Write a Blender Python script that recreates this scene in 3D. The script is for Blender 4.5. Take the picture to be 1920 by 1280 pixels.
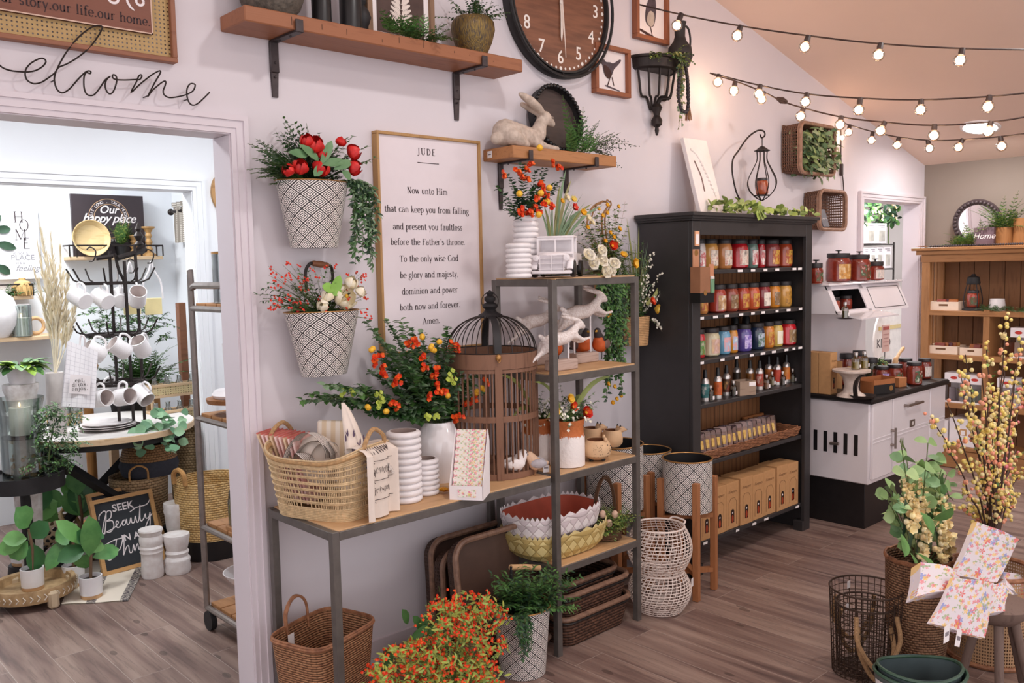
import bpy, math, random
from mathutils import Matrix, Vector
for _o in list(bpy.data.objects): bpy.data.objects.remove(_o)
SC = bpy.context.scene; COL = SC.collection
PI = math.pi; RND = random.Random(11)
# ---------------------------------------------------------------- camera
F, H, W = 1644.6, 1.65, 3.0          # focal length in pixels of a 1920 wide frame, eye height, plane of the main wall
_c = lambda a: Vector(a)
EX = Vector((2731.308-960, 461.762-640, F)).normalized()
EY = Vector((-578.004-960, 529.929-640, F)); EY = (EY - EX*EX.dot(EY)).normalized()
EZ = EX.cross(EY)
def w2(v): return Vector((EX.dot(v), EY.dot(v), EZ.dot(v)))   # camera axes (right, down, forward) to world
cam = bpy.data.cameras.new('camera'); camo = bpy.data.objects.new('camera', cam); COL.objects.link(camo)
cx, cy, cz = w2(Vector((1,0,0))), w2(Vector((0,-1,0))), w2(Vector((0,0,-1)))
camo.matrix_world = Matrix(((cx.x,cy.x,cz.x,0),(cx.y,cy.y,cz.y,0),(cx.z,cy.z,cz.z,H),(0,0,0,1)))
cam.sensor_width = 36; cam.lens = 36*F/1920; cam.clip_start = .05
SC.camera = camo
def ray(px,py): return w2(Vector((px-960, py-640, F)))
O0 = Vector((0,0,H))
def onz(px,py,z): r = ray(px,py); return O0 + r*((z-H)/r.z)    # photo point on a level at height z
def ony(px,py,y=W): r = ray(px,py); return O0 + r*(y/r.y)      # photo point on an upright plane parallel to the main wall
def onx(px,py,x): r = ray(px,py); return O0 + r*(x/r.x)        # photo point on a plane square to the main wall
# ---------------------------------------------------------------- world, exposure, lights
SC.view_settings.view_transform = 'Standard'; SC.view_settings.look = 'None'
SC.view_settings.exposure = 0.0; SC.view_settings.gamma = 1.0
wd = bpy.data.worlds.new('world'); SC.world = wd; wd.use_nodes = True
wd.node_tree.nodes['Background'].inputs[0].default_value = (.985,.95,.985,1)
wd.node_tree.nodes['Background'].inputs[1].default_value = 1.65
def light(name, loc, size, power, col, aim=None, spread=PI):
 l = bpy.data.lights.new(name, 'AREA'); l.shape = 'DISK'; l.size = size; l.energy = power; l.color = col; l.spread = spread
 o = bpy.data.objects.new(name, l); COL.objects.link(o); o.location = loc
 if aim is not None: o.rotation_euler = (Vector(aim)-Vector(loc)).to_track_quat('-Z','Y').to_euler()
 return o
WARM = (1,.95,.93); COOL = (.95,.98,1)
light('ceiling_lamp', (2.15,1.25,3.58), .22, 22, WARM)
light('ceiling_lamp', (4.6,1.15,3.05), .22, 22, WARM)
light('ceiling_lamp', (1.3,-.6,3.58), .5, 16, WARM)
light('ceiling_lamp', (4.2,-.9,3.1), .5, 15, WARM)
light('ceiling_lamp', (6.78,2.35,2.5), .2, 12, (1,.93,.9))
light('side_room_lamp', (.9,4.1,2.7), .5, 26, COOL)
light('side_room_lamp', (2.2,4.2,2.7), .4, 17, COOL)
light('side_room_lamp', (1.3,5.9,2.7), .5, 38, COOL)
light('far_room_lamp', (7.5,3.6,2.52), .5, 75, COOL)
# ---------------------------------------------------------------- materials
def lin(h):
 if isinstance(h, str): h = [int(h[i:i+2],16)/255 for i in (0,2,4)]
 return tuple((c/12.92 if c<=.04045 else ((c+.055)/1.055)**2.4) for c in h)+(1,)
class NT:
 def __init__(s, name):
  s.m = bpy.data.materials.new(name); s.m.use_nodes = True; s.t = s.m.node_tree; s.b = s.t.nodes['Principled BSDF']
 def n(s, typ, **kw):
  nd = s.t.nodes.new(typ)
  for k,v in kw.items():
   if k.startswith('i_'): nd.inputs[k[2:]].default_value = v
   else: setattr(nd, k, v)
  return nd
 def l(s, a, b): s.t.links.new(a, b)
 def math(s, op, a, b=None, c=None):
  nd = s.t.nodes.new('ShaderNodeMath'); nd.operation = op
  for i,x in enumerate((a,b,c)):
   if x is None: continue
   if isinstance(x,(int,float)): nd.inputs[i].default_value = x
   else: s.l(x, nd.inputs[i])
  return nd.outputs[0]
 def mix(s, fac, a, b):
  nd = s.t.nodes.new('ShaderNodeMix'); nd.data_type = 'RGBA'
  for i,x in ((0,fac),(6,a),(7,b)):
   if isinstance(x,(int,float)): nd.inputs[i].default_value = x
   elif isinstance(x,tuple): nd.inputs[i].default_value = x
   else: s.l(x, nd.inputs[i])
  return nd.outputs[2]
 def coord(s, scale=(1,1,1), kind='Object', rot=(0,0,0)):
  tc = s.n('ShaderNodeTexCoord'); mp = s.n('ShaderNodeMapping'); mp.inputs['Scale'].default_value = scale; mp.inputs['Rotation'].default_value = rot
  s.l(tc.outputs[kind], mp.inputs['Vector']); return mp.outputs[0]
 def noise(s, vec, scale=5, detail=4, rough=.55, dist=0):
  nd = s.n('ShaderNodeTexNoise'); nd.inputs['Scale'].default_value = scale; nd.inputs['Detail'].default_value = detail
  nd.inputs['Roughness'].default_value = rough; nd.inputs['Distortion'].default_value = dist; s.l(vec, nd.inputs['Vector']); return nd.outputs[0]
 def ramp(s, fac, stops):
  nd = s.n('ShaderNodeValToRGB'); e = nd.color_ramp.elements
  while len(e) < len(stops): e.new(.5)
  for el,(p,c) in zip(e, stops): el.position = p; el.color = lin(c) if isinstance(c,str) else c
  s.l(fac, nd.inputs[0]); return nd.outputs[0]
 def base(s, c):
  if isinstance(c, tuple): s.b.inputs['Base Color'].default_value = c
  else: s.l(c, s.b.inputs['Base Color'])
 def bump(s, hgt, strength=.3, dist=.01):
  nd = s.n('ShaderNodeBump'); nd.inputs['Strength'].default_value = strength; nd.inputs['Distance'].default_value = dist
  s.l(hgt, nd.inputs['Height']); s.l(nd.outputs[0], s.b.inputs['Normal'])
 def set(s, **kw):
  for k,v in kw.items(): s.b.inputs[k.replace('_',' ')].default_value = v
MATS = {}
def pm(col, rough=.5, metal=0, var=.12, scale=20, bump=0, spec=.5, coat=0, col2=None, name=None, stretch=(1,1,1), sss=0):
 key = ('pm',col,rough,metal,var,scale,bump,spec,coat,col2,stretch)
 if key in MATS: return MATS[key]
 t = NT(name or 'surface_'+col); t.set(Roughness=rough, Metallic=metal, Specular_IOR_Level=spec, Coat_Weight=coat)
 c = lin(col); d = lin(col2) if col2 else tuple(x*(1-var) for x in c[:3])+(1,)
 v = t.coord(stretch); n = t.noise(v, scale); f = t.ramp(n, [(.35,(0,0,0,1)),(.65,(1,1,1,1))])
 t.base(t.mix(f, c, d))
 if bump: t.bump(n, bump)
 MATS[key] = t.m; return t.m
def wood(c1, c2, axis=0, rough=.55, scale=3, knots=True, planks=0):
 key = ('wood',c1,c2,axis,rough,scale,planks)
 if key in MATS: return MATS[key]
 t = NT('wood_'+c1); t.set(Roughness=rough, Specular_IOR_Level=.35)
 st = [9,9,9]; st[axis] = .8
 v = t.coord(tuple(st)); n = t.noise(v, scale, 6, .6, .6); n2 = t.noise(t.coord((1.5,1.5,1.5)), 4, 2)
 f = t.math('ADD', t.math('MULTIPLY', n, .8), t.math('MULTIPLY', n2, .3))
 c = t.ramp(f, [(.3,c2),(.5,c1),(.62,c1),(.8,c2)])
 t.base(c); t.bump(n, .15); MATS[key] = t.m; return t.m
def diamond(dark, light_, nu, nv, rough=.5, rings=3.25):
 key = ('dia',dark,light_,nu,nv)
 if key in MATS: return MATS[key]
 t = NT('diamond_pattern'); t.set(Roughness=rough)
 tc = t.n('ShaderNodeTexCoord'); sp = t.n('ShaderNodeSeparateXYZ'); t.l(tc.outputs['UV'], sp.inputs[0])
 def tri(x, k): return t.math('ABSOLUTE', t.math('SUBTRACT', t.math('FRACT', t.math('MULTIPLY', x, k)), .5))
 g = t.math('ADD', tri(sp.outputs[0], nu), tri(sp.outputs[1], nv))
 g = t.math('MINIMUM', g, t.math('SUBTRACT', 1.0, g))
 s = t.math('FRACT', t.math('ADD', t.math('MULTIPLY', g, rings*2), .12))
 t.base(t.mix(t.math('GREATER_THAN', s, .47), lin(dark), lin(light_)))
 MATS[key] = t.m; return t.m
def weave(c1, c2, nu, nv, rough=.65, bump=.8, gap='1d120c', width=.5):
 key = ('weave',c1,c2,nu,nv,gap)
 if key in MATS: return MATS[key]
 t = NT('woven_'+c1); t.set(Roughness=rough, Specular_IOR_Level=.3); tc = t.n('ShaderNodeTexCoord'); sp = t.n('ShaderNodeSeparateXYZ'); t.l(tc.outputs['UV'], sp.inputs[0])
 v = t.math('MULTIPLY', sp.outputs[1], nv); row = t.math('FLOOR', v); u = t.math('ADD', t.math('MULTIPLY', sp.outputs[0], nu), t.math('MULTIPLY', row, .5))
 su = t.math('ABSOLUTE', t.math('SINE', t.math('MULTIPLY', u, PI))); sv = t.math('SINE', t.math('MULTIPLY', t.math('FRACT', v), PI))
 hgt = t.math('MULTIPLY', t.math('POWER', sv, .6), t.math('ADD', t.math('MULTIPLY', su, .7), .3))
 cm = t.n('ShaderNodeCombineXYZ'); t.l(t.math('MULTIPLY', sp.outputs[0], nu*.3), cm.inputs[0]); t.l(row, cm.inputs[1]); n = t.noise(cm.outputs[0], 3.7, 2)
 c = t.mix(t.ramp(n, [(.35,(0,0,0,1)),(.65,(1,1,1,1))]), lin(c1), lin(c2)); t.base(t.mix(t.ramp(hgt, [(.12,(0,0,0,1)),(.5,(1,1,1,1))]), lin(gap), c)); t.bump(hgt, bump, .006); MATS[key] = t.m; return t.m
def cane(c1, nu, nv, hole='', r=.3):
 key = ('cane',c1,nu,nv,r)
 if key in MATS: return MATS[key]
 t = NT('cane_webbing'); t.set(Roughness=.6)
 tc = t.n('ShaderNodeTexCoord'); sp = t.n('ShaderNodeSeparateXYZ'); t.l(tc.outputs['UV'], sp.inputs[0])
 def q(x,k): return t.math('POWER', t.math('ABSOLUTE', t.math('SUBTRACT', t.math('FRACT', t.math('MULTIPLY', x, k)), .5)), 2)
 d = t.math('SQRT', t.math('ADD', q(sp.outputs[0],nu), q(sp.outputs[1],nv)))
 t.base(t.mix(t.noise(t.coord((1,1,1)), 60), lin(c1), tuple(x*.7 for x in lin(c1)[:3])+(1,)))
 t.l(t.math('GREATER_THAN', d, r), t.b.inputs['Alpha']); MATS[key] = t.m; return t.m
def glass(tint='f4fafa', a=.12, name='clear_glass'):
 key = ('glass',tint,a)
 if key in MATS: return MATS[key]
 t = NT(name); nt = t.t
 tr = t.n('ShaderNodeBsdfTransparent'); tr.inputs[0].default_value = lin(tint)
 gl = t.n('ShaderNodeBsdfGlossy'); gl.inputs['Roughness'].default_value = .03
 lw = t.n('ShaderNodeLayerWeight'); lw.inputs[0].default_value = .35
 f = t.math('ADD', t.math('MULTIPLY', lw.outputs['Fresnel'], .7), a*.3)
 mx = t.n('ShaderNodeMixShader'); t.l(f, mx.inputs[0]); t.l(tr.outputs[0], mx.inputs[1]); t.l(gl.outputs[0], mx.inputs[2])
 t.l(mx.outputs[0], nt.nodes['Material Output'].inputs[0]); MATS[key] = t.m; return t.m
def glow(col, s, name='glow'):
 key = ('glow',col,s)
 if key in MATS: return MATS[key]
 t = NT(name); t.base(lin(col)); t.b.inputs['Emission Color'].default_value = lin(col); t.b.inputs['Emission Strength'].default_value = s
 MATS[key] = t.m; return t.m
def floral(base, cols, scale=14, thr=.34, name='floral_print'):
 key = ('floral',base,tuple(cols),scale)
 if key in MATS: return MATS[key]
 t = NT(name); t.set(Roughness=.85, Specular_IOR_Level=.15); v = t.coord((1,1,1),'UV'); c = lin(base)
 for i,cc in enumerate(cols):
  sc = scale*(.8+.22*i); vo = t.n('ShaderNodeTexVoronoi'); vo.inputs['Scale'].default_value = sc; mp = t.coord((1,1,1),'UV',(0,0,.7*i+.3)); t.l(mp, vo.inputs['Vector'])
  df = t.n('ShaderNodeVectorMath', operation='SUBTRACT'); t.l(mp, df.inputs[0]); t.l(vo.outputs['Position'], df.inputs[1]); sp = t.n('ShaderNodeSeparateXYZ'); t.l(df.outputs[0], sp.inputs[0])
  sk = t.n('ShaderNodeSeparateColor'); t.l(vo.outputs['Color'], sk.inputs[0])
  ang = t.math('ADD', t.math('ARCTAN2', sp.outputs[1], sp.outputs[0]), t.math('MULTIPLY', sk.outputs[1], 6.28)); leafy = i%3==2
  pet = t.math('ADD', t.math('MULTIPLY', t.math('ABSOLUTE', t.math('COSINE', t.math('MULTIPLY', ang, 1.0 if leafy else 2.5))), .75 if leafy else .5), .15 if leafy else .5)
  f = t.math('MULTIPLY', t.math('LESS_THAN', vo.outputs['Distance'], t.math('MULTIPLY', pet, thr)), t.math('GREATER_THAN', sk.outputs[0], .4))
  c = t.mix(t.math('MULTIPLY', f, t.math('ADD', t.math('MULTIPLY', t.noise(mp, scale*4, 2), .7), .4)), c, lin(cc))
  if not leafy: c = t.mix(t.math('MULTIPLY', f, t.math('LESS_THAN', vo.outputs['Distance'], thr*.17)), c, lin('e0a03a'))
 t.base(c); MATS[key] = t.m; return t.m
def stripes(c1, c2, n, frac=.5, axis=0, rough=.8):
 key = ('str',c1,c2,n,frac,axis)
 if key in MATS: return MATS[key]
 t = NT('striped_cloth'); t.set(Roughness=rough, Specular_IOR_Level=.2); tc = t.n('ShaderNodeTexCoord'); sp = t.n('ShaderNodeSeparateXYZ'); t.l(tc.outputs['UV'], sp.inputs[0])
 if axis == 2:
  f = t.math('MAXIMUM', t.math('LESS_THAN', t.math('FRACT', t.math('MULTIPLY', sp.outputs[0], n)), frac), t.math('LESS_THAN', t.math('FRACT', t.math('MULTIPLY', sp.outputs[1], n*2)), frac))
 else: f = t.math('LESS_THAN', t.math('FRACT', t.math('MULTIPLY', sp.outputs[axis], n)), frac)
 t.base(t.mix(f, lin(c1), lin(c2))); MATS[key] = t.m; return t.m
# ---------------------------------------------------------------- mesh builder
def ortho(d):
 d = Vector(d).normalized(); a = Vector((0,0,1)) if abs(d.z) < .9 else Vector((1,0,0))
 x = d.cross(a).normalized(); return x, d.cross(x).normalized(), d
def frame(mb, cx, cy, cz, w, h, t, d, bev=.0015):
 for s in (-1,1): mb.box((cx,cy,cz+s*(h-t)/2),(w,d,t),bev=bev); mb.box((cx+s*(w-t)/2,cy,cz),(t,d,h-2*t),bev=bev)
def TR(x=0,y=0,z=0,rx=0,ry=0,rz=0,s=1):
 return Matrix.Translation((x,y,z)) @ Matrix.Rotation(rz,4,'Z') @ Matrix.Rotation(ry,4,'Y') @ Matrix.Rotation(rx,4,'X') @ Matrix.Diagonal((s,s,s,1) if not isinstance(s,tuple) else s+(1,))
class MB:
 def __init__(s, mat=None): s.v=[]; s.f=[]; s.mi=[]; s.uv=[]; s.mats=[]; s.M=None; s.mat=mat
 def add(s, vs, fs, mat=None, uv=None, T=None):
  mat = mat or s.mat
  if mat not in s.mats: s.mats.append(mat)
  k = s.mats.index(mat); b = len(s.v)
  for MM in (T, s.M):
   if MM is not None: vs = [MM @ Vector(v) for v in vs]
  s.v.extend([tuple(v) for v in vs]); s.f.extend([tuple(i+b for i in f) for f in fs]); s.mi.extend([k]*len(fs))
  if uv is None: s.uv.extend([None]*len(fs))
  else: s.uv.extend(uv)
 def box(s, c, d, mat=None, T=None, bev=0):
  x,y,z = d[0]/2,d[1]/2,d[2]/2; cx,cy,cz = c
  if not bev:
   vs = [(cx+a*x,cy+b*y,cz+e*z) for a in (-1,1) for b in (-1,1) for e in (-1,1)]
   fs = [(0,1,3,2),(4,6,7,5),(0,4,5,1),(2,3,7,6),(0,2,6,4),(1,5,7,3)]
  else:
   g = min(bev, x*.49, y*.49, z*.49); vs=[]; ix={}
   for a in (-1,1):
    for b in (-1,1):
     for e in (-1,1):
      for q in range(3):
       p = [x-g,y-g,z-g]; p[q] += g; ix[(a,b,e,q)] = len(vs); vs.append((cx+a*p[0],cy+b*p[1],cz+e*p[2]))
   fs=[]
   for q in range(3):
    o = [i for i in range(3) if i!=q]
    for sg in (-1,1):
     def key(u,w):
      k=[0,0,0]; k[q]=sg; k[o[0]]=u; k[o[1]]=w; return ix[(k[0],k[1],k[2],q)]
     fs.append((key(-1,-1),key(1,-1),key(1,1),key(-1,1)))
    for u in (-1,1):
     for w in (-1,1):
      k=[0,0,0]; k[o[0]]=u; k[o[1]]=w
      def kk(sg,qq): r=list(k); r[q]=sg; return ix[(r[0],r[1],r[2],qq)]
      fs.append((kk(-1,o[0]),kk(1,o[0]),kk(1,o[1]),kk(-1,o[1])))
   for a in (-1,1):
    for b in (-1,1):
     for e in (-1,1): fs.append(tuple(ix[(a,b,e,q)] for q in range(3)))
  uv = []
  for f in fs:
   P = [vs[i] for i in f]; sp = [max(p[i] for p in P)-min(p[i] for p in P) for i in range(3)]; k = sp.index(min(sp))
   o = [i for i in range(3) if i!=k]; uv.append([(P[j][o[0]]-c[o[0]]+d[o[0]]/2, P[j][o[1]]-c[o[1]]+d[o[1]]/2) for j in range(len(f))])
  s.add(vs, fs, mat, uv, T); return s
 def quad(s, a, b, c, d, mat=None, uv=True, T=None, size=None):
  u,v = size or (1,1); s.add([a,b,c,d], [(0,1,2,3)], mat, [[(0,0),(u,0),(u,v),(0,v)]], T); return s
 def grid(s, fn, nu, nv, mat=None, T=None, us=1, vs_=1):
  V = [fn(i/nu, j/nv) for i in range(nu+1) for j in range(nv+1)]; fs=[]; uv=[]
  for i in range(nu):
   for j in range(nv):
    a = i*(nv+1)+j; fs.append((a,a+nv+1,a+nv+2,a+1))
    uv.append([(i/nu*us,j/nv*vs_),((i+1)/nu*us,j/nv*vs_),((i+1)/nu*us,(j+1)/nv*vs_),(i/nu*us,(j+1)/nv*vs_)])
  s.add(V, fs, mat, uv, T); return s
 def tube(s, pts, r, mat=None, n=6, closed=False, T=None, caps=True, flat=1):
  P = [Vector(p) for p in pts]; m = len(P)
  if m < 2: return s
  rr = r if isinstance(r,(list,tuple)) else [r]*m
  tan = []
  for i in range(m):
   if closed: t = P[(i+1)%m]-P[i-1]
   else: t = P[min(i+1,m-1)]-P[max(i-1,0)]
   tan.append(t.normalized() if t.length > 1e-9 else Vector((0,0,1)))
  x,_,_ = ortho(tan[0]); V=[]
  for i in range(m):
   t = tan[i]; x = x - t*x.dot(t)
   x = x.normalized() if x.length > 1e-6 else ortho(t)[0]
   y = t.cross(x)
   for k in range(n):
    a = 2*PI*k/n; V.append(P[i] + (x*math.cos(a) + y*math.sin(a)*flat)*rr[i])
  fs=[]; uv=[]; mm = m if closed else m-1
  for i in range(mm):
   i2 = (i+1)%m
   for k in range(n):
    k2=(k+1)%n; fs.append((i*n+k,i*n+k2,i2*n+k2,i2*n+k)); uv.append([(k/n,i*.1),((k+1)/n,i*.1),((k+1)/n,i*.1+.1),(k/n,i*.1+.1)])
  if caps and not closed:
   fs.append(tuple(reversed(range(n)))); fs.append(tuple(range((m-1)*n,m*n))); uv += [None,None]
  s.add(V, fs, mat, uv, T); return s
 def lathe(s, prof, mat=None, n=24, T=None, mats=None, sc=(1,1), squash=None):
  L=[0]
  for i in range(1,len(prof)): L.append(L[-1]+math.hypot(prof[i][0]-prof[i-1][0],prof[i][1]-prof[i-1][1]))
  V=[]
  for (r,z) in prof:
   for k in range(n):
    a = 2*PI*k/n; c_,s_ = math.cos(a),math.sin(a)
    if squash:
     e = 2/squash; c_,s_ = abs(c_)**e*(1 if c_>=0 else -1), abs(s_)**e*(1 if s_>=0 else -1)
    V.append((r*c_*sc[0], r*s_*sc[1], z))
  i=0
  while i < len(prof)-1:
   e=i
   while e < len(prof)-1 and (not mats or mats[e]==mats[i]): e+=1
   fs=[]; uv=[]
   for q in range(e-i):
    for k in range(n):
     k2=(k+1)%n; fs.append((q*n+k,q*n+k2,(q+1)*n+k2,(q+1)*n+k)); u0,u1,v0,v1=k/n,(k+1)/n,L[i+q],L[i+q+1]; uv.append([(u0,v0),(u1,v0),(u1,v1),(u0,v1)])
   s.add(V[i*n:(e+1)*n], fs, mats[i] if mats else mat, uv, T); i=e
  return s
 def sph(s, c, r, mat=None, n=10, m=6, sc=(1,1,1), T=None):
  V=[(c[0],c[1],c[2]-r*sc[2])]; fs=[]
  for j in range(1,m):
   a=-PI/2+PI*j/m
   for k in range(n): b=2*PI*k/n; V.append((c[0]+r*sc[0]*math.cos(a)*math.cos(b),c[1]+r*sc[1]*math.cos(a)*math.sin(b),c[2]+r*sc[2]*math.sin(a)))
  V.append((c[0],c[1],c[2]+r*sc[2])); t=len(V)-1
  for k in range(n):
   k2=(k+1)%n; fs.append((0,1+k2,1+k)); fs.append((t,1+(m-2)*n+k,1+(m-2)*n+k2))
   for j in range(m-2): fs.append((1+j*n+k,1+j*n+k2,1+(j+1)*n+k2,1+(j+1)*n+k))
  s.add(V, fs, mat, None, T); return s
 def leaf(s, p, d, up, L, wd, mat=None, bend=.25, fine=False):
  d = Vector(d).normalized(); up = Vector(up); x = d.cross(up); x = x.normalized() if x.length>1e-5 else ortho(d)[0]; u = x.cross(d); p = Vector(p)
  if not fine:
   c=[p+d*L*t-u*L*bend*t*t for t in (0,.3,.66,1)]; g=u*wd*.14
   V=[c[0], c[1]-x*wd*.46+g, c[1], c[1]+x*wd*.46+g, c[2]-x*wd*.4+g, c[2], c[2]+x*wd*.4+g, c[3]]
   s.add(V, [(0,2,1),(0,3,2),(1,2,5,4),(2,3,6,5),(4,5,7),(5,6,7)], mat)
  else:
   ws=(0,.55,.95,1,.75,0); ts=(0,.18,.4,.6,.82,1); V=[]; fs=[]
   for t,w in zip(ts,ws):
    c = p+d*L*t-u*L*bend*t*t; V += [c-x*wd/2*w+u*wd*.12*w, c, c+x*wd/2*w+u*wd*.12*w]
   for i in range(5):
    a=i*3; fs += [(a,a+1,a+4,a+3),(a+1,a+2,a+5,a+4)]
   s.add(V, fs, mat)
  return s
 def disc(s, c, r, mat=None, n=20, T=None, nrm='z'):
  V=[(c[0]+r*math.cos(2*PI*k/n),c[1]+r*math.sin(2*PI*k/n),c[2]) for k in range(n)]
  s.add(V,[tuple(range(n))],mat,[[(v[0]-c[0],v[1]-c[1]) for v in V]],T); return s
 def mesh(s, name):
  me = bpy.data.meshes.new(name); me.from_pydata(s.v, [], s.f); me.polygons.foreach_set('material_index', s.mi); me.polygons.foreach_set('use_smooth', [True]*len(s.f))
  for m in s.mats: me.materials.append(m)
  if any(u is not None for u in s.uv):
   uvl = me.uv_layers.new(name='UVMap'); flat=[]
   for f,u in zip(s.f,s.uv):
    if u is None: flat.extend([0.0]*(2*len(f)))
    else:
     for q in u: flat.extend(q)
   uvl.data.foreach_set('uv', flat)
  me.update(); me.set_sharp_from_angle(angle=.7); return me
 def build(s, name, parent=None, label=None, kind=None):
  o = bpy.data.objects.new(name, s.mesh(name)); COL.objects.link(o)
  if parent is not None: o.parent = parent
  if label: o['label'] = label
  if kind: o['kind'] = kind
  return o
def tag(o, label, cat, group=None, kind=None):
 o['label'] = label; o['category'] = cat
 if group: o['group'] = group
 if kind: o['kind'] = kind
 return o
def thing(name, label, cat, loc=(0,0,0), rz=0, group=None, M=None):
 o = bpy.data.objects.new(name, None); o.empty_display_size = .05; COL.objects.link(o)
 if M is not None: o.matrix_world = M
 else: o.location = loc; o.rotation_euler = (0,0,rz)
 return tag(o, label, cat, group)
def solo(name, label, cat, mb, loc=(0,0,0), rz=0, group=None, M=None, kind=None):
 o = mb.build(name)
 if M is not None: o.matrix_world = M
 else: o.location = loc; o.rotation_euler = (0,0,rz)
 return tag(o, label, cat, group, kind)
def struct(name, mb):
 o = mb.build(name); o['kind'] = 'structure'; return o
def dup(root, label, loc=None, rz=None, M=None, group=None):
 r = root.copy(); COL.objects.link(r); r['label'] = label
 if group: r['group'] = group
 if M is not None: r.matrix_world = M
 if loc is not None: r.location = loc
 if rz is not None: r.rotation_euler = (0,0,rz)
 for ch in list(root.children):
  c = ch.copy(); COL.objects.link(c); c.parent = r
  for g in list(ch.children): d = g.copy(); COL.objects.link(d); d.parent = c
 return r
# ---------------------------------------------------------------- shape helpers
def arc(cx, cz, r, a0, a1, n=10, y=0, rz=None): return [(cx+r*math.cos(a0+(a1-a0)*i/n), y, cz+(rz or r)*math.sin(a0+(a1-a0)*i/n)) for i in range(n+1)]
def smooth(pts, k=6, closed=False):
 P=[Vector(p) for p in pts]; out=[]; n=len(P)
 for i in range(n if closed else n-1):
  p1,p2 = P[i],P[(i+1)%n]; p0 = P[i-1] if (closed or i>0) else p1*2-p2; p3 = P[(i+2)%n] if (closed or i<n-2) else p2*2-p1
  for j in range(k):
   t=j/k; out.append(.5*((2*p1)+(p2-p0)*t+(2*p0-5*p1+4*p2-p3)*t*t+(3*p1-p0-3*p2+p3)*t**3))
 if not closed: out.append(P[-1])
 return out
def rrect(w, h, r, n=5):
 out=[]
 for cx,cy,a in ((w/2-r,h/2-r,0),(-w/2+r,h/2-r,PI/2),(-w/2+r,-h/2+r,PI),(w/2-r,-h/2+r,1.5*PI)):
  for i in range(n+1): t=a+PI/2*i/n; out.append((cx+r*math.cos(t),cy+r*math.sin(t)))
 return out
def rdir(zmin=-1, zmax=1):
 z = RND.uniform(zmin,zmax); a = RND.uniform(0,2*PI); q = math.sqrt(max(0,1-z*z)); return Vector((q*math.cos(a),q*math.sin(a),z))
def U(a,b): return RND.uniform(a,b)
def sprig(mb, p, d, L, n, ll, lw, ml, ms=None, droop=.5, sr=.0012, fine=False, taper=.4, start=.1, pair=True, wob=.25):
 p = Vector(p); d = Vector(d).normalized(); pts=[]; st=8; q=p.copy(); dd=d.copy()
 for i in range(st+1):
  pts.append(q.copy()); q = q+dd*(L/st); dd = (dd+Vector((U(-1,1)*wob*.3,U(-1,1)*wob*.3,-droop/st+U(-1,1)*wob*.1))).normalized()
 if ms: mb.tube(pts, [sr*(1-.6*i/st) for i in range(st+1)], ms, 4, caps=False)
 for i in range(n):
  t = start+(1-start)*(i+.5)/n; k = min(int(t*st),st-1); f = t*st-k; c = pts[k].lerp(pts[k+1],f); tn = (pts[k+1]-pts[k]).normalized()
  s_ = Vector(ortho(tn)[0]); sz = 1-taper*t
  for sg in ((1,-1) if pair else (RND.choice((1,-1)),)):
   a = U(-.6,.6) if pair else U(0,6.3); side = (Matrix.Rotation(a,3,tn) @ s_)*sg
   m = ml if not isinstance(ml,(list,tuple)) else RND.choice(ml)
   mb.leaf(c, tn*U(.35,.7)+side, Vector((U(-.4,.4),U(-.4,.4),1)), ll*sz*U(.8,1.2), lw*sz, m, U(.05,.35), fine)
 return pts
def hang(mb, p, drop, out, n, ll, lw, ml, ms=None, sr=.0014):
 p=Vector(p); o=Vector(out); pts=[p,p+o*.5+Vector((0,0,.015)),p+o*.9+Vector((0,0,-.01))]; k=max(2,int(drop/.05)); q=p+o
 for i in range(k): q=q+Vector((U(-.007,.007),U(-.004,.004),-drop/k)); pts.append(q.copy())
 pts=smooth(pts,3)
 if ms: mb.tube(pts,sr,ms,3,caps=False)
 for i in range(n):
  j=int(len(pts)*(.1+.9*i/n)); j=min(j,len(pts)-1)
  for _ in (0,1):
   d=rdir(-.9,.1); mb.leaf(pts[j],d,(0,-1,.5),ll*U(.7,1.2),lw,ml if not isinstance(ml,(list,tuple)) else RND.choice(ml),U(.05,.3))
 return pts
def fern(mb, p, d, L, n, w, ml, ms=None, droop=.7):
 p=Vector(p); dd=Vector(d).normalized(); q=p.copy(); st=n
 sx = dd.cross(Vector((0,0,1))); sx = sx.normalized() if sx.length>1e-4 else Vector((1,0,0)); pts=[]
 for i in range(st+1):
  pts.append(q.copy()); q=q+dd*(L/st); dd=(dd+Vector((0,0,-droop/st))).normalized()
 if ms: mb.tube(pts,.001,ms,3,caps=False)
 for i in range(1,st+1):
  t=i/st; tn=(pts[i]-pts[i-1]).normalized(); lw=w*math.sin(PI*min(.15+t*.85,1))**.8*(1-.25*t)+.003
  for sg in (1,-1):
   sd=(sx*sg+tn*.55+Vector((0,0,U(-.25,.15)))).normalized(); up=sx.cross(tn)*1.0
   for j in range(3):
    b=pts[i]+sd*lw*(j/3); m = ml if not isinstance(ml,(list,tuple)) else RND.choice(ml)
    mb.leaf(b, sd+tn*.5, up, lw*.42, lw*.16+.0015, m, .1); mb.leaf(b, sd*.6+tn*-.25, up, lw*.34, lw*.14+.0015, m, .1)
 return pts
def flower(mb, p, d, r, mp, mc, n=5, cup=.5, cr=.25, layers=1, fine=False):
 x,y,d = ortho(d); p=Vector(p)
 for L in range(layers):
  for k in range(n):
   a=2*PI*(k+.5*L)/n+U(-.1,.1); o=x*math.cos(a)+y*math.sin(a); c=cup+.35*L
   mb.leaf(p, o+d*c, d, r*(1-.15*L), r*1.05*(5/n)**.5, mp if not isinstance(mp,(list,tuple)) else RND.choice(mp), -.25, fine)
 if mc: mb.sph(p+d*r*.18, r*cr, mc, 6, 4)
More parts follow.
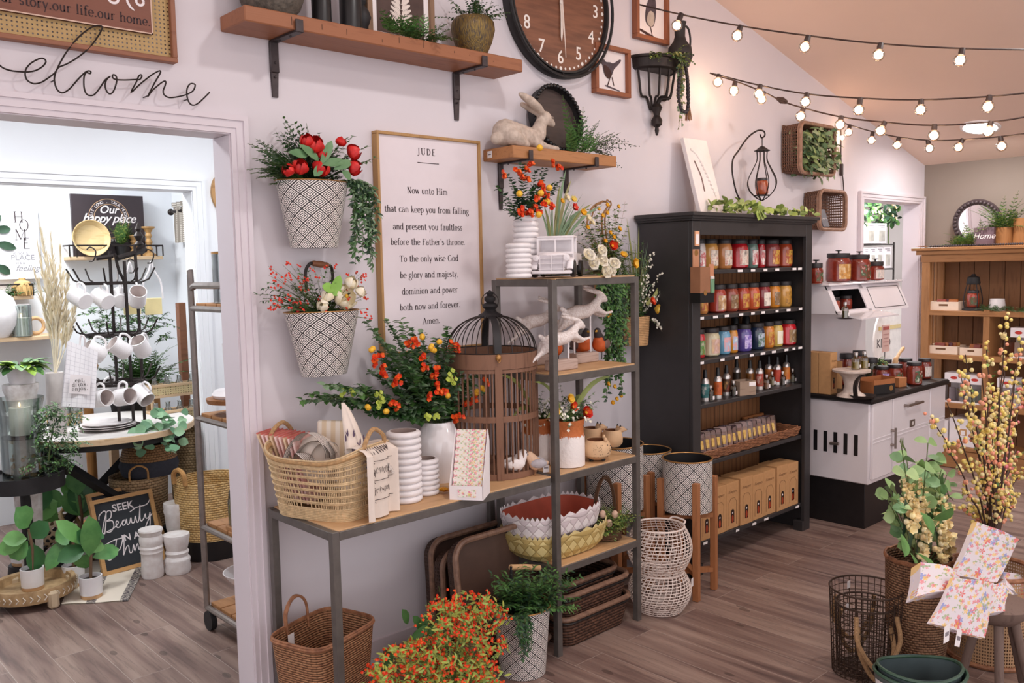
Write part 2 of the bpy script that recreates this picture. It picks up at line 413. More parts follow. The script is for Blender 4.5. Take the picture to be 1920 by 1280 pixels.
def tulip(mb, p, d, r, mp, open_=.15, n=6, layers=2):
 x,y,d = ortho(d); p=Vector(p)
 for L in range(layers):
  for k in range(n//layers if layers>1 else n):
   a=2*PI*k/(n//layers if layers>1 else n)+L*PI/(n//layers); o=x*math.cos(a)+y*math.sin(a); sd=d.cross(o); V=[]; rr=r*(1-.12*L)
   prof=((0,.05,.25),(.25,.72,.8),(.6,.98+open_*.3,1.0),(1.0,.92+open_,.9),(1.45,.62+open_*1.7,.62),(1.75,.3+open_*2.2,.12))
   for h,o_,w_ in prof:
    for e in (-1,-.4,.4,1): V.append(p+d*h*rr+o*o_*rr*(1-.16*e*e)+sd*e*w_*rr*.75)
   fs=[(i*4+j,i*4+j+1,i*4+j+5,i*4+j+4) for i in range(5) for j in range(3)]
   mb.add(V,fs,mp if not isinstance(mp,(list,tuple)) else RND.choice(mp))
# ---------------------------------------------------------------- lettering
_FONT = {}
def text(mb, s, T, size, mat, align='CENTER', shear=0, ext=.0004, space=1, bold=0, line=1):
 cu = bpy.data.curves.new('lettering','FONT'); cu.body = s; cu.size = size; cu.align_x = align; cu.align_y = 'CENTER'; cu.shear = shear; cu.extrude = ext; cu.space_character = space; cu.offset = bold; cu.resolution_u = 3; cu.space_line = line
 ob = bpy.data.objects.new('lettering', cu); COL.objects.link(ob)
 dg = bpy.context.evaluated_depsgraph_get(); me = bpy.data.meshes.new_from_object(ob.evaluated_get(dg))
 mb.add([v.co.copy() for v in me.vertices], [tuple(p.vertices) for p in me.polygons], mat, None, T)
 bpy.data.objects.remove(ob); bpy.data.curves.remove(cu); bpy.data.meshes.remove(me)
def ribbon(mb, pts, w, mat, T, z=.0006):
 P=[Vector((p[0],p[1],0)) for p in pts]; V=[]; m=len(P)
 for i in range(m):
  t=(P[min(i+1,m-1)]-P[max(i-1,0)]); t = t.normalized() if t.length>1e-9 else Vector((1,0,0)); n=Vector((-t.y,t.x,0)); ww=w[i] if isinstance(w,(list,tuple)) else w
  V += [P[i]+n*ww/2+Vector((0,0,z)), P[i]-n*ww/2+Vector((0,0,z))]
 mb.add(V,[(2*i,2*i+1,2*i+3,2*i+2) for i in range(m-1)],mat,None,T)
def _L(x1,y1,x2,y2,w=.17): return ('L',x1,y1,x2,y2,w)
def _A(cx,cy,rx,ry,a0,a1): return ('A',cx,cy,rx,ry,a0,a1)
def _S(x,y): return ('L',x-.2,y+.03,x+.2,y+.03,.06)
GL = {
'a':(.8,[_A(.36,.7,.26,.28,10,165),_L(.62,.7,.66,.02),_A(.36,.28,.28,.28,50,320)]),
'b':(.85,[_L(.15,0,.15,1.55),_A(.44,.5,.33,.48,-170,170)]), 'c':(.75,[_A(.42,.5,.36,.5,45,315)]),
'd':(.9,[_A(.4,.5,.33,.48,10,350),_L(.72,0,.72,1.55),_S(.78,0)]), 'e':(.78,[_A(.4,.5,.35,.5,0,320),_L(.08,.52,.74,.52,.07)]),
'f':(.55,[_L(.25,0,.25,1.25),_A(.5,1.25,.25,.3,40,180),_L(.05,1,.5,1,.07),_S(.25,0)]),
'g':(.8,[_A(.38,.64,.28,.34,0,360),_A(.38,-.22,.36,.3,0,360),_L(.2,.3,.3,.08,.08),_L(.55,.92,.78,1,.07)]),
'h':(.95,[_L(.17,0,.17,1.55),_A(.47,.6,.28,.38,0,160),_L(.75,0,.75,.62),_S(.17,0),_S(.75,0)]),
'i':(.42,[_L(.2,0,.2,1),_L(.2,1.28,.2,1.46,.19),_S(.2,0)]), 'j':(.42,[_L(.25,-.3,.25,1),_A(.07,-.3,.18,.22,190,360),_L(.25,1.28,.25,1.46,.19)]),
'k':(.85,[_L(.17,0,.17,1.55),_L(.2,.4,.68,1,.08),_L(.34,.58,.76,0,.17),_S(.17,0),_S(.76,0)]), 'l':(.42,[_L(.2,0,.2,1.55),_S(.2,0)]),
'm':(1.45,[_L(.17,0,.17,1),_A(.44,.6,.26,.38,0,160),_L(.7,0,.7,.62),_A(.97,.6,.26,.38,0,160),_L(1.23,0,1.23,.62),_S(.17,0),_S(.7,0),_S(1.23,0)]),
'n':(.95,[_L(.17,0,.17,1),_A(.47,.6,.28,.38,0,160),_L(.75,0,.75,.62),_S(.17,0),_S(.75,0)]), 'o':(.85,[_A(.42,.5,.36,.5,0,360)]),
'p':(.88,[_L(.17,-.55,.17,1),_A(.46,.5,.33,.48,-170,170),_S(.17,-.55)]), 'r':(.65,[_L(.17,0,.17,1),_A(.42,.62,.26,.34,50,160),_S(.17,0)]),
's':(.66,[_A(.34,.74,.22,.25,30,265),_A(.34,.26,.24,.25,-150,85)]), 't':(.58,[_L(.25,.2,.25,1.3),_A(.47,.22,.22,.22,180,310),_L(.05,1,.52,1,.07)]),
'u':(.92,[_L(.17,.35,.17,1),_A(.44,.35,.27,.35,180,350),_L(.72,0,.72,1)]), 'v':(.78,[_L(.06,1,.4,0,.17),_L(.4,0,.7,1,.08)]),
'w':(1.15,[_L(.06,1,.34,0,.16),_L(.34,0,.56,.95,.08),_L(.56,1,.84,0,.16),_L(.84,0,1.06,1,.08)]), 'y':(.78,[_L(.06,1,.4,.05,.17),_L(.72,1,.22,-.55,.08)]),
'N':(1.25,[_L(.2,0,.2,1.45,.08),_L(.2,1.45,1.0,0,.18),_L(1.0,0,1.0,1.45,.08),_S(.2,0),_S(1.0,1.4),_S(.2,1.4)]),
'H':(1.25,[_L(.2,0,.2,1.45),_L(1.0,0,1.0,1.45),_L(.2,.75,1.0,.75,.07),_S(.2,0),_S(1,0),_S(.2,1.4),_S(1,1.4)]),
'T':(1.1,[_L(.55,0,.55,1.45),_L(.08,1.42,1.02,1.42,.07),_S(.55,0),_L(.08,1.42,.08,1.15,.07),_L(1.02,1.42,1.02,1.15,.07)]),
'G':(1.25,[_A(.62,.72,.52,.74,45,320),_L(1.05,.1,1.05,.65)]), 'F':(.95,[_L(.22,0,.22,1.45),_L(.2,1.42,.85,1.42,.08),_L(.22,.78,.65,.78,.07),_S(.22,0),_L(.85,1.42,.85,1.18,.07)]),
'A':(1.2,[_L(.12,0,.58,1.45,.08),_L(.58,1.45,1.05,0,.18),_L(.3,.5,.85,.5,.07),_S(.12,0),_S(1.05,0)]),
'J':(.6,[_L(.35,.15,.35,1.45),_A(.12,.1,.23,.35,220,360),_S(.35,1.4)]), 'U':(1.2,[_L(.22,.45,.22,1.45),_A(.6,.45,.38,.45,180,360),_L(.98,.45,.98,1.45,.08),_S(.22,1.4),_S(.98,1.4)]),
'D':(1.2,[_L(.22,0,.22,1.45),_A(.35,.73,.68,.72,-90,90),_L(.1,0.03,.4,0.03,.07),_L(.1,1.42,.4,1.42,.07)]),
'E':(1.0,[_L(.22,0,.22,1.45),_L(.1,.03,.85,.03,.08),_L(.1,1.42,.82,1.42,.08),_L(.22,.76,.65,.76,.07)]),
'O':(1.2,[_A(.6,.72,.5,.74,0,360)]), 'M':(1.5,[_L(.2,0,.2,1.45,.08),_L(.2,1.45,.72,.1,.18),_L(.72,.1,1.25,1.45,.08),_L(1.25,0,1.25,1.45,.18),_S(.2,0),_S(1.25,0)]),
'.':(.35,[_L(.15,0,.15,.18,.18)]), ',':(.35,[_L(.17,.12,.08,-.2,.1),_L(.15,0,.15,.18,.18)]), "'":(.3,[_L(.15,1.5,.1,1.2,.12)]), ' ':(.5,[]),
}
def serif(mb, s, T, x, mat, gap=.12, wk=1.0):
 tot = sum(GL[c][0]+gap for c in s)-gap; ox = -tot/2
 for c in s:
  for g in GL[c][1]:
   if g[0]=='L':
    ribbon(mb, [((ox+g[1])*x,(g[2]-.5)*x),((ox+g[3])*x,(g[4]-.5)*x)], g[5]*x*wk, mat, T)
   else:
    n=12; P=[]; ww=[]
    for i in range(n+1):
     a=math.radians(g[5]+(g[6]-g[5])*i/n); P.append(((ox+g[1]+g[3]*math.cos(a))*x,(g[2]+g[4]*math.sin(a)-.5)*x)); ww.append((.06+.11*abs(math.cos(a)))*x*wk)
    ribbon(mb, P, ww, mat, T)
  ox += GL[c][0]+gap
def facing(p, n=(0,-1,0)):
 n=Vector(n).normalized(); up=Vector((0,0,1)); x=up.cross(n).normalized(); y=n.cross(x); return Matrix(((x.x,y.x,n.x,p[0]),(x.y,y.y,n.y,p[1]),(x.z,y.z,n.z,p[2]),(0,0,0,1)))
# ================================================================ the setting
M_WALL = pm('ddd6db',.75,var=.03,scale=3,name='wall_paint'); M_TRIM = pm('ddd4da',.45,var=.02,scale=4,name='trim_paint')
M_WHITE = pm('eef0f4',.6,var=.02,scale=3,name='white_paint'); M_GREYW = pm('8f8379',.8,var=.04,scale=3,name='greige_paint'); M_CEIL = pm('f0d8ca',.85,var=.03,scale=2,name='ceiling_paint')
def floor_mat():
 t = NT('vinyl_planks'); t.set(Roughness=.42, Specular_IOR_Level=.4)
 tc = t.n('ShaderNodeTexCoord'); mp = t.n('ShaderNodeMapping'); mp.inputs['Rotation'].default_value=(0,0,PI/2); t.l(tc.outputs['Object'], mp.inputs[0])
 br = t.n('ShaderNodeTexBrick'); br.offset=.37; br.inputs['Scale'].default_value=1; br.inputs['Brick Width'].default_value=1.2; br.inputs['Row Height'].default_value=.17; br.inputs['Mortar Size'].default_value=.0012; br.inputs['Mortar Smooth'].default_value=.3
 br.inputs['Color1'].default_value=(0,0,0,1); br.inputs['Color2'].default_value=(1,1,1,1); br.inputs['Mortar'].default_value=(.5,.5,.5,1); t.l(mp.outputs[0], br.inputs['Vector'])
 sp = t.n('ShaderNodeSeparateColor'); t.l(br.outputs[0], sp.inputs[0])
 off = t.n('ShaderNodeCombineXYZ'); t.l(t.math('MULTIPLY', sp.outputs[0], 7.3), off.inputs[0]); t.l(t.math('MULTIPLY', sp.outputs[0], 3.1), off.inputs[1])
 ad = t.n('ShaderNodeVectorMath', operation='ADD'); t.l(tc.outputs['Object'], ad.inputs[0]); t.l(off.outputs[0], ad.inputs[1])
 m2 = t.n('ShaderNodeMapping'); m2.inputs['Scale'].default_value=(11,.9,1); t.l(ad.outputs[0], m2.inputs[0])
 n1 = t.noise(m2.outputs[0], 1.0, 3, .6, .3); m3 = t.n('ShaderNodeMapping'); m3.inputs['Scale'].default_value=(60,3,1); t.l(ad.outputs[0], m3.inputs[0]); n2 = t.noise(m3.outputs[0], 1.2, 6, .7)
 m4 = t.n('ShaderNodeMapping'); m4.inputs['Scale'].default_value=(7,3.2,1); t.l(ad.outputs[0], m4.inputs[0])
 vo = t.n('ShaderNodeTexVoronoi'); vo.inputs['Scale'].default_value=1; t.l(m4.outputs[0], vo.inputs['Vector'])
 c = t.ramp(n1, [(.28,'594643'),(.42,'7a635c'),(.55,'90796f'),(.72,'a48e82')])
 c = t.mix(t.math('MULTIPLY', t.math('GREATER_THAN', n2, .56), .28), c, lin('4a3f3c'))
 c = t.mix(t.math('MULTIPLY', t.math('LESS_THAN', vo.outputs['Distance'], .1), .5), c, lin('3a302d'))
 c = t.mix(t.math('MULTIPLY', br.outputs[1], .55), c, lin('c9beb4'))
 t.base(c); t.bump(n2, .06); return t.m
fl = MB(floor_mat()); fl.box((2.7,2.4,-.03),(13.5,11,.06)); struct('floor', fl)
D1L, D1R, DH, JT = .25, 1.438, 2.14, .128        # cased opening into the side room
D2L, D2R = 6.345, 7.35
HI = 3.64
CEILX = lambda x: min(HI, 2.398+.2545*(7.44-x))
w = MB(M_WALL)
def wallpiece(x0,x1,z0): # top follows the sloped ceiling
 xs=[x0]+[x for x in (2.56,) if x0<x<x1]+[x1]
 for a,b in zip(xs,xs[1:]):
  V=[(a,W,z0),(b,W,z0),(b,W,CEILX(b)+.02),(a,W,CEILX(a)+.02)]; V+=[(p[0],W+JT,p[2]) for p in V]
  w.add(V,[(0,1,2,3),(7,6,5,4),(0,4,5,1),(2,6,7,3),(1,5,6,2),(0,3,7,4)])
wallpiece(-3,D1L,0); wallpiece(D1L,D1R,DH); wallpiece(D1R,D2L,0); wallpiece(D2L,D2R,2.085); wallpiece(D2R,7.44,0)
struct('wall_main', w)
c = MB(M_CEIL); V=[(-3,-2.6,HI),(2.56,-2.6,HI),(7.5,-2.6,CEILX(7.5)),(7.5,W+.1,CEILX(7.5)),(2.56,W+.1,HI),(-3,W+.1,HI)]
V += [(p[0],p[1],p[2]+.06) for p in V]
c.add(V,[(0,1,4,5),(1,2,3,4),(11,10,7,6),(10,9,8,7),(0,6,7,1),(1,7,8,2),(2,8,9,3),(3,9,10,4),(4,10,11,5),(5,11,6,0)]); struct('ceiling', c)
struct('wall_right', MB(M_GREYW).box((7.5,.25,1.3),(.12,5.72,2.6)))
def casing(mb, xl, xr, zt, y, w=.062, left=True, right=True, sgn=-1, wt=.062):
 for a,b,d in ((0,.3,.012),(.3,.72,.017),(.72,1,.024)):
  if right: mb.box((xr+w*(a+b)/2,y+sgn*d/2,(zt+wt*b)/2),(w*(b-a),d,zt+wt*b))
  if left: mb.box((xl-w*(a+b)/2,y+sgn*d/2,(zt+wt*b)/2),(w*(b-a),d,zt+wt*b))
  mb.box(((xl+xr)/2+(w*a if right else 0)/2-(w*a if left else 0)/2,y+sgn*d/2,zt+wt*(a+b)/2),(xr-xl+w*(a if right else 0)+w*(a if left else 0),d,wt*(b-a)))
 for x in ([xr] if right else [])+([xl] if left else []):
  mb.box((x,y-sgn*JT/2,zt/2-.003),(.008,JT+.003,zt-.006))
 mb.box(((xl+xr)/2,y-sgn*JT/2,zt),(xr-xl,JT+.004,.008))
t = MB(M_TRIM); casing(t, D1L, D1R, DH, W); struct('trim_1', t)
t = MB(M_TRIM); casing(t, D2L, D2R, 2.085, W, .07, wt=.058); struct('trim_2', t)
# side room behind the first opening
S2, X2R = 5.2, 2.235
s = MB(M_WHITE); s.box((-.9,S2+.05,1.4),(3.2,.1,2.8)); s.box((1.4675,S2+.05,2.47),(1.535,.1,.66)); s.box((2.9,S2+.05,1.4),(1.33,.1,2.8)); struct('wall_second', s)
t = MB(M_WHITE); casing(t, .7, X2R, DH, S2, .075, wt=.075); struct('trim_3', t)
BKY = 6.5
struct('wall_back', MB(M_WHITE).box((.6,BKY+.05,1.4),(4.4,.1,2.8)))
struct('wall_side', MB(M_WHITE).box((2.69,5.9,1.4),(.1,1.2,2.8)))
struct('wall_partition', MB(M_WHITE).box((3.15,4.16,1.4),(.1,2.07,2.8)))
struct('wall_left', MB(M_WHITE).box((-1.6,4.8,1.4),(.1,3.4,2.8)))
struct('ceiling_side', MB(M_WHITE).box((.8,4.86,2.83),(5,3.46,.06)))
# far room behind the second opening
f = MB(pm('d8d2cf',.8,var=.03,scale=3)); f.box((9.7,5.05,1.3),(4.6,.1,2.6)); struct('wall_far', f)
struct('wall_east', MB(pm('d8d2cf',.8,var=.03,scale=3)).box((9.75,4.1,1.3),(.1,2,2.6)))
struct('ceiling_far', MB(M_WHITE).box((8.0,4.1,2.63),(4.5,2.0,.06)))
b = MB(M_TRIM); b.box((3.9,W-.007,.055),(4.75,.014,.11)); struct('baseboard_main', b)
# ================================================================ things hung on or shelved along the main wall
IRON = pm('3a3230',.5,.6,.25,40,.05,name='black_iron'); IRON2 = pm('4d4546',.45,.7,.25,40,name='grey_iron')
SHELFW = wood('9a6446','74452f',0,.5,3); BRNW = wood('85563d','5f3a28',0,.5,4); LTW = wood('cda57a','b48a5f',0,.5,3); LTWY = wood('cda57a','b48a5f',1,.5,3)
WHT = pm('f2eff0',.5,var=.04,name='white_glaze'); WSATIN = pm('ece7e8',.6,var=.08,scale=30,name='chalk_white'); BLK = pm('1c1b1d',.35,var=.2,name='black_satin'); BLKM = pm('232123',.6,var=.2,name='black_matte')
PAPER = pm('efe6e6',.8,var=.02,name='paper'); INK = pm('3a2b2e',.8,var=.1,name='dark_ink'); TAG = pm('f4eeee',.7,var=.02,name='price_tag')
G1 = pm('3f6a35',.55,var=.35,scale=25,name='leaf_green'); G2 = pm('5d8a45',.55,var=.3,scale=25,name='leaf_mid'); G3 = pm('2c4a33',.55,var=.35,scale=25,name='leaf_dark'); G4 = pm('9ab056',.55,var=.25,scale=25,name='leaf_lime'); G5 = pm('7f9a78',.6,var=.25,scale=25,name='leaf_sage'); STEM = pm('5b6a3c',.7,name='stem')
OLIVE = pm('8c8f55',.6,var=.25,scale=20,name='leaf_olive')
ORG = pm('ee6a25',.55,var=.25,col2='d8431a',scale=60,name='petal_orange'); YEL = pm('f0c23a',.55,col2='e0a020',scale=60,name='petal_yellow'); RED = pm('d8201c',.5,col2='b01414',scale=50,name='petal_red'); CREAM = pm('f2ead2',.6,col2='e6d8b0',scale=40,name='petal_cream'); LIME = pm('c3cf62',.6,name='petal_lime'); REDO = pm('e2431f',.5,col2='c92c18',scale=70,name='petal_scarlet')
def wx_at(px0,px1,py,y): return (ony(px1,py,y)-ony(px0,py,y)).x
_FW=w2(Vector((0,0,1)))
def w_at(px0,px1,py,y): return (ony((px0+px1)/2,py,y)-O0).dot(_FW)*(px1-px0)/F   # true width of a round thing seen there
# -------- framed sign over the first opening
br_ = ony(334,118,W-.035); t = thing('framed_sign','wide wooden sign with cane border hung at the top over the cased opening','sign',(0,0,0))
xr, zb = br_.x, br_.z; xl, zt = .42, 2.86; FY=W-.018
fr = MB(wood('94624a','6e4433',0,.5,4));
frame(fr,(xl+xr)/2,FY,(zb+zt)/2,xr-xl,zt-zb,.016,.036,.002)
fr.build('frame',t)
cn = MB(cane('c2a06a',70,70,r=.2)); cn.quad((xl+.01,W-.016,zb+.01),(xr-.01,W-.016,zb+.01),(xr-.01,W-.016,zt-.01),(xl+.01,W-.016,zt-.01),size=(xr-xl,zt-zb)); cn.build('cane_border',t)
pr = ony(287,65,W-.03); p = MB(wood('80503f','643c31',0,.5,3)); p.box(((xl+.13+pr.x)/2,W-.024,(pr.z+zt-.1)/2),(pr.x-xl-.13,.012,zt-.1-pr.z))
p.box(((xl+.13+pr.x)/2,W-.028,pr.z+.002),(pr.x-xl-.13,.008,.004),pm('d9b9a6',.6)); p.box((pr.x-.002,W-.028,(pr.z+zt-.1)/2),(.004,.008,zt-.1-pr.z),pm('d9b9a6',.6))
e = ony(283,46,W-.031); s='our story.our life.our home.'; tot=sum(GL[q][0]+.14 for q in s); serif(p,s,facing((e.x-tot*.0098,W-.0305,e.z+.004)),.0196,INK,.14,1.25)
o_ = ony(215,0,W-.031)
for cx_,cz_,rx_,a0,a1 in ((ony(212,-4,W-.03).x,ony(212,-4,W-.03).z,.016,2.6,6.8),(ony(262,3,W-.03).x,ony(262,3,W-.03).z,.012,0,6.3)):
 ribbon(p,[(cx_+rx_*math.cos(a0+(a1-a0)*i/14),cz_+rx_*math.sin(a0+(a1-a0)*i/14)) for i in range(15)],.008,PAPER,Matrix(((1,0,0,0),(0,0,-1,W-.0305),(0,1,0,0),(0,0,0,1))))
q=[ony(a,b,W-.03) for a,b in ((236,-8),(239,4),(244,13),(252,20))]; ribbon(p,[(v.x,v.z) for v in q],[.005,.008,.008,.003],PAPER,Matrix(((1,0,0,0),(0,0,-1,W-.0305),(0,1,0,0),(0,0,0,1))))
p.build('panel',t)
# -------- welcome in bent wire
wp = [(-62,128),(-55,90),(-40,120),(-30,95),(-15,100),(-8,112),(0,123),(12,130),(32,134),(60,134),(78,126),(86,116),(82,110),(74,110),(60,117),(50,127),(47,138),(50,149),(58,155),(66,157),(78,154),(92,145),(104,135),(112,119),(125,97),(145,72),(165,55),(180,48.5),(190,49),(191,55),(181,72),(166,91),(145,108),(125,120),(109,127),(103,140),(102,152),(106,166),(113,173),(121,173),(132,165),(145,150),(158,137),(165,133),(170,134),(169,138),(162,136),(158,142),(157,154),(158,166),(162,176),(169,179),(177,177),(187,165),(197,150),(207,143),(200,149),(197,160),(200,171),(206,176),(212,172),(217,160),(219,149),(217,142),(212,140),(211,145),(217,149),(235,150),(255,149),(262,149),(266,143),(264,140),(260,143),(255,155),(245,174),(262,158),(285,140),(298,133),(301,134),(299,140),(290,155),(277,181),(285,170),(300,157),(308,152),(311,154),(309,162),(306,170),(308,178),(318,183),(335,181),(350,177),(362,170),(366,160),(363,157),(357,157),(352,163),(350,173),(352,186),(357,195),(364,197),(372,193),(382,184),(393,173)]
m = MB(IRON); m.tube(smooth([ony(a,b,W-.034) for a,b in wp],3),.0026,n=6)
for a,b in ((102,150),(276,180),(352,186)): pt=ony(a,b,W-.034); m.tube([pt,(pt.x,W,pt.z)],.002,n=5)
solo('wire_word_sign','thin black wire lettering reading welcome above the cased opening','sign',m)
# -------- long shelf on two iron brackets
def bracket(mb, x, zs, depth, drop, wdt=.03):
 y1=W-depth-.004
 mb.box((x,(y1+W)/2,zs-.004),(wdt,W-y1,.008),bev=.001); mb.box((x,y1-.004,zs+.014),(wdt,.007,.044),bev=.002)
 mb.box((x,W-.008,zs-.06),(wdt*1.15,.014,.11),bev=.003)
 V=[(x-wdt*.5,W-.011,zs-.1),(x+wdt*.5,W-.011,zs-.1),(x+wdt*.36,W-.008,zs-drop),(x-wdt*.36,W-.008,zs-drop)]; V+=[(a,W-.0005,c) for a,b,c in V]
 mb.add(V,[(0,1,2,3)[::-1],(4,5,6,7),(0,4,5,1),(1,5,6,2),(2,6,7,3),(3,7,4,0)])
 for yy in (.3,.7): mb.sph((x,W-depth*yy,zs-.009),.005,None,6,4)
 for zz in (.08,.13): mb.sph((x,W-.0155,zs-zz),.005,None,6,4)
t = thing('long_wall_shelf','long thick brown wood shelf on two iron brackets, beside the wall clock','shelf',(0,0,0))
BZ=2.542; b = MB(SHELFW); b.box((2.068,2.906,BZ-.0265),(1.292,.188,.053),bev=.004)
for i in range(9): b.box((1.6+.12*i+U(-.03,.03),2.8118,BZ-.026+U(-.01,.01)),(.002,.001,U(.004,.03)),pm('3d2416',.7))
b.build('board',t)
for px,py in ((515,183),(855,226)):
 g=ony(px,py,W); k=MB(IRON2); bracket(k,g.x,BZ-.054,.19,BZ-.054-g.z); k.build('bracket',t)
def potlathe(mb, r, h, mat, inner=None, flare=.8, rim=.006):
 mb.lathe([(0.001,0),(r*flare,0),(r*.98,h*.5),(r,h),(r-rim,h),(r*.97-rim,h*.5),(r*flare-rim,h*.12),(0.001,h*.12)],mat,24)
STONE = pm('6b6258',.75,col2='4c463f',scale=60,bump=.5,name='rough_stone'); GOLDP = pm('4b423c',.4,.5,col2='8c7238',scale=35,bump=.4,stretch=(6,6,.8),name='bronzed_ceramic')
g = onz(530,24,BZ); t = thing('stone_planter','grey rough stone bowl planter on left end of the long shelf','planter',(g.x,2.9,BZ))
m=MB(STONE); m.lathe([(.001,0),(.07,0),(.1,.03),(.118,.08),(.115,.13),(.108,.13),(.1,.08),(.001,.06)],n=28); m.build('pot',t)
m=MB(G1)
for i in range(22): fern(m,(U(-.05,.05),U(-.04,.04),.12),(U(-1,1),U(-1,.3),U(.4,1.2)),U(.12,.2),9,.03,[G1,G2],STEM)
m.build('foliage',t)
for (a,bx,lab,nm) in ((585,622,'left one of two tall black cylinder vases standing on the long shelf','black_vase'),(637,679,'right one of two tall black cylinder vases standing on the long shelf','black_vase')):
 g=ony((a+bx)/2,40,2.88); r=w_at(a,bx,30,2.88)*.5
 m=MB(BLK); m.lathe([(.001,0),(r,0),(r,.2),(r*.8,.235),(r*.55,.25),(r*.5,.25),(r*.7,.2),(.001,.05)],n=28); solo(nm,lab,'vase',m,(g.x,2.88,BZ))
m=MB(BLKM); m.lathe([(.001,0),(.036,0),(.03,.015),(.016,.03),(.028,.055),(.036,.08),(.028,.105),(.012,.125),(.02,.14),(.012,.16),(.022,.19),(.012,.2),(.03,.22),(.03,.225),(.001,.225)],n=20)
g=ony(683,44,2.93); solo('turned_candlestick','dark turned candlestick peeking from behind right black vase on the long shelf','candlestick',m,(g.x,2.945,BZ))
t = thing('framed_fern_print','wood framed print of a pale pressed fern leaning on the long shelf','picture',(ony(752,40,2.95).x,2.95,BZ)); hw=wx_at(690,815,30,2.95)/2
m=MB(wood('8d6f58','6b5140',2,.6,4)); hh=.36
frame(m,0,0,hh/2,2*hw,hh,.024,.022)
m.build('frame',t); m=MB(PAPER); m.box((0,.004,hh/2),(2*hw-.04,.004,hh-.04)); m.box((0,.0015,hh/2),(2*hw-.1,.004,hh-.09),pm('5b4640',.8,var=.3,scale=15))
fl_=pm('efe0d6',.8)
for i in range(13):
 z=.06+i*.021
 for sg in (1,-1):
  L=.075*(1-i/15); d=Vector((sg*1,0,.55)).normalized(); m.leaf((0,-.0012,z),d,(0,-1,0),L,.011,fl_,0)
  for j in range(7): q=Vector((0,-.0014,z))+d*L*(j+.8)/8; m.leaf(q,(sg*.3,0,1),(0,-1,0),.02*(1-j/9),.006,fl_,0); m.leaf(q,(sg*.9,0,-.5),(0,-1,0),.018*(1-j/9),.006,fl_,0)
m.build('print',t)
m=MB(G2); c0=ony(775,72,2.86)
for i in range(34):
 a=U(-1,1); fern(m,(c0.x+a*.11,2.87+U(-.03,.03),BZ+.015),(a*.7+U(-.4,.4),-U(.1,1),U(.1,.9)),U(.06,.13),6,.032,[G1,G2,G2],STEM,.9)
solo('maidenhair_fern','green maidenhair fern spilling over the front of the long shelf','plant',m)
g=ony(889,92,2.87); r=w_at(848,930,60,2.87)/2; t=thing('ribbed_gold_pot','ribbed bronze and gold pot with leafy plant on right end of the long shelf','planter',(g.x,2.875,BZ))
m=MB(GOLDP); pr=[(.001,0),(r*.62,0),(r*.85,r*.5),(r,r*1.05),(r*.97,r*1.4),(r*.8,r*1.62),(r*.7,r*1.62),(r*.85,r*1.3),(.001,r*1.2)]
n=60; m.lathe(pr,n=n); m.v=[(x*(1+(.012 if (i%n)%2 else -.012)),y*(1+(.012 if (i%n)%2 else -.012)),z) for i,(x,y,z) in enumerate(m.v)]; m.build('pot',t)
m=MB(G2);
for i in range(46): sprig(m,(U(-.04,.04),U(-.04,.04),r*1.5),(U(-1,1),U(-1,.6),U(.25,1.3)),U(.08,.16),8,.016,.012,[G3,G1,G5,G1],STEM,.5)
m.build('foliage',t)
# -------- wall clock
cx_, cz_, CR = 3.12, 2.893, .35
t = thing('wall_clock','large round brown wall clock with white numerals and open black iron rim','clock',(cx_,W,cz_))
m=MB(pm('8a5a42',.55,var=.3,scale=4,col2='6f4633',stretch=(1,1,9),name='clock_face_wood')); T=Matrix.Rotation(PI/2,4,'X')
m.lathe([(.001,.028),(CR-.03,.028),(CR-.03,0)],n=64,T=T); m.build('face',t)
m=MB(BLKM); m.tube([((CR-.012)*math.cos(a*PI/36),-.03,(CR-.012)*math.sin(a*PI/36)) for a in range(72)],.012,n=8,closed=True)
m.lathe([(CR-.022,.001),(CR-.022,.05),(CR-.03,.05),(CR-.03,.001)],n=64,T=T); m.tube([(CR*math.cos(a*PI/36),-.058,CR*math.sin(a*PI/36)) for a in range(72)],.0075,n=8,closed=True)
m.lathe([(CR,.001),(CR+.004,.02),(CR,.03)],n=64,T=T)
for a in (.5,1.6,2.7,3.7,4.7,5.7): m.tube([((CR-.02)*math.cos(a),-.045,(CR-.02)*math.sin(a)),(CR*math.cos(a),-.058,CR*math.sin(a))],.004)
m.build('rim',t); m=MB(pm('f3ece6',.6,var=.02,name='white_paint_numeral'))
for h in range(1,13):
 a=PI/2-h*PI/6; text(m,str(h),facing((.255*math.cos(a),-.0285,.255*math.sin(a))),.088,None,bold=.0006)
for k in range(60):
 a=k*PI/30; m.disc((0,0,0),.0062 if k%5 else .0095,n=10,T=facing((.305*math.cos(a),-.0292,.305*math.sin(a))))
m.build('dial_marks',t)
hw_=pm('efe2d8',.5)
m=MB(hw_); ribbon(m,[(0,.03),(0,0),(.003,-.05),(.006,-.1),(.0,-.16),(.0,-.18)],[.006,.02,.016,.022,.012,.002],hw_,facing((0,-.036,0)),.002); m.build('hour_hand',t)
m=MB(hw_); ribbon(m,[(0,-.03),(0,.15),(0,.24)],[.008,.012,.003],hw_,facing((0,-.04,0)),.002); m.sph((0,-.04,0),.011,sc=(1,.4,1)); m.build('minute_hand',t)
m=MB(hw_); ribbon(m,[(0,.04),(.012,-.12),(.02,-.255)],[.005,.006,.003],hw_,facing((0,-.043,0)),.002); m.build('second_hand',t)
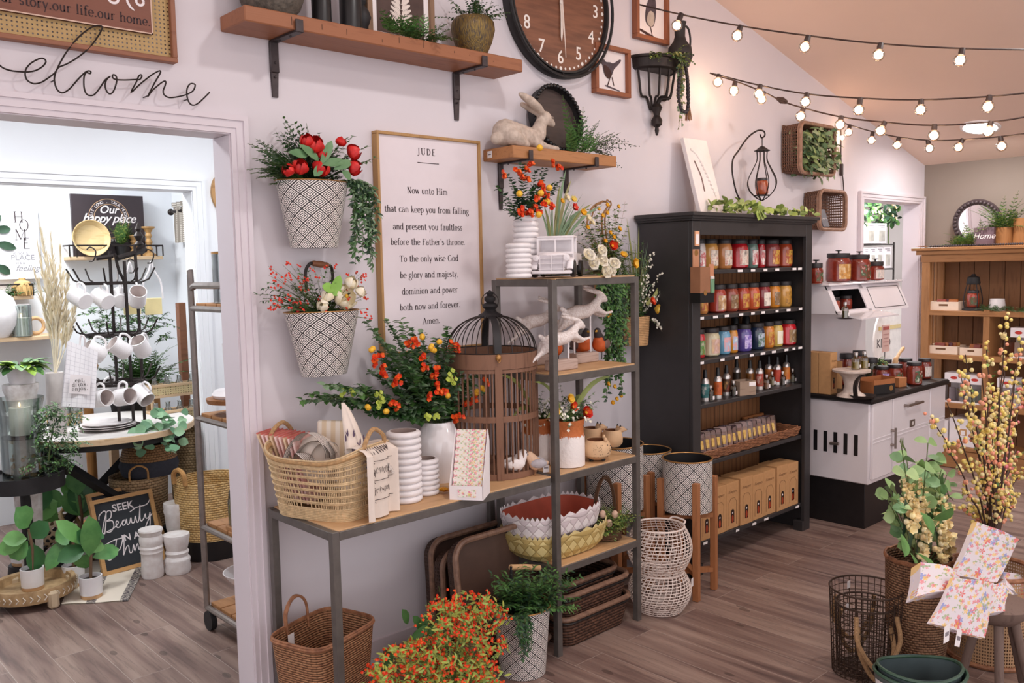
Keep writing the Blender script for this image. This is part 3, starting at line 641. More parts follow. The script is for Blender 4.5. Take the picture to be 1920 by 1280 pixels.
# -------- two bird prints
def bird_print(xl,xr,zb,zt,label,kind):
 t=thing('framed_bird_print',label,'picture',((xl+xr)/2,W-.018,(zb+zt)/2),group=None); w_,h_=(xr-xl)/2,(zt-zb)/2; m=MB(wood('94593d','703f2a',2,.5,4))
 frame(m,0,0,0,2*w_,2*h_,.022,.036)
 m.build('frame',t); m=MB(PAPER); m.box((0,.008,0),(2*w_-.03,.006,2*h_-.03)); d1=pm('5a4d55',.8,var=.4,scale=30); d2=pm('c9bdb2',.8,var=.2,scale=30); d3=pm('4a2c28',.8,var=.3,scale=40); S=w_*.9
 def blob(pts,mt,z=.0008):
  V=smooth([Vector((a*S,-z+.004,b*S)) for a,b in pts],3,True); m.add(V,[tuple(range(len(V)))],mt)
 if kind==0:
  blob([(-.35,-.35),(-.1,-.55),(.2,-.5),(.35,-.1),(.38,.4),(.3,.75),(.15,.95),(0,.9),(-.1,.6),(-.3,.2)],d1); blob([(-.25,-.4),(0,-.55),(.22,-.4),(.25,0),(0,.1),(-.2,-.1)],d2,.0014)
  blob([(-.65,-.75),(.75,-1.05),(.75,-1.13),(-.65,-.85)],d3,.0018); blob([(.1,-.95),(-.05,-.5),(0,-.5),(.13,-.9)],d3,.001)
 else:
  blob([(-.62,.3),(-.55,.4),(-.42,.42),(-.3,.34),(-.05,.36),(.15,.34),(.5,.52),(.62,.56),(.64,.48),(.4,.26),(.2,.1),(.08,-.12),(-.12,-.28),(-.32,-.26),(-.46,-.08),(-.52,.15)],d1); blob([(-.45,.2),(-.1,.1),(.05,-.15),(-.15,-.33),(-.38,-.18)],d3,.0014)
  blob([(-.6,.3),(-.75,.24),(-.55,.22)],d3,.001); blob([(-.1,-.3),(-.25,-.62),(-.2,-.62),(-.05,-.3)],d3,.001); blob([(.05,-.25),(.15,-.55),(.2,-.55),(.1,-.25)],d3,.001); blob([(-.3,-.6),(.5,-.72),(.5,-.76),(-.3,-.66)],d1,.0016)
 m.build('print',t)
a=ony(1195,60,W-.036); b=ony(1256,86,W-.036); bird_print(a.x,b.x,b.z+.004,b.z+.30,'framed bird print hung higher, bird perched upright on a twig, beside the clock',0)
a=ony(1118,120,W-.036); b=ony(1184,184,W-.036); bird_print(a.x,b.x,b.z,b.z+.245,'framed bird print hung lower, dark bird with raised tail, under the clock rim',1)
# -------- iron wall basket planter with trailing beads
g=ony(1241,118,2.93); cx_=g.x; zt=ony(1227,92,2.84).z; zk=ony(1226,205,2.97).z; RR=.165
t=thing('iron_wall_planter','black iron half round wall planter with curved ribs and a pointed finial','planter',(cx_,W,0)); m=MB(IRON)
def half(r,z,n=16): return [(-r*math.cos(PI*i/n),-r*.85*math.sin(PI*i/n),z) for i in range(n+1)]
V=[];
for r,z in ((RR,zt),(RR+.01,zt),(RR+.01,zt-.012),(RR,zt-.016),(RR-.006,zt-.06),(RR-.02,zt-.07),(RR-.03,zt-.07),(RR-.016,zt-.01)): V+=half(r,z)
m.add(V,[(k*17+i,k*17+i+1,((k+1)%8)*17+i+1,((k+1)%8)*17+i) for k in range(8) for i in range(16)]); m.add(half(RR-.025,zt-.066)+[(0,0,zt-.066)],[(i,i+1,17) for i in range(16)]); m.build('rim_bowl',t)
for i in range(7):
 a=PI*(i+.2)/6.4; q=(-math.cos(a),-math.sin(a)*.85); k=MB(IRON)
 k.tube(smooth([(q[0]*r,q[1]*r-.006,z) for r,z in ((RR-.03,zt-.068),(RR-.04,zt-.12),(RR-.06,zt-.2),(.055,zk+.06),(.02,zk))],5),.0065,n=6); k.build('rib',t)
m=MB(IRON); m.lathe([(.001,.05),(.02,.05),(.03,.03),(.018,.0),(.016,-.012),(.03,-.035),(.028,-.06),(.01,-.075),(.012,-.09),(.006,-.115),(.001,-.118)],n=16,T=TR(0,-.034,zk-.02)); m.build('finial',t)
m=MB(OLIVE);
for i in range(26): sprig(m,(U(-.09,.06),-U(.06,.13),zt-.01),(U(-1,1),-U(.2,1),U(0,.8)),U(.06,.14),8,.018,.015,[OLIVE,G4,G2,G3],STEM,1.5)
for i in range(9): x=.02+.018*i; hang(m,(x-.04,-.15+.012*i,zt-.0),U(.1,.42),(U(0,.05),-.03,0),16,.02,.019,[OLIVE,G5,OLIVE],STEM)
solo('string_of_hearts','trailing olive vine spilling from the black iron wall planter','plant',m,(cx_,W,0))
BEAD=pm('3b3338',.6,var=.2,name='bead_dark')
t=thing('bead_garland','dark wooden bead strand with a tan tassel draped over the iron wall planter','garland',(cx_,W,0))
path=smooth([(.06,-.15,zt+.0),(.03,-.17,zt-.08),(.0,-.175,zt-.2),(.03,-.175,zt-.285),(.09,-.17,zt-.275),(.1,-.165,zt-.14),(.09,-.15,zt-.0),(.13,-.12,zt+.035),(.17,-.07,zt+.012),(.19,-.09,zt-.05),(.195,-.095,zt-.12),(.195,-.095,zt-.19)],8)
acc=0; last=None; beads=[]
for i in range(len(path)-1):
 d=(path[i+1]-path[i]).length
 while acc<=d: beads.append(path[i].lerp(path[i+1],acc/d)); acc+=.0195
 acc-=d
for i,q in enumerate(beads): k=MB(BEAD); k.sph(q,.0105,None,10,7); k.build('bead',t)
m=MB(pm('a5744e',.8,var=.3,scale=60))
for i in range(26): a=U(0,6.3); r=U(0,.012); m.tube([(.195,-.095,zt-.2),(.195+r*math.cos(a),-.095+r*math.sin(a),zt-.24),(.198+2*r*math.cos(a),-.095+2*r*math.sin(a),zt-.31+U(-.006,.006))],.0022,n=4)
m.build('tassel',t)
g=ony(1272,90,2.93); t=thing('black_jug','black bottle necked jug with a loop handle standing in iron wall planter','jug',(g.x,2.92,zt-.03)); m=MB(BLKM); m.lathe([(.001,0),(.05,0),(.068,.05),(.062,.1),(.035,.135),(.028,.16),(.03,.215),(.036,.235),(.03,.235),(.02,.16),(.001,.1)],n=24); m.build('body',t)
m=MB(BLKM); m.tube(smooth([(.024,0,.225),(.075,0,.215),(.095,0,.16),(.085,0,.1),(.055,0,.07)],5),.006,n=6); m.build('handle',t)
# -------- short shelf with rabbit
t=thing('short_wall_shelf','short thick wood shelf with price sticker on its end, below the clock','shelf',(0,0,0)); SZ=2.17; b=MB(wood('b07a4e','7e4f34',0,.5,6)); b.box((2.982,2.902,SZ-.026),(.69,.196,.052),bev=.003); b.build('board',t)
for px,py in ((938,393),(1060,363)): g=ony(px,py,W); k=MB(IRON2); bracket(k,g.x,SZ-.052,.2,SZ-.052-g.z,.024); k.build('bracket',t)
k=MB(TAG); k.box((2.6365,2.955,SZ-.025),(.001,.03,.03)); k.box((2.636,2.955,SZ-.025),(.001,.018,.003),INK); k.build('price_sticker',t)
TER=pm('cdbcae',.85,col2='b3a294',scale=45,bump=.4,name='cast_stone')
def blobmesh(chain, mat, vox=.006):
 import bmesh
 bm=bmesh.new()
 for ch in chain:
  for i,(x,y,z,r) in enumerate(ch):
   bmesh.ops.create_icosphere(bm,subdivisions=2,radius=r,matrix=Matrix.Translation((x,y,z)))
   if i:
    p=ch[i-1]; a=Vector(p[:3]); b=Vector((x,y,z)); L=(b-a).length; st=max(1,int(L/(min(r,p[3])*.45)))
    for s in range(1,st): f=s/st; bmesh.ops.create_icosphere(bm,subdivisions=2,radius=p[3]+(r-p[3])*f,matrix=Matrix.Translation(a.lerp(b,f)))
 me=bpy.data.meshes.new('body'); bm.to_mesh(me); bm.free(); o=bpy.data.objects.new('body',me); COL.objects.link(o)
 md=o.modifiers.new('r','REMESH'); md.mode='VOXEL'; md.voxel_size=vox; md2=o.modifiers.new('s','SMOOTH'); md2.iterations=6; md2.factor=.5
 dg=bpy.context.evaluated_depsgraph_get(); m2=bpy.data.meshes.new_from_object(o.evaluated_get(dg)); bpy.data.objects.remove(o)
 mb=MB(mat); mb.add([v.co.copy() for v in m2.vertices],[tuple(p.vertices) for p in m2.polygons],mat); bpy.data.meshes.remove(m2); return mb
g=ony(985,270,2.88); S=1.0
m=blobmesh([[(-.155,0,.035,.028),(-.13,0,.04,.03)],[(-.1,0,.065,.062),(-.03,0,.06,.056),(.05,0,.055,.046),(.1,0,.075,.04),(.12,0,.125,.028),(.145,0,.152,.034),(.175,0,.14,.024),(.195,0,.13,.016)],
[(-.1,-.04,.045,.04),(-.05,-.05,.025,.024),(-.02,-.05,.015,.016)],[(.06,-.03,.03,.024),(.12,-.035,.015,.016),(.19,-.035,.012,.013)],[(.06,.03,.03,.024),(.12,.035,.015,.016),(.18,.035,.012,.013)],
[(.125,-.014,.168,.013),(.085,-.02,.19,.02),(.035,-.026,.212,.022),(-.01,-.028,.228,.017),(-.035,-.028,.236,.009)],[(.12,.014,.168,.012),(.075,.02,.19,.016),(.03,.025,.205,.013)]],TER,.005)
m.sph((.172,-.026,.153),.0055,pm('8b7b70',.8),8,6)
solo('stone_rabbit','pale cast stone rabbit with swept back ears lying on the short shelf','figurine',m,(g.x-.015,2.885,SZ),0)
TW=onz(1040,270,SZ); R_=.155; t=thing('beaded_tray','round dark tray rimmed with black beads leaning on wall behind the stone rabbit','tray',M=Matrix.Translation((ony(1040,250,2.96).x,2.945,SZ+.002))@Matrix.Rotation(-.18,4,'X'))
m=MB(pm('4b3c38',.6,var=.3,scale=6,stretch=(1,1,8))); m.lathe([(.001,.012),(R_,.012),(R_,0),(.001,0)],n=40,T=TR(0,0,R_+.012,PI/2)); m.build('base',t)
m=MB(BLKM); m.lathe([(R_-.006,0),(R_-.004,.04),(R_+.004,.04),(R_+.004,0)],n=40,T=TR(0,0,R_+.012,PI/2)); m.build('rim',t)
for i in range(44): a=2*PI*i/44; k=MB(BLK); k.sph(((R_)*math.cos(a),-.045,R_+.012+R_*math.sin(a)),.0112,None,10,7); k.build('bead',t)
g=ony(1072,268,2.88); m=MB(G2)
for i in range(30): fern(m,(g.x+U(-.05,.08),2.86+U(-.03,.03),SZ),(U(-.5,.9),-U(-.1,.4),U(.4,1.4)),U(.1,.22),9,.028,[G1,G2,G2],STEM,.4)
fern(m,(g.x-.01,2.86,SZ),(-.25,0,1),.27,14,.03,[G2,G2],STEM,.1)
solo('fern_spray','bright green fern bunch beside the stone rabbit on the short shelf','plant',m)
m=MB(G3); PEP=pm('4a5040',.6,var=.3)
for i in range(13):
 d=Vector((1,-U(-.1,.3),U(-.1,.9))); L=U(.12,.28); pts=sprig(m,(g.x+.1,2.86,SZ+.02),d,L,10,.014,.008,[G3,G5,G2],STEM,U(.5,1.3))
 for q in pts[3:]:
  for _ in range(3): m.sph(q+Vector((U(-.012,.012),U(-.012,.012),U(-.012,.012))),.0028,PEP,6,4)
solo('berry_spray','loose spray of tiny dark berries hanging off right end of the short shelf','plant',m)
# -------- tall framed verse
YS=W-.036; a=ony(705.6,241.6,YS); b=ony(901,266.3,YS); xl,xr,zt=a.x,b.x,(a.z+b.z)/2; zb=ony(720,668,YS).z
t=thing('framed_verse_sign','tall white framed verse sign headed JUDE, hung behind the birdcage','sign',(0,0,0)); m=MB(wood('b58d5c','936c42',2,.5,4))
frame(m,(xl+xr)/2,W-.018,(zb+zt)/2,xr-xl,zt-zb,.012,.036)
m.build('frame',t); m=MB(pm('e6dce0',.7,var=.02,name='sign_board')); m.box(((xl+xr)/2,W-.012,(zb+zt)/2),(xr-xl-.02,.024,zt-zb-.02)); YT=W-.0245
vc=ony(803,395,YT).x; x0_=wx_at(724,881,395,YT)/(sum(GL[c][0]+.12 for c in 'that can keep you from falling')-.12)
for s,py,k in (('JUDE',287,1.05),('Now unto Him',360,1),('that can keep you from falling',395,1),('and present you faultless',427,1),("before the Father's throne.",455,1),('To the only wise God',486,1),('be glory and majesty,',516,1),('dominion and power',546,1),('both now and forever.',575,1),('Amen.',603,1)):
 serif(m,s,facing((vc,YT,ony(803,py,YT).z)),x0_*k,INK,.12 if k==1 else .35,1.2)
q=ony(803,306,YT); m.box((q.x,YT-.0003,q.z),(wx_at(783,823,306,YT),.0006,.003),INK); m.build('panel',t)
# ================================================================ bucket planters, metal shelf unit and what stands on it
DIA = diamond('2a2326','f0e9e4',11,19); RIMG = pm('b98a52',.35,.6,name='brass_rim'); DARKIN = pm('151315',.6,name='dark_inside')
def bucket(name,label,px,pt,pb,wt,wb,y,dep=.62,handle=None,group=None,nu=11,cat='planter'):
 cx=ony(px,pt,y).x; zt=ony(px,pt,y-.05).z; zb=ony(px,pb,y-.05).z; rt=wt*.56; rb=wb*.56
 t=thing(name,label,cat,(cx,y,zb),group=group); h=zt-zb; m=MB(DIA)
 m.lathe([(.001,0),(rb,0),(rt,h),(rt-.004,h),(rb-.004,.02),(.001,.02)],n=48,sc=(1,dep),mats=[BLKM,diamond('2a2326','f0e9e4',nu,19),RIMG,DARKIN,DARKIN]); m.build('bucket_body',t)
 m=MB(RIMG); m.tube([(rt*math.cos(a*PI/20),rt*dep*math.sin(a*PI/20),h) for a in range(40)],.0022,n=6,closed=True); m.build('rim',t)
 return t,h,rt
def frond_to(mb,p0,p1,n=9,w=.03,ml=None,droop=.5):
 d=p1-p0; L=d.length; fern(mb,p0,d.normalized()+Vector((0,0,droop*.45)),L*1.03,n,w,ml or [G1,G2],STEM,droop)
def sprig_to(mb,p0,p1,n,ll,lw,ml,droop=.4,ms=STEM,**k):
 d=p1-p0; return sprig(mb,p0,d.normalized()+Vector((0,0,droop*.45)),d.length*1.03,n,ll,lw,ml,ms,droop,**k)
def blade(mb,p0,p1,w,mat,arch=.06,up=(0,-1,.2)):
 pts=[p0.lerp(p1,i/7)+Vector((0,0,arch*math.sin(PI*i/7))) for i in range(8)]; V=[]
 for i,q in enumerate(pts):
  t=(pts[min(i+1,7)]-pts[max(i-1,0)]).normalized(); s=t.cross(Vector(up)).normalized(); ww=w*(.5+.5*math.sin(PI*min(1,i/7+.15)))*(1 if i<7 else .05); V+=[q-s*ww/2,q+t.cross(s)*ww*.15,q+s*ww/2]
 mb.add(V,[(3*i+j,3*i+j+1,3*i+j+4,3*i+j+3) for i in range(7) for j in (0,1)],mat)
YB=2.905
t,h,rt=bucket('bucket_planter','upper diamond patterned wall bucket filled with red tulips and ferns',585,338,464,w_at(517,648,345,YB),w_at(549,634,460,YB),YB)
o=Vector(t.location)+Vector((0,-.01,h-.02)); m=MB(G1); L=Vector(t.location)
T_=lambda px,py,y: ony(px,py,y)-L
top=Vector((0,-.01,h-.02))
for px,py in ((463,312),(470,262),(485,255),(480,330),(500,300),(505,345),(490,310),(520,300),(475,290),(495,275),(515,280),(470,320),(510,325)): frond_to(m,top+Vector((-.05,0,0)),T_(px,py,U(2.84,2.93)),14,.055,[G1,G2,G5],.9)
for px,py in ((532,222),(545,216),(560,230),(575,238),(596,250),(630,255),(652,262),(668,262),(690,275),(700,300),(520,250)): sprig_to(m,top+Vector((U(-.03,.05),.02,0)),T_(px,py,2.93),14,.032,.015,[G5,G2,G1],.3)
for px,py in ((560,245),(590,270),(540,270),(620,275),(650,290),(640,330),(555,330),(530,250),(545,290),(575,235),(670,280),(690,300),(535,235),(560,300)): frond_to(m,top,T_(px,py,2.9),12,.055,[G3,G1],.4)
m.build('foliage',t); m=MB(G3)
for px,py in ((690,330),(688,360),(680,400),(692,440),(684,455),(672,478),(660,470),(668,440),(680,420),(664,490),(685,500),(690,480),(675,380),(665,400),(684,470)):
 p0=Vector((rt*.75,-.04,h-.005)); q=T_(px,py,2.88); hang(m,p0,max(.04,h-q.z),(max(.02,q.x-p0.x),U(-.03,.02),0),20+int(60*max(0,h-q.z)),.03,.01,[G3,G1,G5],STEM)
m.build('trailing_vine',t)
LFG=pm('6f9468',.5,var=.2,scale=12,col2='4f7a4c',name='tulip_leaf')
for px,py,r,d in ((540,318,.023,(-.7,-.5,.3)),(562,312,.03,(-.2,-.7,.7)),(603,314,.032,(.1,-.8,.5)),(590,270,.033,(-.2,-.6,.6)),(575,262,.025,(-.4,-.6,.7)),(604,288,.02,(.2,-.6,.6)),(640,265,.02,(.3,-.2,.9)),(664,285,.029,(.7,-.6,.4)),(666,314,.029,(.6,-.8,.1))):
 k=MB(RED); q=T_(px,py,2.835); d=Vector(d).normalized(); tulip(k,q-d*r*.9,d,r,[RED,pm('e8352c',.5,col2='c01818',scale=40)],.1); k.build('tulip',t)
m=MB(LFG)
for a,b in (((560,270),(602,300)),((600,310),(625,262)),((600,308),(650,300)),((605,308),(590,330)),((625,318),(662,300)),((540,285),(580,290)),((640,320),(660,335))):
 p,q=T_(*a,2.82),T_(*b,2.82); m.leaf(p,q-p,(0,-1,.3),(q-p).length,.034,None,.1,True)
m.build('tulip_leaf',t)
t,h,rt=bucket('bucket_planter','lower diamond patterned wall bucket with white tulips and tiny red blooms',604,584,706,w_at(537,672,590,YB),w_at(561,643,700,YB),YB)
L=Vector(t.location); m=MB(G3); top=Vector((0,-.02,h-.02))
for px,py in ((480,545),(490,530),(500,560),(485,560),(510,520),(520,545),(515,570),(530,575),(545,570)): sprig_to(m,top+Vector((-.04,0,0)),T_(px,py,U(2.84,2.92)),11,.03,.012,[G3,G1,G5],.8)
for i in range(26): px,py=U(530,640),U(500,580); sprig_to(m,top,T_(px,py,U(2.83,2.92)),9,.028,.012,[G3,G1,G2],.3)
m.build('foliage',t); m=MB(G4); f=MB(REDO)
for i in range(80):
 px=U(505,695); py=U(492,585) if px<640 else U(500,600); q=T_(px,py,U(2.82,2.9)); sprig_to(m,top,q,3,.012,.006,[G4,G2],.2)
 for _ in range(3): flower(f,q+Vector((U(-.01,.01),U(-.01,.01),U(-.008,.008))),(U(-.4,.4),-1,U(0,1)),.0055,[REDO,RED,REDO],None,4,.3)
m.build('filler_greens',t); f.build('red_blooms',t,kind='stuff')
for px,py,r,d,op in ((604,572,.023,(-.6,-.7,.2),0),(614,552,.024,(-.3,-.7,.7),0),(648,556,.04,(.1,-1,.35),.32),(660,528,.026,(.2,-.6,.8),.1),(678,545,.022,(.4,-.6,.7),0)):
 k=MB(CREAM); d=Vector(d).normalized(); q=T_(px,py,2.825); tulip(k,q-d*r,d,r,[CREAM,pm('f6f0e0',.6,col2='e9dcb8',scale=30)],op)
 if op>.3: k.sph(q+d*r*.2,.008,YEL,8,5); [k.tube([q,q+d*.02+Vector((U(-.01,.01),0,U(-.01,.01)))],.0013,BLK,4) for _ in range(6)]
 k.build('tulip',t)
m=MB(G4)
for a,b in (((620,560),(640,515)),((628,545),(605,535)),((622,552),(640,540))): p,q=T_(*a,2.815),T_(*b,2.815); m.leaf(p,q-p,(0,-1,.3),(q-p).length,.04,pm('86b94a',.5,var=.2),.1,True)
m.build('tulip_leaf',t)
m=MB(IRON); a,b=T_(575,545,2.96),T_(624,548,2.96); m.tube(smooth([a,a+Vector((-.002,0,.07)),a+Vector((.01,-.01,.1)),a+Vector((.025,-.01,.104))],4),.006); m.tube(smooth([b,b+Vector((.002,0,.07)),b+Vector((-.01,-.01,.1)),b+Vector((-.025,-.01,.104))],4),.006); m.build('bail',t,kind='stuff')
m=MB(BRNW); p=a+Vector((.022,-.01,.104)); q=b+Vector((-.022,-.01,.104)); m.tube([p.lerp(q,i/8) for i in range(9)],[.009,.012,.011,.013,.0135,.013,.011,.012,.009],n=10); m.build('grip',t)
# -------- metal and wood shelf unit
FY,ZT,Z1,Z2,Z3=2.5,1.59,.778,1.197,.385; XL,XT,XR=1.507,2.562,3.098; TB=2.95; UB=2.845; S_=.028
STEEL=pm('68625e',.42,.3,.2,25,.03,name='raw_steel')
t=thing('metal_shelf_unit','dark steel and wood shelf unit, low console joined to a taller tower','shelf',(0,0,0))
def post(x,y,z1): m=MB(STEEL); m.box((x,y,z1/2),(S_,S_,z1),bev=.0015); m.build('leg',t)
for x,y,z in ((XL,FY+S_/2,Z1),(XL,TB-S_/2,Z1),(XT+.008,FY+S_/2,ZT),(XR,FY+S_/2,ZT),(XT+.008,UB+S_/2,ZT),(XR,UB+S_/2,ZT)): post(x,y,z)
g=ony(922,960,TB-.02); post(g.x,TB-S_/2,Z1)
def shelf(x0,x1,y0,y1,z,rail=.03):
 m=MB(STEEL)
 m.box(((x0+x1)/2,y0+S_/2,z-rail/2-.002),(x1-x0-S_,S_,rail),bev=.0015); m.box(((x0+x1)/2,y1-S_/2,z-rail/2-.002),(x1-x0-S_,S_,rail),bev=.0015)
 for x in (x0,x1): m.box((x,(y0+y1)/2,z-rail/2-.002),(S_,y1-y0-2*S_,rail),bev=.0015)
 m.build('shelf_rail',t); k=MB(LTW); k.box(((x0+x1)/2,(y0+y1)/2,z-.001),(x1-x0-S_*.6,y1-y0-.012,.008),bev=.001); k.build('shelf_board',t)
shelf(XL,XT-.02,FY,TB,Z1); shelf(XT+.008,XR,FY,UB+S_,Z1); shelf(XT+.008,XR,FY,UB+S_,Z2); shelf(XT+.008,XR,FY,UB+S_,Z3); shelf(XT+.008,XR,FY,UB+S_,ZT+.004)
# -------- seagrass basket and linens
a=onz(520,958,Z1); b=onz(627,972,Z1); ax=(b-a); ax.z=0; rz=math.atan2(ax.y,ax.x); ctr=ony(618,955,2.74); hw,hd,hh=.168,.12,.225
M0=Matrix.Translation((ctr.x,ctr.y,Z1+.004))@Matrix.Rotation(rz,4,'Z')
t=thing('seagrass_basket','oblong open weave straw basket holding linens on left end of the console','basket',M=M0); SG=pm('dabd92',.7,var=.3,scale=70,name='seagrass')
def se(a,w_,d_,e=2/3.6): c,s=math.cos(a),math.sin(a); return (w_*abs(c)**e*(1 if c>=0 else -1), d_*abs(s)**e*(1 if s>=0 else -1))
sag=lambda a,z: (z/hh)**3*.018*math.cos(2*a)
ring=lambda z,k=1.0,n=72: [Vector((*se(2*PI*i/n,(hw+.035*z/hh)*k,(hd+.035*z/hh)*k),z+sag(2*PI*i/n,z))) for i in range(n)]
m=MB(SG)
for z in [.006*i for i in range(8)]+[.062,.067,.086,.091,.11,.115,.135,.14,.16,.165,.185]+[.2+.0062*i for i in range(7)]: m.tube(ring(z,1+(.008 if int(z*1000)%2 else 0)),.0034,n=5,closed=True)
n_=130
for i in range(n_):
 a=2*PI*i/n_; m.tube([Vector((*se(a,(hw+.035*z/hh)*.994,(hd+.035*z/hh)*.994),z+sag(a,z))) for z in (.03,.1,.16,.21)],.0021,n=4,caps=False)
m.disc((0,0,.004),hw*.92,T=Matrix.Diagonal((1,hd/hw,1,1)),n=30); m.build('body',t)
m=MB(pm('c49c6c',.75,var=.35,scale=90,name='seagrass_rope')); m.tube(ring(hh),.0085,n=8,closed=True); m.build('rim',t)
for sx in (-1,1):
 m=MB(pm('c0986a',.75,var=.35,scale=90)); e=hw+.035
 m.tube(smooth([(sx*e*.97,-.06,hh-.0),(sx*(e+.005),-.055,hh+.05),(sx*(e),0,hh+.085),(sx*(e+.005),.055,hh+.05),(sx*e*.97,.06,hh)],5),.008,n=8); m.build('handle',t)
PK=pm('e8a59c',.5,var=.25,scale=30,col2='f3d6d0',coat=.5,name='pink_wrap')
for i in range(9):
 m=MB(PK if i%3 else pm('efd3b0',.5,var=.2)); m.box((0,0,.12),(.007,.12,.24)); m.box((0,0,.2405),(.004,.118,.012),pm('d8756c',.6))
 solo('tea_packet','slim pink packets standing upright at left end of the straw basket','packet',m,M=M0@TR(-.17+.014*i,-.0,.055-.003*i,0,-.42+.025*i,.15),group='pink packets in the straw basket')
def drape(fn,mat,nu=26,nv=26,th=.004): m=MB(mat); m.grid(fn,nu,nv); return m
STRP=stripes('e9dfd6','54484c',16,.35,0); LIN=pm('e6d8cc',.9,var=.06,name='linen'); TICK=stripes('e3cdb0','f0e4d6',30,.5,0)
m=MB(TICK); m.box((0,0,.11),(.1,.02,.22),bev=.008); solo('folded_towel','tan ticking striped towel standing upright at back of the straw basket','towel',m,M=M0@TR(-.06,.09,.09,0,.05,.5))
# rolled striped apron: strap loops
t=thing('striped_apron','bundled apron with black and white striped straps in the straw basket','apron',M=M0@TR(-.045,.0,.1))
m=MB(LIN); m.sph((0,0,.08),.085,None,16,10,(1,.8,1.1)); m.v=[(x*(1+.1*math.sin(z*60+x*40)),y*(1+.1*math.sin(x*70)),z) for x,y,z in m.v]; m.build('bundle',t)
for k_,(r,dz,tl) in enumerate(((.085,.115,.1),(.07,.1,.3),(.06,.06,-.2),(.045,.12,.6))):
 m=MB(STRP); P=[Vector((r*math.cos(a),-.06-.02*math.sin(2*a),dz+r*.9*math.sin(a)+.02*math.cos(a))) for a in [(-.4+i*.21) for i in range(19)]]
 V=[];
 for q in P: V+=[q+Vector((0,-.035,.008)),q+Vector((0,.02,0))]
 m.add(V,[(2*i,2*i+1,2*i+3,2*i+2) for i in range(18)],None,[[(0,i/18),(1/2.5,i/18),(1/2.5,(i+1)/18),(0,(i+1)/18)] for i in range(18)]); m.M=None
 o_=m.build('strap',t); o_.rotation_euler=(0,tl*.4,tl)
m=MB(LIN);
def cone(u,v): a=-1.2+2.6*u; r=.115*(1-v)**.7+.012; return Vector((r*math.cos(a)*1.0,r*.55*math.sin(a)+.012*math.sin(9*u*3+v*4)*(1-v),.27*v+.015*math.sin(7*u)*(1-v)))
m.grid(cone,34,14); LV=pm('6d5a72',.9,var=.3)
for i in range(26):
 q=cone(U(.05,.95),U(.1,.6)); m.leaf(q*1.02+Vector((0,-.004,0)),(U(-.3,.3),0,1),(0,-1,0),.03,.007,LV,0); m.leaf(q*1.02+Vector((0,-.004,.0)),(U(-.8,.8),0,.7),(0,-1,0),.02,.005,LV,0)
solo('lavender_cloth','cream peaked cloth printed with purple lavender sprigs in the straw basket','towel',m,M=M0@TR(.08,-.015,.13,0,0,.1))
t=thing('striped_strap_bag','cream bag with dark striped straps lying in right end of the straw basket','bag',M=M0@TR(.11,.06,.17)); m=MB(LIN); m.sph((0,0,.0),.06,None,14,9,(1,.9,.8)); m.build('bag_body',t)
for k_ in range(3):
 m=MB(STRP); P=[Vector((-.03+.16*i/12,-.03+.02*k_,.05+.05*math.sin(PI*i/12)-.05*(i/12)-k_*.014)) for i in range(13)]; V=[]
 for q in P: V+=[q+Vector((0,-.018,.004)),q+Vector((0,.012,0))]
 m.add(V,[(2*i,2*i+1,2*i+3,2*i+2) for i in range(12)],None,[[(0,0),(.4,0),(.4,.1),(0,.1)]]*12); m.build('strap',t)
# market towel over the right end
t=thing('market_towel','cream tea towel with handwritten black lettering hung over right rim of straw basket','towel',M=M0@TR(hw+.005,.0,hh)); m=MB(LIN)
def towel(u,v):
 s=v*.34; x=-.05+.1*min(s/.1,1); z=.02+.012*math.sin(min(s/.1,1)*PI);
 if s>.1: x=.05+.012+.01*math.sin(u*14); z=.02-(s-.1)*1.0
 return Vector((x+.006*math.sin(u*20)*(v>.3),-.09+.17*u,z))
m.grid(towel,36,24); m.build('cloth',t)
m=MB(INK)
def on_t(u,v): q=towel(u,v); return q+Vector((.004,0,.003))
for v_ in (.42,.62,.82): m.tube([on_t(.1+.8*i/14,v_) for i in range(15)],.001,n=4)
m.tube([on_t(.15+.035*i,.3+(.06 if i%2 else -.06)*(1-i/26)) for i in range(20)],.0012,n=4)
for v_,n in ((.52,13),(.72,11)):
 for i in range(n): c=.12+.06*i; m.tube([on_t(c+.02*math.cos(a),v_+.035*math.sin(a)) for a in [U(0,3)+k*.9 for k in range(5)]],.0009,n=4)
m.build('lettering',t)
# -------- ribbed vases
def ribbed(name,label,px,pb,wpx,htop,nr,base,group=None,y=None):
 g=onz(px,pb,base) if y is None else Vector((ony(px,pb,y).x,y,base)); r=w_at(px-wpx/2,px+wpx/2,pb-20,g.y)/2; h=ony(px,htop,g.y).z-base
 m=MB(WSATIN); pr=[(.001,0),(r*.8,0)]; rh=h/nr
 for i in range(nr):
  for j in range(7): a=-PI/2+PI*j/6; pr.append((r-rh*.5+rh*.5*math.cos(a)+.0,rh*(i+.5)+rh*.5*math.sin(a)*.97))
 pr+=[(r-rh*.7,h),(r-rh*.9,h-.01),(r*.7,h*.5),(.001,h*.5)]; k=len(pr)-1
 m.lathe(pr,n=40,mats=[WSATIN]*(k-3)+[pm('8d7b74',.9)]*3); return solo(name,label,'vase',m,(g.x,g.y+r*.0,base),group=group)
ribbed('ribbed_vase','tall white ribbed vase standing on the console in front of white jug',760,938,66,806,11,Z1+.003)
ribbed('ribbed_vase','short white ribbed vase standing on the console, right of the tall one',800,925,50,858,7,Z1+.003)
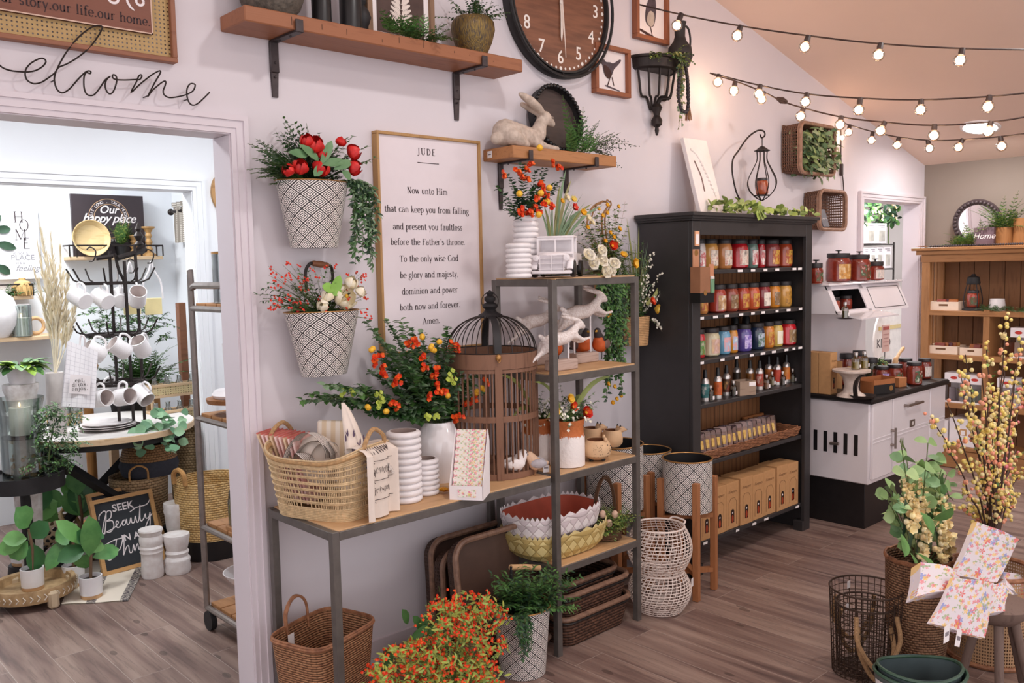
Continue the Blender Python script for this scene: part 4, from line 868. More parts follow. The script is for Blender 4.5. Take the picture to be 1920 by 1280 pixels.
# -------- glossy white jug of orange flowers
g=onz(788,890,Z1); g.y=min(g.y,2.81); t=thing('flower_jug','glossy white jug with a big loose bunch of orange and yellow flowers on console','vase',(g.x,g.y,Z1+.003)); L=Vector(t.location)
r=w_at(740,834,860,g.y)/2; hj=ony(788,796,g.y).z-Z1; m=MB(pm('f3f0f2',.12,var=.02,coat=.6,name='gloss_glaze')); m.lathe([(.001,0),(r*.72,0),(r*.9,hj*.25),(r,hj*.5),(r*.93,hj*.72),(r*.68,hj*.9),(r*.62,hj),(r*.56,hj),(r*.6,hj*.88),(.001,hj*.6)],n=40); m.build('jug',t)
m=MB(G3); base=Vector((0,0,hj-.03)); GS=[G1,G2,pm('56794f',.55,var=.3),G5]
tg=[(700,610),(722,628),(755,598),(760,625),(745,655),(795,628),(822,640),(842,618),(848,650),(790,670),(868,712),(900,735),(878,760),(652,722),(592,738),(630,742),(662,735),(712,682),(722,712),(742,742),(775,690),(802,728),(820,758),(690,760),(840,700),(855,680),(880,720),(610,730),(680,735),(770,730),(760,690),(575,735),(605,745),(720,660),(735,605),(885,690),(895,745),(865,700),(780,640),(800,700),(705,740),(745,700),(850,740),(830,735),(700,770),(735,770),(860,770),(815,690),(690,700),(640,755)]
for i,(px,py) in enumerate(tg):
 q=ony(px,py,g.y+U(-.12,.1))-L; sprig_to(m,base,q,max(7,int(q.length*52)),.042,.034,GS,.3,start=.25,taper=.3)
m.build('foliage',t); m=MB(ORG); mats=[ORG,pm('f08030',.55,col2='e85a20',scale=60),REDO]
for px,py in ((706,672),(712,690),(718,705),(737,716),(745,712),(765,645),(775,638),(845,646),(858,655),(850,652),(792,668),(812,705),(818,722),(823,733),(800,742),(868,757),(884,748),(878,756),(908,716),(832,735),(742,762),(735,757),(815,695),(860,778),(848,788),(795,690),(700,680)):
 c=ony(px,py,g.y+U(-.14,-.05))-L
 for _ in range(4): flower(m,c+Vector((U(-.012,.012),U(-.012,.012),U(-.012,.012))),(U(-.6,.6),-1,U(-.2,.8)),.017,mats,None,5,.7)
m.build('orange_blooms',t,kind='stuff'); m=MB(YEL)
for px,py in ((697,655),(793,630),(823,638),(808,650),(690,763),(725,770),(812,655),(905,728),(893,735),(840,740)):
 c=ony(px,py,g.y-.1)-L; [m.sph(c+Vector((U(-.006,.006),0,U(-.006,.006))),.011,None,8,6) for _ in range(2)]
m.build('yellow_buds',t,kind='stuff'); m=MB(LIME)
for px,py in ((708,742),(716,752),(712,760),(845,700),(850,714),(842,710),(800,782),(815,780),(640,738),(658,736)):
 c=ony(px,py,g.y-.1)-L; [flower(m,c+Vector((U(-.012,.012),0,U(-.012,.012))),(U(-.5,.5),-1,.4),.014,None,None,4,.6) for _ in range(4)]
m.build('lime_blooms',t,kind='stuff')
# -------- floral soap display, birdcage, two little birds
a=onz(843,938,Z1); b=onz(905,940,Z1); rz=math.atan2((b-a).y,(b-a).x); wd_=(b-a).length; t=thing('tissue_display','white display box of floral wrapped packs leaning back, beside the birdcage','box',(a.x,a.y,Z1+.003),rz); m=MB(pm('f1ebec',.7,var=.02,name='display_card'))
m.box((wd_/2,-.0+.002,.027),(wd_,.003,.054)); m.box((wd_/2,.06,.002),(wd_,.12,.003))
for x in (0,wd_):
 V=[(x,0,0),(x,.12,0),(x,.13,.2),(x,.11,.25),(x,.0,.055)]; m.add(V+[(p[0]+.002,p[1],p[2]) for p in V],[(0,1,2,3,4),(9,8,7,6,5),(3,4,9,8),(2,3,8,7)])
m.quad((0,.12,0),(wd_,.12,0),(wd_,.132,.22),(0,.132,.22)); m.build('tray',t)
FL=floral('f6efe6',['f2d774','ef8fae','f6c76a','9ec58a','e66a94'],60,.42,'floral_wrap')
for i in range(9):
 k=MB(FL); y0=.012+.011*i; z0=.05+.024*i; k.box((wd_/2,y0+.01,z0-.02),(wd_-.012,.006,.05),bev=.002); k.build('pack',t)
k=MB(FL); k.box((wd_/2+.004,-.0005,.026),(wd_*.55,.001,.03)); k.build('label_print',t)
C=onz(915,880,Z1); R=w_at(832,999,780,C.y)/2; C.y=min(C.y,2.955-R); zb=ony(915,690,C.y-R*.7).z-Z1; hb=ony(915,667,C.y-R*.7).z-Z1; zm=ony(915,790,C.y-R*.7).z-Z1; za=ony(912,592,C.y).z-Z1; zf=ony(908,546,C.y).z-Z1
WDC=wood('84604c','5d4033',2,.65,6); t=thing('birdcage','round wooden slatted birdcage with black wire dome and finial on the console','birdcage',(C.x,C.y,Z1+.004))
def band(z0,z1,r,th,mat,name): m=MB(mat); m.lathe([(r-th,z0),(r,z0),(r,z1),(r-th,z1),(r-th,z0)],n=48); m.build(name,t)
band(0,.025,R,.02,WDC,'base_ring'); band(zm-.012,zm+.012,R+.003,.008,WDC,'middle_ring'); band(zb-.012,hb,R+.004,.014,WDC,'top_ring'); band(zb-.028,zb-.014,R+.001,.01,WDC,'top_ring')
m=MB(WDC); m.lathe([(.001,.003),(R-.01,.003),(R-.01,.012),(.001,.012)],n=40); m.build('floor_board',t)
bar=MB(WDC); bar.box((R-.006,0,(zb)/2),(.006,.006,zb-.01)); o_=bar.build('bar',t)
for i in range(1,44): q=o_.copy(); COL.objects.link(q); q.parent=t; q.rotation_euler=(0,0,2*PI*i/44)
pst=MB(WDC); pst.box((R-.002,0,zb/2),(.014,.03,zb)); o_=pst.build('post',t); o_.rotation_euler=(0,0,-2.27+.12)
for i in range(1,4): q=o_.copy(); COL.objects.link(q); q.parent=t; q.rotation_euler=(0,0,-2.15+PI/2*i)
dz=za-hb; dome=lambda a,th: Vector((R*math.cos(a)*math.cos(th),R*math.sin(a)*math.cos(th),hb+dz*math.sin(th)))
wr=MB(IRON); wr.tube([dome(0,th*PI/2/12) for th in range(12)],.0022,n=5); o_=wr.build('dome_wire',t)
for i in range(1,24): q=o_.copy(); COL.objects.link(q); q.parent=t; q.rotation_euler=(0,0,2*PI*i/24)
st=MB(BLKM); V=[]
for th in range(12): p=dome(0,th*PI/2/12); V+=[p+Vector((.003,-.014,.002)),p+Vector((.003,.014,.002))]
st.add(V,[(2*i,2*i+1,2*i+3,2*i+2) for i in range(11)]); o_=st.build('dome_strap',t); o_.rotation_euler=(0,0,-2.15)
q=o_.copy(); COL.objects.link(q); q.parent=t; q.rotation_euler=(0,0,-2.15+PI)
m=MB(IRON); m.tube([dome(2*PI*i/40,0)+Vector((0,0,.002)) for i in range(40)],.003,n=5,closed=True); m.build('dome_base_wire',t)
m=MB(BLKM); H_=zf-za; m.lathe([(.055,-.012),(.05,.0),(.03,.012),(.022,.025),(.034,.04),(.03,.052),(.016,.06),(.024,.072),(.024,.085),(.012,.095),(.017,.108),(.001,.12)],n=24,T=TR(0,0,za,0,0,0,(1,1,H_/.12))); m.build('finial',t)
m=MB(IRON); m.tube([(.036*math.cos(a*PI/12),0,za+H_*.55+.036*math.sin(a*PI/12)) for a in range(24)],.002,n=5,closed=True); k=m.build('ring',t); k.rotation_euler=(0,0,-.6)
m=MB(RIMG); m.sph(dome(-2.15,0)+Vector((-.004,-.006,-.012)),.012,None,10,6,(1,1,1.2)); m.tube([dome(-2.15,0)+Vector((-.009,-.011,-.012+.0))+Vector((.008*math.cos(a),-.004,.008*math.sin(a)-.01)) for a in [i*.7 for i in range(10)]],.0018); m.build('latch',t)
BRDW=pm('eee6e4',.8,var=.1,scale=60,name='felt_white'); BRDB=pm('dcb99c',.8,var=.15,scale=60,name='felt_tan'); BLU=pm('b9b3b8',.8,var=.2,scale=60)
def bird(name,label,px,py,mat,wing,rz,flip,s=1,base=Z1+.004):
 g=onz(px,py,base); t=thing(name,label,'figurine',(g.x,g.y,base),rz)
 m=blobmesh([[(.0,0,.05,.03),(.014,0,.07,.026),(.026,0,.088,.02)],[(0,0,.05,.03),(-.03,0,.048,.018),(-.055,0,.052,.009)]],mat,.004); m.M=None; m.v=[tuple(Vector(v)*s) for v in m.v]; m.build('body',t)
 k=MB(pm('c9a08a',.6)); k.lathe([(.006,0),(.001,.014)],n=8,T=TR(.044*s,0,.087*s,0,PI/2)); k.build('beak',t)
 k=MB(wing)
 for sg in (1,-1): k.sph((-.012*s,sg*.026*s,.055*s),.026*s,None,10,6,(1.4,.35,.8));
 k.build('wing',t); k=MB(BLK); [k.sph((.034*s,sg*.014*s,.094*s),.0035*s,None,6,4) for sg in (1,-1)]; k.build('eye',t)
 k=MB(IRON); [k.tube([(0,sg*.012*s,.028*s),(.003,sg*.012*s,0),(.018,sg*.014*s,.001)],.0016,pm('a5744e',.6),5) for sg in (1,-1)]; k.build('foot',t); return t
bird('bird_figurine','white felt bird with striped wing edge, standing in front of the birdcage',970,893,BRDW,BRDW,-.35,1,1.05)
bird('bird_figurine','tan and grey felt bird with a price tag, facing the white felt bird',1004,890,BRDB,BLU,PI-.6,1,.95)
g=onz(1024,884,Z1+.005); m=MB(TAG); m.box((0,0,.014),(.026,.001,.032),bev=.0003); m.box((0,-.0008,.018),(.018,.0005,.006),pm('9a9296',.8)); solo('price_tag','white price tag leaning against the tan felt bird','tag',m,(g.x,g.y,Z1+.004),-.5)
m=MB(ORG); flower(m,(0,0,.006),(0,-.2,1),.024,[YEL,pm('e89a30',.6)],YEL,8,.15,layers=2); g=onz(832,926,Z1); solo('dried_flower','loose yellow orange dried flower lying on console beside the tissue display','flower',m,(g.x,g.y,Z1+.004))
# -------- top of the tower
ribbed('ribbed_vase','white ribbed vase in front on left end of the tower top',973,516,49,456,7,ZT+.01,y=2.57)
v2=ribbed('ribbed_vase','taller white ribbed vase filled with orange flowers on the tower top',987,508,49,404,11,ZT+.01,y=2.7)
t=thing('orange_bouquet','loose bunch of orange and yellow flowers rising from the taller tower top vase','flowers',v2.location); L=Vector(v2.location); hb_=ony(987,404,2.7).z-ZT-.02; m=MB(G3)
tg=[(930,350),(940,385),(955,330),(965,310),(985,310),(1005,320),(1030,318),(1045,330),(1040,345),(1020,340),(1000,345),(975,360),(960,365),(1050,350),(995,380),(950,395),(1010,365)]
for px,py in tg: q=ony(px,py,2.68+U(-.07,.07))-L; sprig_to(m,Vector((0,0,hb_-.03)),q,max(5,int(q.length*30)),.034,.028,[G3,G1,pm('3a5a46',.55,var=.3)],.3,start=.3)
m.build('foliage',t); m=MB(ORG)
for px,py in ((942,328),(968,322),(985,318),(975,330),(993,312),(1033,308),(1045,315),(1012,345),(1018,352),(985,335),(1020,368),(1005,372),(978,395),(986,400),(998,392),(992,402),(1008,398),(1018,385),(972,400),(1030,388)):
 c=ony(px,py,2.64)-L; [flower(m,c+Vector((U(-.01,.01),U(-.01,.01),U(-.01,.01))),(U(-.6,.6),-1,U(-.2,.8)),.017,mats,None,5,.7) for _ in range(4)]
m.build('orange_blooms',t,kind='stuff'); m=MB(YEL); [m.sph(ony(px,py,2.63)-L,.014,None,8,6) for px,py in ((974,363),(1014,362),(1030,352),(1026,378),(1012,277),(1010,402))]; m.build('yellow_buds',t,kind='stuff')
# toy truck
g=onz(1053,520,ZT+.008); dcam=Vector((-g.x,-g.y,0)).normalized(); fr_=math.atan2(dcam.y,dcam.x)+PI/2-.18
t=thing('toy_truck','white painted metal toy truck with wire grille on the tower top','toy',(g.x+.03,g.y+.055,ZT+.009),fr_); PW=pm('f0eaec',.4,var=.05,scale=30,name='white_enamel')
s_=w_at(1010,1095,480,2.6)/.2*1.02
t.scale=(s_,s_,s_)
def tr(name,fn): m=MB(PW); fn(m); return m.build(name,t)
def hood(m):
 m.box((0,-.075,.062),(.13,.07,.062),bev=.014); m.sph((0,-.075,.092),.066,None,16,8,(1,.62,.22)); m.box((0,-.02,.036),(.15,.12,.012),bev=.003)
tr('hood',hood)
def cab(m):
 for x in (-.075,.075):
  m.box((x,-.03,.132),(.008,.008,.072)); m.box((x,.045,.132),(.008,.008,.072)); m.box((x,.008,.07),(.006,.08,.07),bev=.002)
 m.box((0,.008,.17),(.158,.09,.008),bev=.003); m.box((0,-.03,.102),(.15,.006,.01)); m.box((0,-.032,.133),(.005,.005,.07)); m.box((0,.045,.1),(.15,.005,.13)); m.box((0,-.03,.163),(.15,.006,.012))
tr('cab',cab)
def bed(m):
 for x in (-.075,.075): m.box((x,.115,.075),(.006,.13,.05),bev=.001)
 m.box((0,.115,.052),(.15,.13,.006)); m.box((0,.18,.075),(.15,.006,.05)); m.box((0,.052,.075),(.15,.006,.05))
tr('bed',bed)
def gr(m):
 m.box((0,-.111,.06),(.098,.004,.066),pm('cfc8cc',.5))
 for z in (.035,.058,.08): m.tube([(-.056,-.117,z),(.056,-.117,z)],.0018)
 for x in (-.05,0,.05): m.tube([(x,-.117,.026),(x,-.117,.094)],.0018)
 m.box((0,-.118,.022),(.17,.012,.014),bev=.004)
tr('grille',gr)
for x in (-.075,.075):
 def fen(m,x=x): m.tube(smooth([(x,-.115,.035),(x,-.095,.07),(x,-.06,.072),(x,-.03,.04)],4),.014,n=8,flat=.6)
 tr('fender',fen); m=MB(PW); m.lathe([(.001,.0),(.013,0),(.013,.012),(.001,.014)],n=14,T=TR(x*.86,-.112,.082,PI/2)); m.build('headlamp',t)
for x in (-.082,.082):
 for y in (-.07,.11): m=MB(BLK); m.lathe([(.001,-.011),(.022,-.011),(.034,-.009),(.036,0),(.034,.009),(.022,.011),(.001,.011)],n=22,T=TR(x,y,.036,0,PI/2)); m.build('wheel',t)
# white peonies lying beside the truck
t=thing('white_peonies','bunch of creamy white silk peonies lying at front edge of the tower top','flowers',(0,0,0))
for px,py,r in ((1104,478,.033),(1112,492,.035),(1136,508,.036),(1152,494,.032),(1128,488,.036),(1128,470,.03),(1148,516,.026)):
 q=ony(px,py,FY+.0); q.z=max(q.z,ZT+.03); k=MB(CREAM); d=Vector((U(-.5,.2),-1,U(0,.7))).normalized()
 for L_ in range(3):
  for j in range(6): x,y,_=ortho(d); a=j*PI/3+L_*.5; o_=x*math.cos(a)+y*math.sin(a); k.leaf(q-d*r*.4,(o_*(1-.25*L_)+d*(.25+.45*L_)).normalized(),d,r*1.1,r*1.05,pm('f6f2ea',.6,col2='efe6d2',scale=30),-.35,True)
 k.sph(q,r*.55,CREAM,8,6); k.build('peony',t)
m=MB(G3)
for i in range(16): p=Vector((U(2.68,2.95),U(2.56,2.68),ZT+.014)); m.leaf(p,(U(-1,1),U(-.6,.1),.05),(0,0,1),U(.07,.12),.03,[G3,G1][i%2],.05,True)
m.build('leaves',t)
# tall grasses and flowers behind the truck
t=thing('flower_basket','arrangement of olive grass blades with cream and red flowers behind the toy truck','flowers',(0,0,0)); b0=Vector((2.83,2.76,ZT+.012)); m=MB(weave('b98d58','8f6a3e',30,60)); m.lathe([(.001,0),(.05,0),(.062,.07),(.055,.07),(.001,.06)],n=20,T=TR(*b0)); m.build('basket',t); b1=b0+Vector((0,0,.06)); m=MB(OLIVE)
for px,py,w_ in ((1061,318,.02),(1050,345,.018),(1088,395,.022),(1072,335,.02),(1020,387,.018),(1010,392,.014),(1110,382,.018),(1130,385,.015),(1035,420,.012),(1045,400,.01)): blade(m,b1,ony(px,py,2.75),w_,[OLIVE,pm('a3a070',.6,var=.2),G5][int(px)%3],.05)
for i in range(40): blade(m,b1,ony(U(1020,1100),U(360,430),2.75+U(-.06,.06)),.005,G5,.03)
m.build('grass_blades',t); m=MB(CREAM)
for px,py,r,mt in ((1060,372,.026,CREAM),(1074,375,.022,pm('f2dc7a',.6)),(1052,378,.018,YEL),(1092,400,.024,YEL),(1100,410,.026,CREAM),(1108,418,.022,CREAM)): flower(m,ony(px,py,2.7),(U(-.3,.3),-1,.4),r,mt,YEL,6,.5,layers=2)
m.build('cream_blooms',t,kind='stuff'); m=MB(RED); flower(m,ony(1075,390,2.69),(0,-1,.3),.026,[RED,pm('e8503a',.5)],CREAM,6,.5,layers=2); m.build('red_bloom',t)
# ================================================================ rest of the tower: figurines, pots, baskets, and the floor in front
# -------- running rabbits on rods
RABM=pm('f3ebe8',.75,col2='d6c6bf',scale=130,bump=.3,stretch=(1,1,1),name='washed_resin'); BLOCK=wood('b9a297','8f786d',0,.8,6)
RABC=[[(-.09,.0,.0,.035),(-.04,0,.012,.036),(.02,0,.014,.032),(.07,0,.03,.026),(.105,0,.062,.02),(.13,0,.075,.023),(.158,0,.062,.013)],
[(.09,-.012,.02,.016),(.14,-.012,.0,.01),(.19,-.012,.005,.008)],[(.08,.012,.015,.016),(.13,.012,-.01,.01),(.17,.012,-.012,.008)],
[(-.1,-.015,-.01,.03),(-.14,-.016,-.04,.016),(-.18,-.016,-.06,.01),(-.22,-.016,-.085,.008)],[(-.1,.015,-.01,.028),(-.13,.016,-.05,.015),(-.16,.016,-.085,.009)],
[(.12,-.008,.095,.011),(.07,-.012,.105,.013),(.02,-.014,.115,.011),(-.01,-.014,.12,.006)],[(.12,.008,.095,.01),(.075,.014,.115,.012),(.03,.016,.13,.01)],[(-.12,0,.02,.014),(-.14,0,.035,.012)]]
rab=blobmesh(RABC,RABM,.006)
def rabbit(label,px,py,y,s,rz,zb,first=[None]):
 g=ony(px,py,y); h=g.z-zb
 t=thing('running_rabbit_figurine',label,'figurine',(g.x,y,zb),rz,group='running rabbits on rods')
 m=MB(BLOCK); m.box((0,0,.0225),(.15,.06,.045),bev=.004); m.build('base_block',t)
 for x in (-.06,.05): m=MB(PW); m.tube([(x*s,0,.045),(x*s,0,h)],.0042,n=6); m.build('rod',t)
 o=rab.build('body',t) if first[0] is None else first[0].copy()
 if first[0] is None: first[0]=o
 else: COL.objects.link(o); o.parent=t
 o.location=(0,0,h); o.scale=(s,s,s); return t
rabbit('running white rabbit figurine raised highest, nearest the right post of the tower',1093,590,2.72,1.0,0,Z2+.004)
rabbit('running white rabbit figurine in front and lower, its rods on the middle base block',1052,640,2.6,.9,0,Z2+.004)
rabbit('running white rabbit figurine farthest left, behind the birdcage dome',1008,606,2.83,.9,0,Z2+.004)
# -------- robins
RB=pm('3b3334',.6,var=.25,scale=40,name='robin_back'); RO=pm('d9642a',.6,var=.15,scale=30,name='robin_breast'); RT=pm('7a6058',.6,var=.2)
def robin(label,px,py,y,rz,zb,s=1.0):
 g=ony(px,py,y); t=thing('robin_figurine',label,'figurine',(g.x,y,zb),rz,group='painted robins'); t.scale=(s,s,s)
 m=blobmesh([[(-.02,0,.058,.03),(.01,0,.068,.034),(.022,0,.088,.027)]],RO,.005); m.build('breast',t)
 m=blobmesh([[(.024,0,.112,.021),(.03,0,.13,.019),(.034,0,.138,.016)],[(-.03,0,.07,.026),(-.005,0,.09,.028),(.01,0,.108,.022)],[(-.03,0,.068,.024),(-.08,0,.055,.012),(-.125,0,.045,.009)]],RB,.005); m.build('back_and_head',t)
 for sg in (1,-1): m=MB(RT); m.sph((-.03,sg*.03,.07),.03,None,10,6,(1.5,.3,.75)); m.build('wing',t)
 m=MB(pm('d8a53a',.5)); m.lathe([(.006,0),(.001,.018)],n=8,T=TR(.05,0,.137,0,PI/2+.2)); m.build('beak',t)
 for sg in (1,-1): m=MB(IRON); m.tube([(0,sg*.012,.035),(.004,sg*.012,.003),(.02,sg*.014,.003)],.002,n=5); m.build('leg',t)
 return t
robin('orange breasted robin figurine facing out, between the white rods',1093,640,2.79,-1.9,Z2+.004)
robin('orange breasted robin figurine nearest right, tail pointing to the wall planter',1124,640,2.75,-2.7,Z2+.004)
robin('orange breasted robin figurine on the left, half hidden by the front tower post',1042,645,2.8,-2.4,Z2+.004)
# -------- rope bound planters on the wall with their flowers
def ropepot(name,label,px,pt,pb,w_,y):
 zt=ony(px,pt,y).z; zb=ony(px,pb,y).z; h=zt-zb; r=w_/2; t=thing(name,label,'planter',(ony(px,pt,y).x,y,zb)); m=MB(pm('d3a878',.7,var=.25,scale=60,name='coiled_rope')); n=int(h/.0088)
 for i in range(n): z=h*(i+.5)/n; k=.86+.14*z/h; m.tube([((r*k-.004)*math.cos(a*PI/14),(r*k-.004)*.8*math.sin(a*PI/14),z) for a in range(28)],.0052,n=5,closed=True)
 m.disc((0,0,.004),r*.85,T=Matrix.Diagonal((1,.8,1,1))); m.lathe([(r*.8,.01),(r*.93,h-.006)],pm('7a4f2c',.8),24,sc=(1,.8)); m.disc((0,0,h*.8),r*.88,pm('4a3524',.9),T=Matrix.Diagonal((1,.8,1,1))); m.build('pot',t); return t,h
t,h=ropepot('rope_planter','coiled rope wall planter of red and yellow poppies against the black bookcase side',1193,593,647,w_at(1165,1222,600,2.905),2.91)
L=Vector(t.location); top=Vector((0,-.01,h-.01)); m=MB(OLIVE); q_=lambda px,py,y=2.86: ony(px,py,y)-L
for px,py,w_ in ((1175,408,.02),(1178,430,.02),(1198,425,.018),(1190,445,.016),(1205,500,.016),(1222,560,.014),(1172,500,.014),(1180,470,.012),(1185,520,.012)): blade(m,top,q_(px,py),w_,[OLIVE,pm('a3a070',.6,var=.2)][px%2],.04)
blade(m,q_(1212,570),q_(1246,512),.024,pm('b9bd78',.6,var=.2),-.03)
for i in range(40): blade(m,top,q_(U(1140,1225),U(450,560),2.88+U(-.05,.05)),.006,[G5,OLIVE][i%2],.03)
m.build('grass_blades',t); m=MB(G2)
for i in range(70): px,py=U(1135,1220),U(450,590); sprig_to(m,top,q_(px,py,2.88+U(-.06,.04)),9,.026,.014,[G2,G4,G1,G5],.3)
m.build('greens',t)
POP=[RED,pm('ef5a20',.5,col2='d8401a',scale=40)]; YP=[YEL,pm('f4d565',.5,col2='eab530',scale=40)]
for px,py,r,mt,c,d in ((1147,461,.034,POP,YEL,(-.3,-1,.2)),(1186,494,.036,YP,LIME,(.2,-1,.1)),(1168,480,.026,YP,YEL,(-.3,-.7,.6)),(1220,566,.03,POP,YEL,(.2,-.9,.4)),(1227,578,.036,YP,LIME,(.5,-1,-.2)),(1188,556,.026,POP,RED,(.1,-1,.3)),(1160,430,.018,YP,YEL,(0,-1,.5)),(1155,455,.02,[CREAM],LIME,(.3,-.8,.6))):
 k=MB(mt[0]); flower(k,q_(px,py,2.82),d,r,mt,c,5,.5,.22,layers=2,fine=True); k.build('poppy',t)
m=MB(CREAM); BL=pm('f4efe0',.6)
for tgt in ((1232,510),(1222,490),(1215,520),(1252,640),(1240,620),(1228,560),(1240,545),(1205,475)):
 p0=top if tgt[1]<570 else top+Vector((.04,-.02,0)); pts=sprig_to(m,p0,q_(*tgt,2.84),4,.012,.006,[G5],.9 if tgt[1]>570 else .5)
 for q in pts[3:]:
  for _ in range(4): flower(m,q+Vector((U(-.014,.014),U(-.01,.01),U(-.014,.014))),(U(-1,1),-1,U(-.5,1)),.0075,BL,None,4,.4)
m.build('white_blossoms',t,kind='stuff')
t,h=ropepot('rope_planter','coiled rope wall planter trailing green vine behind the tower top',1140,524,567,w_at(1107,1168,545,2.905),2.91)
L=Vector(t.location); top=Vector((0,-.02,h)); m=MB(G2); q_=lambda px,py,y=2.87: ony(px,py,y)-L
for i in range(95):
 px,py=U(1085,1180),U(380,525); sprig_to(m,top,q_(px,py,2.9+U(-.09,.03)),10,.028,.018,[G2,G1,G4],.35,ms=pm('9a7650',.7))
arc_=smooth([top,q_(1128,420),q_(1140,385),q_(1130,378),q_(1110,390),q_(1100,420)],6); m.tube(arc_,.005,pm('a57a50',.8,var=.3)); m.tube([a+Vector((.012,-.01,.004*(i%3))) for i,a in enumerate(arc_)],.004,pm('a57a50',.8,var=.3))
m.build('leafy_twigs',t); m=MB(G1)
for i in range(34):
 x0=U(1112,1160); p0=q_(x0,528,2.89-U(.02,.06)); dr=U(.2,.62) if x0>1128 else U(.08,.2); hang(m,p0,dr,(U(-.02,.02),-.04,0),int(14+dr*70),.024,.015,[G1,G2,G2,G3],STEM)
m.build('trailing_vine',t); m=MB(YEL)
for px,py in ((1137,385),(1157,388),(1120,392),(1128,405),(1142,437),(1133,452),(1100,427),(1136,400),(1149,445),(1141,588),(1137,592),(1158,650),(1150,640),(1138,720),(1150,725),(1154,748),(1147,755),(1162,742),(1125,560)): flower(m,q_(px,py,2.81),(U(-.3,.3),-1,.3),.018,YP,None,5,.6,layers=2)
m.build('yellow_blooms',t,kind='stuff')
# -------- dipped pots and animal planters at table height
TERA=pm('c9703c',.7,var=.2,scale=25,name='terracotta');
def dippedmat():
 t=NT('dipped_pot'); t.set(Roughness=.7); sp=t.n('ShaderNodeSeparateXYZ'); t.l(t.coord(),sp.inputs[0]); n=t.noise(t.coord((1,1,.6)),45,5,.7); n2=t.noise(t.coord((1,1,1)),90,4)
 f=t.math('GREATER_THAN',t.math('SUBTRACT',sp.outputs[2],t.math('MULTIPLY',t.math('SUBTRACT',n,.5),.1)),.128); t.base(t.mix(f,lin('ede4e0'),t.mix(n2,lin('cf7a42'),lin('b4602f')))); t.bump(n2,.3); return t.m
DIP=dippedmat()
def dipped(label,px,pb,y,fl):
 g=ony(px,pb,y); t=thing('dipped_pot',label,'planter',(g.x,y,Z1+.006),group=None); r=.077; hh_=.2; m=MB(DIP); m.lathe([(.001,0),(r,0),(r,.125),(r*.96,.13),(r*.93,.17),(r*.98,.18),(r*1.0,.2),(r*.9,.2),(r*.85,.16),(.001,.15)],n=36); m.build('pot',t)
 m=MB(G2); top=Vector((0,0,.17))
 for i in range(26): sprig(m,top,(U(-1,1),U(-1,.4),U(.4,1.2)),U(.1,.2),7,.022,.012,[G1,G5,G2],STEM,.5)
 for d,L,w_ in fl: blade(m,top,top+Vector(d)*L,w_,pm('9aa65c',.55,var=.2),.06)
 m.build('greens',t); m=MB(BL)
 for i in range(70): flower(m,top+Vector((U(-.09,.09),U(-.09,.05),U(.0,.1))),(U(-1,1),-1,U(0,1)),.009,BL,None,4,.4)
 m.build('white_blossoms',t,kind='stuff'); return t
t=dipped('white pot with rough terracotta neck nearest right, red and white flowers in it',1064,878,2.6,[((-.9,-.1,.9),.24,.018),((.9,-.2,.75),.26,.026),((.7,.1,.5),.2,.018),((-1,-.2,.3),.16,.014)])
L=Vector(t.location)
for px,py,r,mt in ((1072,763,.03,POP),(1096,774,.038,POP),(1066,748,.028,YP),(1040,772,.024,YP)): k=MB(RED); flower(k,ony(px,py,2.56)-L,(U(-.4,.4),-1,.3),r,mt,YEL,5,.5,.25,layers=2,fine=True); k.build('poppy',t)
dipped('white pot with terracotta neck behind, between the birdcage and the front tower post',1010,868,2.74,[((-.8,-.1,.8),.3,.022),((-1,-.3,.25),.22,.02)])
CLAY=pm('dcb68e',.7,var=.08,scale=25,name='pale_clay')
